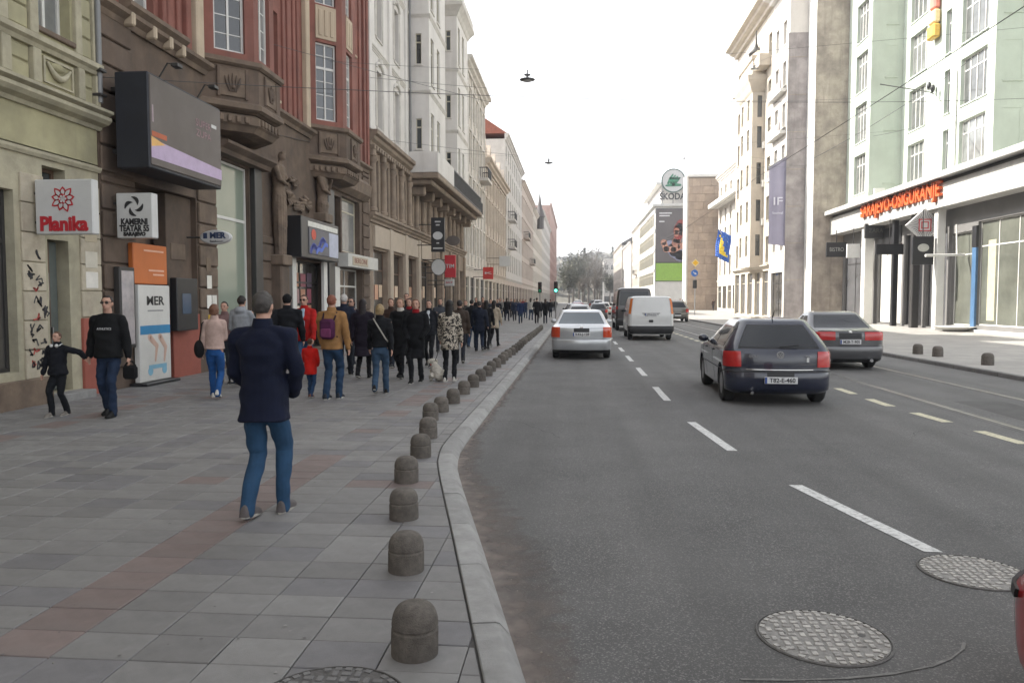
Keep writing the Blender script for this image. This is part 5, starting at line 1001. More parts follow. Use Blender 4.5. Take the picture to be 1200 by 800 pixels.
# post with diamond, arrow roundel and signal
b = gp(814, 369, 0); s = thing('sign_post', 'post with yellow diamond, blue arrow disc and traffic light across the road', 'sign post', b); Y = b.y
g = MB(); g.tube([b, b+Vector((0, 0, 5.0))], .06); obj('post', g, M_zinc, s); c_ = fy(815, 308, Y-.1)
g = MB(); g.prism([(c_.x-.42, c_.z), (c_.x, c_.z-.42), (c_.x+.42, c_.z), (c_.x, c_.z+.42)], Y-.14, Y-.1, lambda y, x, z: (x, y, z)); obj('diamond_plate', g, plain('d8c890', .5), s); g = MB(); g.prism([(c_.x-.3, c_.z), (c_.x, c_.z-.3), (c_.x+.3, c_.z), (c_.x, c_.z+.3)], Y-.155, Y-.141, lambda y, x, z: (x, y, z)); obj('diamond_centre', g, plain('d8a818', .5), s)
c_ = fy(814, 320, Y-.1); g = MB(); g.lathe([(.37, 0), (.37, .03), (.01, .03)], (0, 0, 0), 20, lambda x, y, z: (c_.x+x, Y-.1-z, c_.z+y)); obj('arrow_disc', g, plain('1c5fb0', .5), s); g = MB(); g.box(-.2, .12, -.035, .035, 0, .01, lambda u, v, h: (c_.x+u*.75+v*.6, Y-.135-h, c_.z-u*.6+v*.75)); g.prism([(.05, .13), (.27, 0), (.05, -.13)], 0, .012, lambda h, u, v: (c_.x+u*.75+v*.6, Y-.135-h, c_.z-u*.6+v*.75)); obj('arrow', g, M_sign, s)
c_ = fy(814, 333, Y-.1); g = MB(); g.cbox(c_.x-.2, c_.x+.2, Y-.4, Y-.1, c_.z-.45, c_.z+.45, .04); obj('signal_head', g, M_black, s)
def signal(x, y, lab, lit):
    s = thing('traffic_light', lab, 'traffic light', (x, y, 0)); g = MB(); g.tube([(x, y, 0), (x, y, 3.2)], .06); obj('post', g, M_zinc, s); g = MB(); g.cbox(x-.17, x+.17, y-.22, y-.06, 2.25, 3.2, .03); obj('signal_head', g, M_black, s)
    for k, c in enumerate(('401010', '403010', '20c080')): 
        g = MB(); g.lathe([(.12, 0), (.1, .03), (.01, .04)], (0, 0, 0), 14, lambda a, b, h: (x+a, y-.22-h, 3.03-.3*k+b)); obj('signal_lens', g, M('signal_green', (.05, .5, .35), .3, emit=(.1, .9, .6), es=2.0) if lit and k == 2 else plain(c, .3), s)
        g = MB(); g.lathe([(.14, 0), (.14, .14)], (0, 0, 0), 12, lambda a, b, h: (x+a, y-.22-h, 3.03-.3*k+b), cap=False); obj('visor', g, M_black, s)
signal(-1.75, 66, 'traffic light showing green at the far crossing', True); signal(-3.2, 67.5, 'unlit traffic light set back on the pavement at the far crossing', False)

# ---- thin spring haze over the whole street
g = MB(); g.box(-640, 640, -110, 1060, -1.3, 70); hz_ = obj('haze', g, M('haze', (1, 1, 1))); tag(hz_, 'thin pale haze filling the street air', 'haze', kind='stuff')
hm = bpy.data.materials.new('haze_air'); hm.use_nodes = True; hn = hm.node_tree; hn.nodes.remove(hn.nodes['Principled BSDF']); pv = hn.nodes.new('ShaderNodeVolumePrincipled'); pv.inputs['Color'].default_value = (.93, .95, 1, 1); pv.inputs['Density'].default_value = .0006; pv.inputs['Anisotropy'].default_value = .2
hn.links.new(pv.outputs[0], hn.nodes['Material Output'].inputs['Volume']); hz_.data.materials[0] = hm
# ================================================================== vehicles
M_tyre = M('tyre_rubber', (.022, .022, .022), .85, .15, 20)
M_rim = M('wheel_rim', (.36, .36, .37), .35, .1, metal=.7)
M_cgl = M('car_glass', (.012, .014, .017), .02, .05, spec=.55)
M_cgl2 = M('car_glass_tinted_blue', (.06, .08, .095), .03, .05, spec=.8)
M_tl = M('tail_light_red', (.42, .012, .012), .15, .1, 20, coat=.6)
M_ta = M('tail_light_amber', (.6, .16, .03), .15, .1, 20, coat=.6)
M_to = M('tail_light_orange_red', (.5, .06, .02), .15, .1, 20, coat=.6)
M_trim = M('car_black_trim', (.018, .018, .019), .55, .1)
M_plate = M('plate_white', (.6, .6, .6), .4, .04); M_pbl = M('plate_blue', (.03, .07, .25), .4)
M_chr = M('chrome', (.6, .6, .6), .15, .05, metal=1.)
def paint(n, c, metal=.25, rough=.28): return M('car_paint_'+n, c, rough, .03, 2, metal=metal, coat=.9, stain=.25, stain_col=tuple(x*.7+.02 for x in c), sscale=3)
NR, NC, NS = 6, 6, 22
TS0, TS1 = NR+NC, NR+NC+NS
def hermite(arr, s):
    arr = np.asarray(arr, float); n = len(arr); i = int(min(max(math.floor(s), 0), n-2)); f = s-i
    p0, p1 = arr[i], arr[i+1]; d = arr[1:]-arr[:-1]
    def slope(k):                                   # monotone slopes keep panels crisp
        if k == 0 or k == n-1: return 0*d[0]
        a, b = d[k-1], d[k]; return np.where(a*b > 0, 2*a*b/(a+b+1e-12), 0)
    m0, m1 = slope(i), slope(i+1)
    return (2*f**3-3*f**2+1)*p0+(f**3-2*f**2+f)*m0+(-2*f**3+3*f**2)*p1+(f**3-f**2)*m1
class Shape:
    def __init__(s, lv): s.lv = np.array(lv, float)
    def pt(s, k, t):
        z, yr, yf, w_, rr, rf, b = hermite(s.lv, k); sg = 1 if t >= 0 else -1; t = abs(t); rr = min(rr, w_*.9); rf = min(rf, w_*.9); N2 = 2*(NR+NC)+NS
        if t <= NR: f = t/NR; x = (w_-rr)*f; y = yr+b*f*f
        elif t <= NR+NC: a = (t-NR)/NC*math.pi/2; x = w_-rr+rr*math.sin(a); y = yr+b+rr*1.0-rr*math.cos(a)
        elif t <= TS1: f = (t-TS0)/NS; y0 = yr+b+rr; y1 = yf-b-rf; x = w_; y = y0+(y1-y0)*f
        elif t <= TS1+NC: a = (t-TS1)/NC*math.pi/2; x = w_-rf+rf*math.cos(a); y = yf-b-rf+rf*math.sin(a)
        else: f = min(1, (N2-t)/NR); x = (w_-rf)*f; y = yf-b*f*f
        return Vector((sg*x, y, z))
    def nrm(s, k, t):
        e = .05; K = len(s.lv)-1; a = s.pt(min(K, k+e), t)-s.pt(max(0, k-e), t); b = s.pt(k, t+e)-s.pt(k, t-e); n = b.cross(a)
        return n.normalized() if n.length > 1e-9 else Vector((0, 0, 1))
    def ty(s, k, y):                                # side parameter at a given y
        z, yr, yf, w_, rr, rf, b = hermite(s.lv, k); y0 = yr+b+rr; y1 = yf-b-rf; return TS0+NS*(y-y0)/(y1-y0)
    def body(s, sub=4):
        K = len(s.lv)-1; N2 = 2*(NR+NC)+NS; ks = [i/sub for i in range(K*sub+1)]; ts = [i for i in range(0, N2+1)]+[-i for i in range(N2-1, 0, -1)]
        g = MB(); g.rings([[s.pt(k, t) for t in ts] for k in ks]); return g
    def patch(s, k0, k1, t0, t1, off=.006, nk=6, ntt=10, thick=.012, k0b=None, k1b=None, t0b=None, t1b=None):
        g = MB(); o = []; i_ = []
        for a in range(nk+1):
            for b in range(ntt+1):
                u, v = b/ntt, a/nk; kk0 = k0+((k0b if k0b is not None else k0)-k0)*u; kk1 = k1+((k1b if k1b is not None else k1)-k1)*u
                tt0 = t0+((t0b if t0b is not None else t0)-t0)*v; tt1 = t1+((t1b if t1b is not None else t1)-t1)*v
                k, t = kk0+(kk1-kk0)*v, tt0+(tt1-tt0)*u; p = s.pt(k, t); n = s.nrm(k, t)
                q = p+n*.3; c = Vector((0, p.y*.5+1, p.z*.7))
                if (p-c).dot(n) < 0: n = -n
                o.append(p+n*off); i_.append(p+n*(off-thick))
        W = ntt+1; n = len(o); fs = [(a*W+b, a*W+b+1, (a+1)*W+b+1, (a+1)*W+b) for a in range(nk) for b in range(ntt)]
        fs2 = [tuple(n+x for x in reversed(f)) for f in fs]; ed = list(range(ntt+1))+[a*W+ntt for a in range(1, nk+1)]+[nk*W+b for b in range(ntt-1, -1, -1)]+[a*W for a in range(nk-1, 0, -1)]
        g.add(o+i_, fs+fs2+[(ed[i], n+ed[i], n+ed[(i+1) % len(ed)], ed[(i+1) % len(ed)]) for i in range(len(ed))]); return g
WH = {}
def wheel(parent, x, y, r, wd, side):
    key = (r, wd)
    if key not in WH:
        g = MB(); T = lambda a, b, c: (c, a, b); g.lathe([(r*.62, -wd/2), (r*.9, -wd/2), (r*.985, -wd*.36), (r, -wd*.2), (r, wd*.2), (r*.985, wd*.36), (r*.9, wd/2), (r*.62, wd/2)], (0, 0, 0), 28, T, False); ty = g.mesh('wheel', M_tyre, 50)
        g = MB(); g.lathe([(r*.63, wd*.46), (r*.6, wd*.40), (r*.56, wd*.2), (r*.2, wd*.18), (.02, wd*.2)], (0, 0, 0), 24, T)
        for k in range(7):
            a = 2*math.pi*k/7; g.box(r*.12, r*.58, -r*.06, r*.06, wd*.22, wd*.4, lambda u, v, h, a=a: (h, u*math.cos(a)-v*math.sin(a), u*math.sin(a)+v*math.cos(a)))
        WH[key] = (ty, g.mesh('rim', M_rim, 30))
    o = link('wheel', WH[key][0], parent, (x, y, r), (0, 0, 0 if side > 0 else math.pi)); link('rim', WH[key][1], o); return o
def cut_arches(me, wheels, r, wmax):
    g = MB()
    for y in wheels:
        for s in (-1, 1): g.lathe([(r*1.16, 0), (r*1.16, .5)], (0, 0, 0), 24, lambda a, b, c, s=s, y=y: (s*(wmax-.26+c), y+a, r+b))
    cm = g.mesh('cut', M_trim); a = bpy.data.objects.new('tmp', me); b = bpy.data.objects.new('tmp2', cm); TMP.collection.objects.link(a); TMP.collection.objects.link(b); m = a.modifiers.new('b', 'BOOLEAN'); m.object = b; m.operation = 'DIFFERENCE'; m.solver = 'EXACT'
    out = evaluated(a); bpy.data.objects.remove(a); bpy.data.objects.remove(b); smooth_by_angle(out, 34); out.name = 'body'; return out
def car(label, x, y, rz, lv, wh, wr, pm, lights, kb, kr, rw, sides, plate, glass=None, name='car', extra=None, bumper=None, wwid=.2, group=None, roofglass=None, cat='car'):
    """origin: middle of the rear end on the road; +y forward"""
    t = thing(name, label, cat, (x, y, RZ), rz, group); S = Shape(lv); wmax = S.lv[:, 3].max(); gl = glass or M_cgl
    def put(n, g, mat, sm=45, par=None): return link(n, g.mesh(n, mat, sm), par or t)
    link('body', cut_arches(S.body().mesh('body', pm), wh, wr, wmax), t)
    for yy in wh:
        for s in (-1, 1): wheel(t, s*(wmax-.02-wwid/2), yy, wr, wwid, s)
    if rw: 
        o = put('rear_window', S.patch(*rw[:2], -rw[2], rw[2], .004, 6, 16), gl)
    put('windscreen', S.patch(kb+.12, kr-.12, TS1+NC-1, 2*(NR+NC)+NS, .004), gl); put('windscreen', S.patch(kb+.12, kr-.12, -(TS1+NC-1), -(2*(NR+NC)+NS), .004), gl)
    for (y0, y1, y0t, y1t) in sides:
        for s in (-1, 1):
            k0, k1 = kb+.1, kr-.12; put('side_window', S.patch(k0, k1, s*S.ty(k0, y0), s*S.ty(k0, y1), .004, 5, 6, t0b=s*S.ty(k1, y0t), t1b=s*S.ty(k1, y1t)), gl)
    for (k0, k1, t0, t1, m, nm) in lights:
        for s in (-1, 1): put(nm, S.patch(k0, k1, s*t0, s*t1, .012, 5, 8, .03), m)
    if bumper: put('bumper_trim', S.patch(bumper[0], bumper[1], -bumper[2], bumper[2], .012, 3, 26, .02), M_trim)
    if plate:
        pz, py, pw, tx = plate; g = MB(); g.cbox(-pw/2, pw/2, py-.012, py+.004, pz-.055, pz+.055, .006); p = put('number_plate', g, M_plate, None); 
        if tx: link('plate_text', text_mesh(tx, .1, M_ink, .002, pw*.78, .002), p, (.02, py-.014, pz)); g = MB(); g.box(-pw/2+.005, -pw/2+.04, py-.0145, py-.012, pz-.05, pz+.05); put('plate_band', g, M_pbl, None, p)
    for s in (-1, 1):                                # mirrors
        kk = kb+.08; ym = sides[-1][1]-.12 if sides else 2.6; p = S.pt(kk, s*S.ty(kk, ym)); g = MB(); g.cbox(p.x-.02 if s < 0 else p.x-.0, p.x+.0 if s < 0 else p.x+.02, ym-.03, ym+.03, p.z-.02, p.z+.03, .01); g.sphere((p.x+s*.1, ym, p.z+.05), (.1, .055, .07), 10, 6); put('mirror', g, pm if name == 'car' else M_trim, 60)
    if extra: extra(t, S, put)
    return t
def gaps(ys, k0, k1, S, put):
    for y in ys:
        for s in (-1, 1): a = s*S.ty(k0, y); d = .012/2*NS/3; put('door_gap', S.patch(k0, k1, a-s*d*.5, a+s*d*.5, .002, 10, 1, .01, t0b=s*S.ty(k1, y)-s*d*.5, t1b=s*S.ty(k1, y)+s*d*.5), M_trim)
def handle(y, k, S, put, m):
    for s in (-1, 1): p = S.pt(k, s*S.ty(k, y)); g = MB(); g.cbox(p.x-.025, p.x+.025, y-.09, y+.09, p.z-.015, p.z+.015, .01); put('door_handle', g, m, None)
#          z    yr   yf    w    rr   rf   b
HATCH = [(.19, .16, 4.0, .78, .28, .35, .06), (.27, .05, 4.08, .84, .24, .38, .07), (.44, .0, 4.14, .85, .27, .4, .1), (.56, .02, 4.13, .856, .27, .4, .1), (.585, .055, 4.1, .858, .27, .4, .1),
         (.72, .06, 3.98, .86, .27, .42, .1), (.84, .08, 3.75, .855, .26, .45, .09), (.93, .14, 2.98, .835, .24, .4, .08), (1.31, .50, 2.02, .615, .2, .2, .06), (1.385, .60, 1.9, .555, .18, .2, .05), (1.42, .75, 1.7, .45, .14, .2, .03), (1.435, 1.0, 1.4, .2, .1, .1, .0)]
def golf_x(t, S, put):
    put('plate_recess', S.patch(2.2, 3.1, -2.2, 2.2, .005, 3, 6), M_trim)
    put('chrome_strip', S.patch(4.06, 4.22, -5.4, 5.4, .012, 2, 16, .02), M_chr); put('seam', S.patch(3.98, 4.05, -NR-3, NR+3, .004, 2, 24, .01), M_trim)
    put('window_seal', S.patch(7.02, 8.05, -6.9, 6.9, .0025, 6, 16), M_trim)
    c = S.pt(6.0, 0); g = MB(); T = lambda x, y, z: (c.x+x, c.y-.006-z, c.z+y); g.lathe([(.046, 0), (.058, 0), (.058, .012), (.046, .012)], (0, 0, 0), 24, T, False)
    for (x0, z0, x1, z1) in ((-.03, .036, 0, .004), (.03, .036, 0, .004), (-.04, .012, -.018, -.036), (-.018, -.036, 0, -.004), (0, -.004, .018, -.036), (.018, -.036, .04, .012)):
        dx, dz = x1-x0, z1-z0; l = math.hypot(dx, dz); nx, nz = -dz/l*.005, dx/l*.005; g.box(0, 1, -1, 1, .0, .01, lambda u, v, h: T(x0+dx*u+nx*v, z0+dz*u+nz*v, h))
    put('badge', g, M_chr, None); link('badge_text', text_mesh('GOLF', .055, M_chr, .003, .16), t, (-.42, S.pt(5.8, -3).y-.02, .815)); link('badge_text', text_mesh('TDI', .05, M_chr, .003, .1), t, (.45, S.pt(5.8, 3).y-.02, .81))
    g = MB(); w0 = S.pt(7.15, 0); g.tube([(0, w0.y-.03, w0.z), (.3, w0.y-.03, w0.z+.03)], .012, 6); put('wiper', g, M_trim); g = MB(); g.tube([(0, .75, 1.43), (0, .55, 1.56)], [.012, .004], 6); put('aerial', g, M_trim)
    gaps((1.45, 2.45), 1.4, 7.0, S, put); handle(1.65, 6.0, S, put, M_trim); handle(2.7-.1, 6.0, S, put, M_trim)
    for s in (-1, 1): put('sill_trim', S.patch(3.1, 3.8, s*14, s*30, .01, 2, 10), M_trim)
    g = MB(); g.tube([(-.45, .12, .24), (-.45, .0, .22)], .03, 8); put('exhaust', g, M_chr)
    p = put('sticker', S.patch(5.0, 5.6, 4.3, 4.7, .006, 2, 2, .005), M_sign)
SIDE4 = [(.62, 1.42, .62, 1.36), (1.48, 2.62, 1.46, 2.1)]
P_navy = paint('navy', (.006, .010, .028), .0, .22)
GOLF_RW = (7.12, 7.93, 6.6)
car('dark blue hatchback with white number plate, driving beside the grey saloon', 3.32, 12.6, R(-2.2), HATCH, (.74, 3.25), .31, P_navy, [(4.45, 6.55, NR+.2, NR+5.5, M_tl, 'tail_light')], 7, 8, GOLF_RW, SIDE4, (.43, -.01, .52, 'T82-E-460'), extra=golf_x, bumper=(2.9, 3.25, NR+NC))
SEDAN = [(.19, .2, 4.4, .78, .28, .35, .08), (.27, .06, 4.5, .84, .26, .4, .09), (.46, .0, 4.56, .87, .26, .42, .1), (.58, .01, 4.55, .876, .26, .42, .1), (.61, .06, 4.52, .876, .26, .42, .1), (.80, .06, 4.4, .874, .26, .45, .09), (.92, .08, 4.1, .862, .25, .45, .08),
         (.955, .16, 3.6, .85, .25, .4, .06), (.985, .56, 3.15, .82, .16, .35, .06), (1.34, 1.25, 2.2, .64, .14, .2, .05), (1.41, 1.42, 2.05, .58, .12, .2, .03), (1.435, 1.7, 1.8, .4, .05, .05, .0)]
def sedan_x(badge):
    def f(t, S, put):
        put('seam', S.patch(3.95, 4.04, -NR-4, NR+4, .004, 2, 24, .01), M_trim); gaps((1.7, 2.75), 1.4, 8.0, S, put); handle(1.95, 6.2, S, put, M_chr); handle(2.95, 6.2, S, put, M_chr)
        put('window_seal', S.patch(8.03, 9.05, -7.0, 7.0, .0025, 6, 16), M_trim)
        c = S.pt(6.3, 0); g = MB(); g.lathe([(.045, 0), (.045, .012), (.002, .014)], (0, 0, 0), 18, lambda x, y, z: (x, c.y-.004-z, c.z+y)); put('badge', g, M_chr, None)
        put('lower_bumper', S.patch(.25, 1.1, -NR-5, NR+5, .008, 3, 22), M_trim)
        for s in (-1, 1): put('side_moulding', S.patch(4.0, 4.3, s*13, s*31, .012, 2, 10), M_trim)
        if badge == 'audi':
            put('boot_lip', S.patch(6.85, 7.2, -NR-2, NR+2, .02, 3, 18, .03), MATS['car_paint_grey']); put('plate_recess', S.patch(4.9, 6.1, -2.6, 2.6, .005, 3, 8), M_trim)
            for s in (-1, 1): g = MB(); g.tube([(s*.5, .2, .25), (s*.5, .02, .25)], .04, 10); put('exhaust', g, M_chr)
        else: put('plate_recess', S.patch(5.0, 5.9, -2.2, 2.2, .003, 3, 8), M_trim)
    return f
S4 = [(1.0, 1.68, 1.4, 1.66), (1.75, 2.72, 1.73, 2.12)]; S4B = [(2.78, 3.02, 2.2, 2.3)]
car('silver saloon with orange-red tail lights driving in the kerb lane', .16, 21.9, 0, SEDAN, (.98, 3.55), .31, paint('silver', (.48, .49, .50), .5), [(4.3, 6.45, NR+.1, NR+5.4, M_to, 'tail_light')], 8, 9, (8.12, 8.93, 6.6), [(1.1, 1.68, 1.42, 1.66), (1.76, 2.95, 1.74, 2.2)], (.74, .05, .5, 'K43-J-128'), glass=M_cgl2, extra=sedan_x('skoda'))
P_grey = paint('grey', (.10, .10, .105), .5)
car('dark grey saloon with boot lip and red wide tail lights on the tram track', 6.72, 19.2, R(-1), SEDAN, (.98, 3.6), .33, P_grey, [(4.7, 6.4, NR-2.6, NR+5.0, M_tl, 'tail_light')], 8, 9, (8.12, 8.93, 6.6), [(1.1, 1.68, 1.42, 1.66), (1.76, 2.95, 1.74, 2.2)], (.70, .05, .5, 'M28-T-905'), extra=sedan_x('audi'))
VAN = [(.25, .12, 4.6, .82, .16, .3, .03), (.36, .02, 4.68, .93, .14, .35, .03), (.52, .0, 4.72, .95, .13, .38, .03), (.60, .03, 4.7, .952, .13, .4, .03), (.62, .06, 4.68, .952, .13, .4, .03), (1.0, .06, 4.5, .95, .13, .42, .03), (1.12, .065, 3.9, .945, .13, .4, .03), (1.16, .07, 3.75, .94, .13, .38, .03), (1.74, .12, 3.05, .86, .12, .25, .03), (1.84, .16, 2.85, .81, .14, .22, .02), (1.88, .3, 2.6, .68, .12, .2, .02), (1.89, .6, 2.2, .3, .1, .1, 0)]
def van_x(t, S, put):
    put('rear_bumper', S.patch(.6, 3.9, -NR-NC, NR+NC, .02, 5, 26), M_trim); put('plate_recess', S.patch(5.5, 6.6, -2.3, 2.3, .004, 2, 6), plain('9a9c9a', .5)); put('handle_bar', S.patch(6.8, 7.05, -2.8, 2.8, .02, 2, 8), M_trim)
    g = MB(); g.cbox(-.09, .09, .03, .06, .78, .88, .01); put('lock_plate', g, M_trim, None); put('hatch_seam', S.patch(4.05, 8.9, -NR-.5, -NR-.36, .003, 12, 1, .01), M_trim); put('hatch_seam', S.patch(4.05, 8.9, NR+.36, NR+.5, .003, 12, 1, .01), M_trim); put('hatch_seam', S.patch(8.86, 8.92, -NR-.4, NR+.4, .003, 1, 12, .01), M_trim)
    gaps((2.5,), 1.5, 8.0, S, put); 
    for s in (-1, 1): put('side_rubbing_strip', S.patch(3.2, 4.1, s*13, s*32, .015, 2, 10), M_trim)
car('white panel van with blank rear door and tall amber lights', 3.18, 32.6, R(-.5), VAN, (.95, 3.75), .33, paint('white', (.62, .62, .60), 0., .35), [(6.2, 8.3, NR+.9, NR+5.0, M_ta, 'tail_light')], 7, 8, None, [(2.6, 3.7, 2.55, 3.0)], (1.10, .05, .5, 'J77-K-314'), extra=van_x, name='van', cat='van')
TALL = [(.3, .12, 5.8, .85, .14, .3, .03), (.42, .02, 5.88, .97, .12, .35, .03), (.6, .0, 5.92, .99, .11, .38, .03), (.66, .04, 5.9, .992, .11, .4, .03), (.70, .05, 5.88, .992, .11, .4, .03), (1.15, .05, 5.7, .99, .11, .42, .03), (1.3, .055, 5.0, .985, .11, .4, .03), (1.38, .06, 4.85, .98, .11, .38, .03), (2.12, .1, 4.0, .91, .1, .25, .03), (2.32, .16, 3.7, .84, .12, .22, .02), (2.39, .35, 3.4, .68, .12, .2, .02), (2.41, .7, 3.0, .3, .1, .1, 0)]
def tall_x(t, S, put): put('rear_bumper', S.patch(.6, 3.9, -NR-NC, NR+NC, .02, 5, 26), M_trim); put('door_seam', S.patch(4.0, 8.8, -.06, .06, .003, 10, 1, .01), M_trim); gaps((3.2,), 1.5, 8.0, S, put)
car('tall black van with dark rear windows ahead of the white van', 3.2, 42.3, 0, TALL, (1.2, 4.6), .36, paint('black', (.03, .026, .026), .2), [(5.2, 6.9, NR+1.0, NR+4.8, M_tl, 'tail_light')], 7, 8, (7.1, 8.2, 5.6), [(3.3, 4.7, 3.25, 3.9)], (.95, .04, .5, None), extra=tall_x, name='van', cat='van')
SUV = [(z*1.16+.02, a, b, c*1.03, d, e, f) for z, a, b, c, d, e, f in HATCH]
def simple_x(t, S, put): put('plate_recess', S.patch(2.2, 3.1, -2.2, 2.2, .005, 2, 4), M_trim); gaps((1.45, 2.45), 1.4, 7.0, S, put)
far_cars = [('grey estate car on the tram track beside the white van', 7.9, 60, SUV, (.14, .135, .12), M_tl), ('small white-roofed car ahead of the silver saloon', .2, 46.5, HATCH, (.42, .42, .43), M_tl), ('dark hatchback far ahead past the black van', 1.9, 66, HATCH, (.03, .03, .035), M_tl), ('black car near the far crossing in the kerb lane', -.1, 60, HATCH, (.035, .035, .04), M_tl),
    ('dark red car queuing beyond the far crossing', .2, 84, HATCH, (.2, .03, .03), M_tl), ('pale car queuing beyond the far crossing', 3.2, 88, HATCH, (.5, .5, .48), M_tl), ('blue car queuing deep in the street', .1, 104, HATCH, (.05, .08, .2), M_tl), ('silver car queuing deep in the street', 3.3, 112, SUV, (.45, .45, .46), M_tl), ('white car queuing deepest in the street', .3, 126, SUV, (.6, .6, .6), M_tl), ('black car queuing deepest in the street', 3.2, 135, SUV, (.03, .03, .03), M_tl)]
for k, (lab, x, y, lv, c, lm) in enumerate(far_cars):
    car(lab, x, y, 0, lv, (.74, 3.25), .32, paint('far%d' % k, c), [(4.45, 6.3, NR+.2, NR+5.5, lm, 'tail_light')], 7, 8, GOLF_RW, SIDE4, (.5, .0, .5, None), extra=simple_x if k < 4 else None)
# red car just coming into the frame on the right: its front wing and bumper
def red_x(t, S, put):
    put('bumper_trim', S.patch(2.7, 3.5, TS1+1, 2*(NR+NC)+NS, .014, 3, 16, .03), M_trim); put('bumper_trim', S.patch(2.7, 3.5, -(TS1+1), -(2*(NR+NC)+NS), .014, 3, 16, .03), M_trim)
    for s in (-1, 1): put('headlight', S.patch(4.8, 6.2, s*(TS1+2), s*(TS1+NC+2), .012, 4, 8), M('headlight_glass', (.5, .5, .5), .08, coat=.8))
    put('side_trim', S.patch(2.7, 3.4, -TS0, -TS1, .012, 2, 10), M_trim)
car('bright red car with black bumper strip just entering at the road edge', 2.63, -.56, R(0), HATCH, (.74, 3.25), .31, paint('red', (.45, .012, .02), .1), [(4.45, 6.3, NR+.2, NR+5.5, M_tl, 'tail_light')], 7, 8, GOLF_RW, SIDE4, None, extra=red_x)
# ================================================================== people
def fuse(mb, vox, it=4, folds=0., seed=0, fs=1.):
    me0 = mb.mesh('t', M_black); o = bpy.data.objects.new('t', me0); TMP.collection.objects.link(o); m = o.modifiers.new('r', 'REMESH'); m.mode = 'VOXEL'; m.voxel_size = vox; m.use_smooth_shade = True
    if it: s = o.modifiers.new('s', 'SMOOTH'); s.iterations = it; s.factor = .5
    me = evaluated(o); bpy.data.objects.remove(o); bpy.data.meshes.remove(me0); me.materials.clear()
    if folds:
        n = len(me.vertices); co_ = np.empty(n*3); me.vertices.foreach_get('co', co_); nn = np.empty(n*3); me.vertices.foreach_get('normal', nn); co_ = co_.reshape(-1, 3); nn = nn.reshape(-1, 3); r = np.random.RandomState(seed); d = np.zeros(n)
        for k in range(9):
            w_ = np.array([r.normal()*9, r.normal()*9, r.normal()*22])*fs*(1+.35*k/4); d += np.sin(co_@w_+2.2*np.sin(co_@(w_[[1, 2, 0]]*.45)+r.rand()*6)+r.rand()*6)/(1+.25*k)
        d = np.sign(d)*np.abs(d/2.4)**1.25; co_ += nn*(d*folds)[:, None]; me.vertices.foreach_set('co', co_.ravel()); me.update()
    me.polygons.foreach_set('use_smooth', [True]*len(me.polygons)); return me
def ik(a, b, l1, l2, pole):
    a, b = Vector(a), Vector(b); d = b-a; L = min(d.length, (l1+l2)*.999); d.normalize(); b = a+d*L
    x = (l1*l1-l2*l2+L*L)/(2*L); h = math.sqrt(max(1e-6, l1*l1-x*x)); p = Vector(pole); p = (p-d*p.dot(d)).normalized(); return a+d*x+p*h, b
def limb(g, pts, rad, n=12):
    g.tube(pts, rad, n)
    for p, r in zip(pts, rad): g.sphere(p, r*.995, 10, 8)
def ell(g, rows, n=20, sq=1.):
    rs = []
    for z, rx, ry, cx, cy in rows:
        rs.append([(cx+rx*math.copysign(abs(math.cos(t))**sq, math.cos(t)), cy+ry*math.copysign(abs(math.sin(t))**sq, math.sin(t)), z) for t in [2*math.pi*k/n for k in range(n)]])
    g.rings(rs)
CL = {}
def cloth(c, rough=.85):
    k = (c, rough)
    if k not in CL: CL[k] = M('cloth_%s' % c, c, rough, .22, 7, .35, 320, spec=.25, stain=.45, stain_col=tuple(x*.5 for x in lin(c)), sscale=5)
    return CL[k]
M_skin = M('skin', (.46, .27, .20), .6, .08, 12, spec=.35); M_lip = M('lips', (.33, .12, .1), .5); M_eye = M('eye', (.03, .025, .02), .2)
def hairm(c): return M('hair_'+c, c, .55, .3, 30, .6, 160, spec=.35)
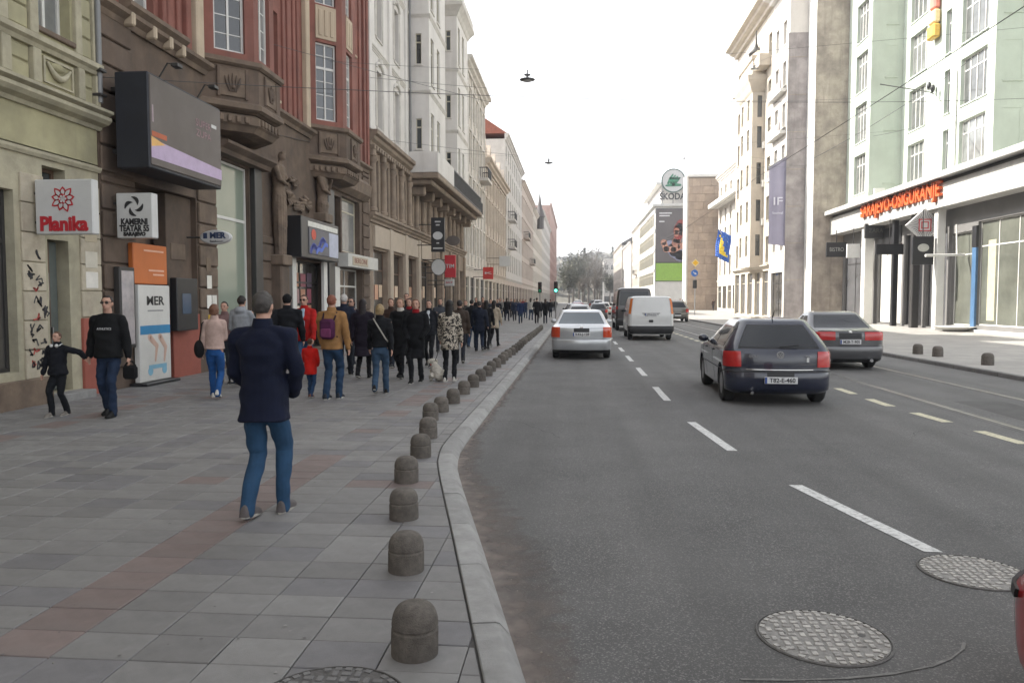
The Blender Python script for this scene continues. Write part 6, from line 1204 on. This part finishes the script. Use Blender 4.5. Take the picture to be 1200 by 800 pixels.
def person(label, px, py, hp, head=0, top='20242c', kind='jacket', legs='26364f', hair='2a211c', hs='short', step=.26, arms=('hang', 'hang'), shoe='2b2b2b', vox=None, lead=1, shoulder=1., belly=0., h=None, extras=(), skirt=None, pos=None, turn=0, hood=False, wrists=None, sole=None, seed=None, collar=None, shirt=None, glasses=False, group='people walking on the pavement', hemz=None):
    p = pos or gp(px, py); Y = p.y; H_ = h or min(1.93, max(.95, fy(px, hp, Y).z)); k = H_/1.75; sd_ = seed if seed is not None else int(px*7+py)
    dist = math.hypot(p.x, p.y); v = vox or (.011 if dist < 8 else .0135 if dist < 17 else .02 if dist < 30 else .032); fd = v < .025
    t = thing('person', label, 'person', (p.x, p.y, 0), R(-head), group); vx = v/k
    def put(n, me, mat, par=None): me.materials.append(mat); me.name = n; me.transform(Matrix.Scale(k, 4)); return link(n, me, par or t)
    rp = random.Random(sd_); S_ = shoulder; lf = {}
    if step >= .28: step = step*rp.uniform(1., 1.7); head += rp.uniform(-14, 14); t.rotation_euler = (0, 0, R(-head)); lead = rp.choice((-1, 1))
    if arms == ('hang', 'hang'): arms = rp.choice((('fwd', 'back'), ('back', 'fwd'), ('hang', 'fwd'), ('pocket', 'hang'), ('hang', 'phone'), ('pocket', 'pocket'), ('back', 'bag'), ('bag', 'hang')))
    # skeleton
    hip = {s: Vector((s*.092, 0, .90)) for s in (-1, 1)}
    for s in (-1, 1):
        f = step*.5*(1 if s == lead else -1); lift = .0 if f > 0 else min(.11, max(0, step-.2)*.32); a = Vector((s*.085, f, .085+lift)); kn, a = ik(hip[s], a, .425, .425, (0, 1, 0)); lf[s] = (kn, a, f, lift)
    W = {}
    for i, s in enumerate((-1, 1)):
        m = arms[i]; sh = Vector((s*.185*S_, 0, 1.415)); pole = (s*.35, -1, -.2)
        T_ = {'hang': (s*.265*S_, .03, .80), 'fwd': (s*.235*S_, .2, .86), 'back': (s*.255*S_, -.19, .83), 'pocket': (s*.135*S_, .2, .95), 'phone': (s*.08, .32, 1.16), 'bag': (s*.16, .15, 1.25), 'behind': (s*.08, -.16, .95)}
        w_ = Vector(T_[m]) if isinstance(m, str) else Matrix.Rotation(R(head), 3, 'Z') @ ((m[1]-p)/k) if m[0] == 'w' else Vector(m)
        if m == 'pocket': pole = (s*.9, -1., 0)
        el, w_ = ik(sh, w_, .285, .265, pole); W[s] = (sh, el, w_, m)
    # body: one continuous skin
    g = MB(); hb = Vector((0, .02, 0))
    ell(g, [(.88, .13, .09, 0, 0), (.98, .145, .1, 0, 0), (1.15, .125, .095, 0, 0), (1.3, .15, .1, 0, 0), (1.42, .14, .08, 0, -.01), (1.47, .07, .06, 0, -.01)]); limb(g, [(0, -.015, 1.40), (0, -.005, 1.50), (0, .01, 1.56)], [.062, .057, .056])
    g.sphere((0, .012, 1.658), (.073, .092, .094), 18, 14); g.sphere((0, .035, 1.605), (.056, .066, .066), 14, 10); g.sphere((0, .06, 1.578), (.033, .036, .030), 10, 8)
    g.tube([(0, .098, 1.655), (0, .118, 1.622), (0, .112, 1.612)], [.008, .014, .012], 8); g.sphere((0, .088, 1.675), (.05, .018, .012), 10, 6); g.sphere((0, .098, 1.586), (.022, .012, .009), 8, 6)
    for s in (-1, 1):
        g.sphere((s*.074, .005, 1.64), (.011, .02, .03), 8, 6); kn, a, f, lift = lf[s]; limb(g, [hip[s], kn, a], [.06, .038, .027])
        sh, el, w_, m = W[s]; limb(g, [sh, el, w_], [.05, .038, .027]); d = (w_-el).normalized()
        if m != 'pocket':
            pal = w_+d*.055; fwd_ = Vector((0, 1, 0)); fwd_ = (fwd_-d*fwd_.dot(d)).normalized(); g.tube([w_, w_+d*.04, pal, w_+d*.085], [.026, .034, .038, .034], 10, .5)
            for q in range(4): b0 = w_+d*.075+fwd_*(.026-.0175*q); ln = (.07, .078, .072, .056)[q]; inw = Vector((-s, 0, 0)); g.tube([b0, b0+d*ln*.5+inw*.006, b0+d*ln*.9+inw*.022], [.0095, .009, .007], 7)
            g.tube([w_+d*.02+fwd_*.022, w_+d*.055+fwd_*.05, w_+d*.085+fwd_*.055-Vector((s*.012, 0, 0))], [.013, .011, .008], 7)
    b = put('body', fuse(g, min(vx, .0105) if dist < 17 else vx, 2), M_skin)
    if fd:
        for s in (-1, 1):
            g = MB(); g.sphere((s*.031, .093, 1.655), (.013, .007, .0065), 8, 6); put('eye', g.mesh('eye', [], True), M_eye, b)
            g = MB(); g.tube([(s*.014, .106, 1.677), (s*.033, .101, 1.682), (s*.05, .09, 1.676)], .004, 5); put('eyebrow', g.mesh('e', [], True), hairm(hair), b)
        g = MB(); g.sphere((0, .104, 1.597), (.022, .007, .0065), 8, 6); put('mouth', g.mesh('m', [], True), M_lip, b)
    # trousers
    g = MB(); ell(g, [(.80, .12, .105, 0, -.01), (.88, .148, .118, 0, -.01), (.97, .132+belly*.2, .102+belly*.3, 0, belly*.3), (1.03, .12, .09, 0, 0)])
    for s in (-1, 1): kn, a, f, lift = lf[s]; an = a+Vector((0, -.01, -.045)); limb(g, [hip[s]+Vector((-s*.014, .0, -.07)), hip[s].lerp(kn, .5)+Vector((0, -.005, 0)), kn, kn.lerp(an, .5)+Vector((0, -.018, 0)), an], [.092, .084, .066, .064, .058] if kind != 'tight' and legs not in ('15161a',) else [.094, .078, .061, .057, .047])
    put('trousers', fuse(g, vx, 3, .0075 if fd else 0, sd_, 1.3), cloth(legs))
    # shoes
    for s in (-1, 1):
        kn, a, f, lift = lf[s]; rs = []; an = math.atan2(lift, .22) if f < 0 else -.12*(step > .3)
        def TS(x, y, z): return Vector((a.x+x, a.y+y*math.cos(an)+z*math.sin(an)*(1), max(.0, a.z-.085)-y*math.sin(an)*.9+z+ (.0 if f < 0 else .0)))
        for y, wx, ht in ((-.085, .026, .045), (-.075, .034, .085), (-.03, .037, .10), (.03, .038, .095), (.09, .044, .065), (.14, .046, .05), (.175, .036, .04), (.19, .018, .03)):
            rs.append([TS(wx*math.cos(q), y, max(.012, .012+ht*math.sin(q)) if math.sin(q) > 0 else .012) for q in [2*math.pi*i/14 for i in range(14)]])
        g = MB(); g.rings(rs); z0 = min(q[2] for q in g.v); dz = -min(0, z0-.012) if lift == 0 else 0; g.v = [(x, y, z+dz) for x, y, z in g.v]
        o = put('shoe', g.mesh('shoe', [], 50), cloth(shoe, .6))
        if fd: g = MB(); g.rings([[TS(w_*1.08*math.cos(q), y, zz) for q in [2*math.pi*i/14 for i in range(14)] for y, w_ in (((-.088+.286*(.5+.5*math.sin(q))), .042),)] for zz in (.0, .018)]); g.v = [(x, y, z+dz) for x, y, z in g.v]; put('sole', g.mesh('sole', [], 40), cloth(sole or 'b8b4ac', .7), o)
    # upper garment
    hem = {'jacket': .80, 'tight': .86, 'short': .93, 'long': .70, 'coat': .52, 'hoodie': .86}[kind]; hem = hemz or hem; ad = {'jacket': .012, 'tight': .0, 'short': .004, 'long': .012, 'coat': .014, 'hoodie': .012}[kind]
    g = MB(); rows = []
    if hem < .8: rows += [(hem, .175+.05*(.83-hem), .15+.16*(.83-hem)+step*.12, 0, 0), (.72, .175, .15, 0, 0)] if hem < .7 else [(hem, .192, .178, 0, 0)]
    rows += [(max(hem, .84), .176+ad, .15+ad+belly*.5, 0, belly*.25), (.98, .160+ad+belly*.25, .128+ad+belly, 0, belly*.6), (1.12, (.148+ad)*(1 if kind != 'tight' else .95)+belly*.2, .122+ad+belly, 0, belly*.6), (1.27, .168*S_**.6+ad, .128+ad+belly*.3, 0, 0), (1.37, .172*S_+ad*.5, .118+ad, 0, -.008), (1.435, .15*S_, .098+ad*.5, 0, -.012), (1.475, .088, .075, 0, -.012), (1.505, .064, .064, 0, -.004)]
    ell(g, rows, 24, .86)
    for s in (-1, 1):
        sh, el, w_, m = W[s]; sh2 = sh+Vector((-s*.012, 0, -.008)); e = w_ if m != 'pocket' else w_; limb(g, [sh2, sh2.lerp(el, .5), el, el.lerp(e, .55), e-(e-el).normalized()*.005], [.072+ad*.3, .066+ad*.6, .056+ad*.7, .052+ad*.6, .043+ad*.4] if kind != 'tight' else [.066, .056, .047, .044, .036])
    for s in (-1, 1): limb(g, [Vector((s*.045, -.012, 1.452)), Vector((s*.115*S_, -.012, 1.432)), Vector((s*.172*S_, -.004, 1.408))], [.055, .06, .07+ad*.3])
    if hood: g.sphere((0, -.085, 1.47), (.11, .07, .07), 14, 10)
    name = {'coat': 'coat', 'long': 'coat', 'hoodie': 'hooded_top', 'tight': 'sweater'}.get(kind, 'jacket')
    jk = put(name, fuse(g, vx, 8 if v < .012 else 5 if v < .02 else 2, (.010 if kind != 'tight' else .005) if fd else 0, sd_+1, .9), cloth(top) if isinstance(top, str) else top)
    if fd and collar is not False:
        g = MB(); ell(g, [(1.475, .084, .078, 0, -.008), (1.553, .07, .072, 0, .0), (1.55, .058, .06, 0, .0), (1.48, .06, .062, 0, -.004)], 20); put('collar', g.mesh('collar', [], 60), cloth(collar or top) if isinstance(collar or top, str) else top, jk)
    if shirt: g = MB(); ell(g, [(1.0, .05, .02, 0, .135+belly), (1.3, .055, .02, 0, .125), (1.46, .04, .02, 0, .075), (1.49, .03, .015, 0, .06)], 12); put('shirt_front', g.mesh('s', [], 60), cloth(shirt), jk)
    # hair
    g = MB(); n = 22; m_ = 14; rs = []; c = Vector((0, .006, 1.664)); rng = np.random.RandomState(sd_)
    for i in range(m_+1):
        a = math.pi*(i/m_*.97+.015); row = []
        for j in range(n):
            q = 2*math.pi*j/n; d = Vector((math.sin(a)*math.cos(q), math.sin(a)*math.sin(q), math.cos(a))); face = d.y > .30 and d.z < (.62 if hs != 'bald' else .9); low = d.z < (-.82 if d.y < -.1 else -.42); side = d.y > -.1 and d.z < -.05 and hs not in ('long', 'bob')
            thin = hs == 'bald' and d.z > .35; r_ = .80 if (face or low or side or thin) else (1.045 if hs in ('short', 'bald') else 1.085)-.05*max(0, -d.z-.3)*(hs == 'short')+rng.uniform(-.015, .02)+(.05 if hs in ('bob', 'long') and d.z < .2 else 0)
            row.append(c+Vector((d.x*.078*r_, d.y*.096*r_, d.z*.096*r_)))
        rs.append(row)
    g.rings(rs)
    if hs == 'long': ell(g, [(1.36, .06, .022, 0, -.105), (1.45, .078, .035, 0, -.085), (1.58, .084, .05, 0, -.055), (1.68, .08, .06, 0, -.03)], 14)
    if hs == 'bob': ell(g, [(1.56, .07, .035, 0, -.05), (1.60, .086, .05, 0, -.035), (1.68, .084, .06, 0, -.02)], 14)
    if hs == 'bun': g.sphere((0, -.10, 1.72), (.04, .04, .04), 10, 8)
    if hs == 'cap': g.tube([(-.04, .09, 1.70), (0, .15, 1.695), (.04, .09, 1.70)], [.02, .03, .02], 8, .3)
    put('hair' if hs != 'cap' else 'cap', fuse(g, max(.008, vx*.8), 1, .0035 if fd else 0, sd_+3, 3.), hairm(hair) if hs != 'cap' else cloth(hair), b)
    if glasses: g = MB(); [g.sphere((s*.033, .104, 1.656), (.026, .007, .019), 10, 6) for s in (-1, 1)]; g.tube([(-.072, .03, 1.662), (-.062, .095, 1.662), (0, .112, 1.662), (.062, .095, 1.662), (.072, .03, 1.662)], .004, 5); put('sunglasses', g.mesh('g', [], True), M_eye, b)
    return t, (lambda x, y, z: Matrix.Translation(t.location) @ Matrix.Rotation(R(-head), 4, 'Z') @ Vector((x*k, y*k, z*k))), k, W
def carried(name, label, cat, at, parts):
    o = at(0, 0, 1.0); s = thing(name, label, cat, o)
    for nm, g, mat, sm in parts: g.v = [tuple(at(*p)) for p in g.v]; obj(nm, g, mat, s, sm)
    return s
def soft(g, vox=.012, f=.003): return g
GR = 'people walking on the pavement'
# --- man in the foreground
t, at, k, W = person('man in navy jacket and blue jeans walking away, hands in pockets', 312, 604, 343, 2, '10162a', 'jacket', '2a4763', '423e3b', 'short', .277, ('pocket', 'pocket'), '5b5554', lead=1, shoulder=1.13, belly=.02, sole='a8a49c', vox=.009, hemz=.765)
# --- man and child hand in hand
pm, pc = gp(130, 487), gp(70, 487); HJ = fy(103, 419, (pm.y+pc.y)/2)
t, at, k, W = person('man in black sweatshirt and sunglasses holding a child by the hand', 130, 487, 347, 172, '101113', 'hoodie', '1d2a3f', '2a2320', 'short', .26, ((-.28, .0, .84), ('w', HJ+Vector((.03, 0, .03)))), '141414', glasses=True, shoulder=1.1, belly=.03, lead=-1, collar=False, sole='202020')
g = text_mesh('ATHLETICS', .045, cloth('c8c8c8'), .002, .2); g.transform(Matrix.Scale(k, 4)); o = link('chest_print', g, t, (-.02*k, .178*k, 1.28*k), (0, 0, math.pi))
g = MB(); g.cbox(-.10, .10, -.045, .045, -.2, 0, .03); g.v = [(x-.30, y+.01, z+.74) for x, y, z in g.v]; g2 = MB(); g2.tube([(-.38, .01, .73), (-.33, .01, .80), (-.27, .01, .80), (-.22, .01, .73)], .012, 6)
carried('hand_bag', 'small black bag hanging from the hand of the man in black sweatshirt', 'bag', at, [('pouch', g, cloth('131314'), 40), ('handle', g2, cloth('1c1c1c'), 60)])
hand = at(*W[1][2])
t, at, k, W = person('small child in dark jacket with white headphones, hand in hand with man', 70, 487, 389, 184, '14161d', 'hoodie', '15171c', '5a4030', 'short', .24, (('w', HJ+Vector((-.03, 0, -.02))), (.30, .08, .86)), '77716a', lead=1, shoulder=1.06, belly=.02, collar='1a1c22')
g = MB()
for s in (-1, 1): g.sphere((s*.06, .1, 1.47), (.04, .03, .038), 12, 8)
g.tube([(-.085, .06, 1.47), (-.08, -.03, 1.5), (0, -.085, 1.51), (.08, -.03, 1.5), (.085, .06, 1.47)], .012, 7); g.v = [tuple(Vector(p)*k) for p in g.v]; link('headphones', g.mesh('headphones', M_sign, 60), t)
# --- group in front of the tall shop window
t, at, k, W = person('woman in pale pink sweater and blue jeans walking away with black bag', 253, 467, 357, -4, 'b39a90', 'short', '1f4a80', '6b4a38', 'bob', .3, ('hang', 'phone'), 'c8c4bc', shoulder=.88)
g = MB(); g.sphere((-.27, -.02, .93), (.09, .15, .17), 16, 10); g2 = MB(); g2.tube([(-.25, .08, 1.05), (-.2, .07, 1.42), (-.15, 0, 1.475), (-.2, -.09, 1.4), (-.25, -.1, 1.05)], .012, 6)
carried('shoulder_bag', 'big black shoulder bag on the woman in pink sweater', 'bag', at, [('pouch', g, cloth('121214'), 60), ('strap', g2, cloth('1a1a1a'), 60)])
person('man in light grey hooded top in front of the shop window', 285, 452, 347, -10, '8f9296', 'hoodie', '2c3648', '241d1a', 'short', .28, ('hang', 'hang'), '8a8a8a', hood=True)
person('dark-haired person walking beside the man in grey hooded top', 265, 450, 354, 175, '7c6260', 'short', '2a3038', '1c1614', 'short', .2, ('hang', 'hang')); 
person('man in black cap and black jacket beside the man in navy', 338, 455, 345, -3, '0f1116', 'jacket', '26344c', '111113', 'cap', .3, ('back', 'fwd'), '3a3a3c', shoulder=1.12)
person('man in sunglasses with open bright red jacket facing the street', 358, 448, 346, 178, 'a31a17', 'jacket', '3a5878', '3a2418', 'short', .3, ('fwd', 'back'), 'b0a8a0', shirt='9ab0c0', glasses=True, shoulder=1.05)
person('small child in red coat beside the man with tan jacket', 364, 466, 397, 4, 'b0170f', 'long', '233a58', '4a3426', 'short', .3, ('hang', 'hang'), '6b4a40', belly=.03, shoulder=1.05)
t, at, k, W = person('person in tan jacket and blue jeans standing with purple backpack', 390, 467, 346, 3, '8f6a42', 'jacket', '20364f', '7d4a38', 'short', .16, ('fwd', 'hang'), '22262e', shoulder=1.08, sole='c4c0b8')
g = MB(); g.cbox(-.13, .13, -.27, -.14, 1.02, 1.36, .05); g2 = MB(); g2.cbox(-.09, .09, -.3, -.26, 1.05, 1.2, .03); g3 = MB(); [g3.tube([(s*.1, -.16, 1.34), (s*.11, -.06, 1.46), (s*.12, .1, 1.40), (s*.12, .12, 1.2), (s*.12, -.1, 1.05)], .017, 6) for s in (-1, 1)]
carried('backpack', 'purple backpack worn over the tan jacket', 'backpack', at, [('pack', g, cloth('4a1f3f'), 40), ('front_pocket', g2, cloth('6a3355'), 40), ('strap', g3, cloth('2a1824'), 60)])
person('white-haired man in dark blue coat walking away', 404, 440, 345, 2, '1a2030', 'long', '1c2028', 'b4b0ab', 'short', .3, ('hang', 'hang'), '181818', shoulder=1.08); person('woman with glasses walking towards the white-haired man', 413, 432, 349, 180, '2a2328', 'jacket', '20242c', '241a17', 'bob', .3, glasses=True)
person('woman in long dark purple coat walking away near white-haired man', 426, 444, 351, 6, '1a1420', 'coat', '15161a', '1d1517', 'long', .34, ('hang', 'hang'), '121214')
t, at, k, W = person('blonde woman in black jacket and jeans with pale shoulder strap', 446, 462, 357, 0, '0e1014', 'short', '33475c', '8f7a58', 'bob', .34, ('fwd', 'back'), '14120f', shoulder=.97)
g = MB(); g.tube([(-.13, .05, 1.48), (-.1, -.1, 1.46), (.0, -.15, 1.3), (.12, -.15, 1.1), (.19, -.06, 1.0)], .014, 6); g2 = MB(); g2.cbox(.17, .25, -.06, .12, .86, 1.02, .03); carried('crossbody_bag', 'small black bag on a pale strap worn by the blonde woman', 'bag', at, [('strap', g, cloth('a8a49c'), 60), ('pouch', g2, cloth('121212'), 40)])
person('woman in long black coat and white scarf walking towards the blonde woman', 470, 443, 350, 180, '0c0d10', 'coat', '15161a', '7a6048', 'bob', .34, ('hang', 'hang'), '0e0e0e', collar='c4bdb4'); person('woman in wide black coat with red scarf and black boots', 488, 448, 351, 178, '0b0c10', 'coat', '15161a', '6a4a38', 'bob', .26, ('pocket', 'pocket'), '0c0c0c', collar='8c1a22', shoulder=1.1, belly=.03)
LEO = M('animal_print', (.40, .36, .30), .9, .1, 9); _n = LEO.node_tree; _v = _n.nodes.new('ShaderNodeTexNoise'); _v.inputs['Scale'].default_value = 16; _v.inputs['Detail'].default_value = 2; _v.inputs['Distortion'].default_value = 1.6; _tc = _n.nodes.new('ShaderNodeTexCoord'); _n.links.new(_tc.outputs['Object'], _v.inputs['Vector'])
_r = _n.nodes.new('ShaderNodeValToRGB'); _r.color_ramp.elements[0].position = .47; _r.color_ramp.elements[0].color = (.02, .017, .015, 1); _r.color_ramp.elements[1].position = .52; _r.color_ramp.elements[1].color = (.42, .37, .30, 1); _n.links.new(_v.outputs['Fac'], _r.inputs['Fac']); _n.links.new(_r.outputs[0], _n.nodes['Principled BSDF'].inputs['Base Color'])
t, at, k, W = person('woman in black and cream animal-print jacket walking a white dog', 527, 447, 352, 0, LEO, 'long', '15161a', '17120f', 'long', .2, ('fwd', 'hang'), 'c0bcb4', shoulder=1.0, belly=.02)
lead_hand = at(*W[-1][2])
person('man in brown jacket walking ahead of the animal-print jacket', 539, 427, 352, 0, '3a2f28', 'jacket', '20222a', '1c1613', 'short', .3, ('hang', 'hang'))
person('man in dark suit and white shirt walking towards the dog', 503, 430, 352, 182, '14161c', 'jacket', '15161a', '2a2019', 'short', .3, shirt='b8bcc0'); person('woman in red scarf and dark jacket behind the black coats', 480, 428, 350, 180, '241b1e', 'jacket', '1c2028', '4a3024', 'long', .3, collar='8a1c22')
person('person in brown coat walking past the beige shop panels', 459, 430, 350, 178, '3b2a22', 'jacket', '222630', '5a4232', 'bob', .3); person('tall man in dark coat by the shop piers', 477, 415, 344, 175, '1b1d24', 'jacket', '1d2026', '3a2a20', 'short', .3)
person('person in grey jacket passing the shop piers', 516, 412, 350, 180, '3a3c42', 'jacket', '23262e', '2a2019', 'short', .3);  
person('man in black jacket with pale patch and jeans walking away', 553, 408, 351, 0, '121418', 'jacket', '2a3c54', '14110f', 'short', .3, ('hang', 'fwd')); person('man in long dark blue jacket at the centre of the crowd', 562, 412, 353, 0, '141a28', 'long', '1c2638', '3a3430', 'short', .32, ('hang', 'hang'), shoulder=1.1); person('woman in black jacket walking close to the beige coat', 570, 410, 352, 4, '101013', 'jacket', '15161a', '15100e', 'long', .32)
t, at, k, W = person('person in white and beige jacket with dark hair walking away', 579, 406, 352, 2, 'a39684', 'long', '15161a', '1a1614', 'long', .34); person('person in grey coat beside the beige jacket', 546, 404, 352, 180, '4a4642', 'jacket', '22262e', '5a4636', 'short', .3)
# --- farther crowd by the crossing
FARP = [(594, 376, 349, '14151a', 'jacket', 2, 'person in black far along by the ivory building'), (603, 376, 350, '242c40', 'jacket', 180, 'person in blue jacket far along the pavement'), (610, 379, 350, '1c2a4c', 'long', 180, 'person in bright blue coat far along the pavement'), (622, 375, 350, 'b4b0aa', 'jacket', 0, 'person in white jacket near the far crossing'), (629, 379, 349, '101115', 'long', 2, 'person in black coat near the far crossing'), (639, 379, 349, '0e0f12', 'long', 0, 'person in black coat by the last bollard'),
        (586, 378, 349, '7a7672', 'jacket', 180, 'person in grey jacket far along by the ochre building'), (599, 372, 350, '33282a', 'jacket', 180, 'person in dark maroon far along the pavement'), (616, 373, 350, '1f2a44', 'jacket', 180, 'person in navy far along the pavement'), (606, 370, 350, '5a5450', 'jacket', 0, 'person in taupe jacket far along the pavement'), (633, 372, 350, '3a3c40', 'jacket', 180, 'person in grey coat behind the black coats'), (645, 372, 350, '202228', 'jacket', 0, 'person in dark jacket beside the green traffic light'),
        (590, 372, 350, '2a2224', 'jacket', 178, 'person in dark brown far along the pavement'), (613, 369, 350, '80332c', 'jacket', 180, 'person in red jacket far along the pavement'), (626, 369, 350, '6f6a64', 'jacket', 0, 'person in light grey far along the pavement'), (640, 368, 350, '2c3038', 'jacket', 0, 'person in slate jacket past the far crossing'), (651, 367, 350, '1a1b20', 'jacket', 180, 'person in black jacket past the far crossing'), (648, 365, 350, '8a8680', 'jacket', 180, 'person in pale jacket past the far crossing'),
        (583, 383, 350, '161820', 'jacket', 180, 'person in black jacket by the last shop pier'), (575, 386, 351, '2b2f3a', 'jacket', 180, 'person in slate blue jacket by the ivory building'), (566, 389, 350, '3c2e2a', 'jacket', 180, 'person in brown jacket by the ivory building'), (558, 388, 350, '191a1f', 'jacket', 180, 'person in black facing the crowd by the taupe shops'),
        (800, 367, 349, '1a1a1e', 'jacket', 0, 'person in black on the sunny pavement across the road'), (797, 366, 350, '2c3850', 'jacket', 180, 'person in blue on the sunny pavement across the road'), (836, 364, 350, '3a2c28', 'jacket', 0, 'person in brown by the stone-clad block'), (831, 363, 350, '1c1c20', 'jacket', 180, 'person in dark clothes by the stone-clad block')]
for px, py, hp, c, kd, hd, lab in FARP: person(lab, px, py, hp, hd, c, kd, ['1c2230', '26384e', '18191e'][px % 3], ['1c1512', '3a2a20', '15110f'][py % 3], ['short', 'long', 'bob'][(px+py) % 3], .3, h=1.66+.02*(px % 7))
# --- small white dog on a lead
p = gp(511, 446); t = thing('dog', 'small fluffy white dog sitting by the animal-print jacket', 'dog', p); g = MB(); D = lambda x, y, z: (p.x+x, p.y+y, z)
g.tube([D(.03, -.10, .15), D(.02, 0, .2), D(-.0, .10, .27), D(-.015, .14, .32)], [.105, .115, .095, .07], 14); g.sphere(D(.03, -.10, .13), (.11, .12, .12), 14, 10); g.sphere(D(-.03, .17, .385), (.068, .075, .065), 14, 10); g.tube([D(-.04, .22, .37), D(-.045, .265, .355)], [.035, .022], 10)
for s in (-1, 1): g.tube([D(s*.055, .13, .22), D(s*.055, .15, .1), D(s*.055, .16, .025)], [.045, .03, .028], 10); g.sphere(D(s*.055, .18, .022), (.028, .04, .022), 10, 6); g.tube([D(s*.09, -.1, .14), D(s*.11, .02, .07), D(s*.1, -.03, .03)], [.06, .045, .03], 10); g.sphere(D(s*.1, .02, .022), (.03, .05, .022), 10, 6); g.tube([D(-.03+s*.055, .15, .43), D(-.03+s*.085, .15, .39), D(-.03+s*.085, .16, .34)], [.025, .028, .015], 8)
g.tube([D(.05, -.2, .12), D(.09, -.27, .17), D(.08, -.29, .25)], [.035, .035, .02], 8)
me = fuse(g, .011, 1, .008, 5, 3.); me.transform(Matrix.Translation(-p)); me.materials.append(M('dog_fur', (.55, .51, .44), .95, .15, 25, .8, 120)); link('body', me, t); t.rotation_euler = (0, 0, R(25))
g = MB(); [g.sphere((-.03+s*.03, .23, .4), .009, 8, 6) for s in (-1, 1)]; g.sphere((-.045, .285, .36), .012, 8, 6); link('eyes_and_nose', g.mesh('eyes_and_nose', M_eye, True), t); g = MB(); g.lathe([(.075, -.012), (.08, 0), (.075, .012)], (-.015, .14, .32), 16, cap=False); link('collar', g.mesh('collar', M_signred, 60), t)
g = MB(); g.tube([lead_hand, lead_hand.lerp(p+Vector((-.07, .12, .33)), .5)-Vector((0, 0, .08)), p+Vector((-.07, .12, .33))], .006, 5); tag(obj('dog_lead', g, M_ink), 'thin black lead running down to the white dog', 'lead')

# --- carved figures under the bays of the red building
def figure(u, zt, zb, flip):
    g = MB(); T = lambda x, y, z: Vector((XL+.12+y, u-x, z)); H_ = zt-zb
    g.sphere(T(0, .16, zt-.13), (.11, .11, .14), 14, 10); g.tube([T(0, .1, zt-.35), T(0, .14, zt-.22)], [.09, .07], 10)
    rs = []
    for z, rx, ry in ((zt-.3, .1, .09), (zt-.42, .3, .16), (zt-.7, .27, .18), (zt-1.0, .21, .16), (zt-1.25, .25, .18), (zt-1.7, .24, .19), (zt-2.2, .22, .17), (zb, .2, .15)): rs.append([T(rx*math.cos(q), .06+ry*math.sin(q), z) for q in [2*math.pi*i/16 for i in range(16)]])
    g.rings(rs); s = 1 if flip else -1
    limb(g, [T(.28, .08, zt-.45), T(.33, .22, zt-.8), T(.0, .32, zt-.92)], [.085, .07, .05]); limb(g, [T(-.28, .08, zt-.45), T(-.34, .16, zt-.8), T(-.12, .34, zt-.72+.25*flip)], [.085, .07, .05])
    for q in range(7): a = -1.2+.4*q; g.tube([T(.22*math.sin(a), .06+.17*math.cos(a), zt-1.2), T(.24*math.sin(a+.1), .07+.18*math.cos(a), (zt+zb)/2-.5), T(.2*math.sin(a), .06+.15*math.cos(a), zb)], .03, 6)
    g.tube([T(-.1, .2, zt-.05), T(0, .24, zt), T(.1, .2, zt-.05)], .04, 6); me = fuse(g, .022, 2, .006, int(u), 2.); me.transform(Matrix.Translation(-RB.location)); me.materials.append(M_brown2); link('carved_figure', me, RB)
    piece('figure_pedestal', FL, u-.34, u+.34, zb-.3, zb, -.02, .42, M_brown2, RB, .03)
figure(20.75, 5.75, 2.9, 0); figure(24.4, 6.0, 4.45, 1)
piece('pedestal_shaft', FL, 20.45, 21.05, -.05, 2.6, -.02, .34, M_brown, RB, .04)
for u, v, s_ in ((21.8, 4.6, .5), (22.6, 4.45, .4), (23.2, 4.6, .5), (22.2, 5.1, .35), (28.2, 5.9, .5)):
    g = MB(); r = random.Random(int(u*10))
    for q in range(9): a = r.uniform(0, 6.28); g.tube([FL.T(u, v, .02), FL.T(u+s_*.5*math.cos(a), v+s_*.3*math.sin(a), .12), FL.T(u+s_*math.cos(a), v+s_*.55*math.sin(a), .03)], [.05, .07, .02], 6)
    obj('carved_scroll', g, M_brown2, RB, 60)

bpy.data.scenes.remove(TMP)
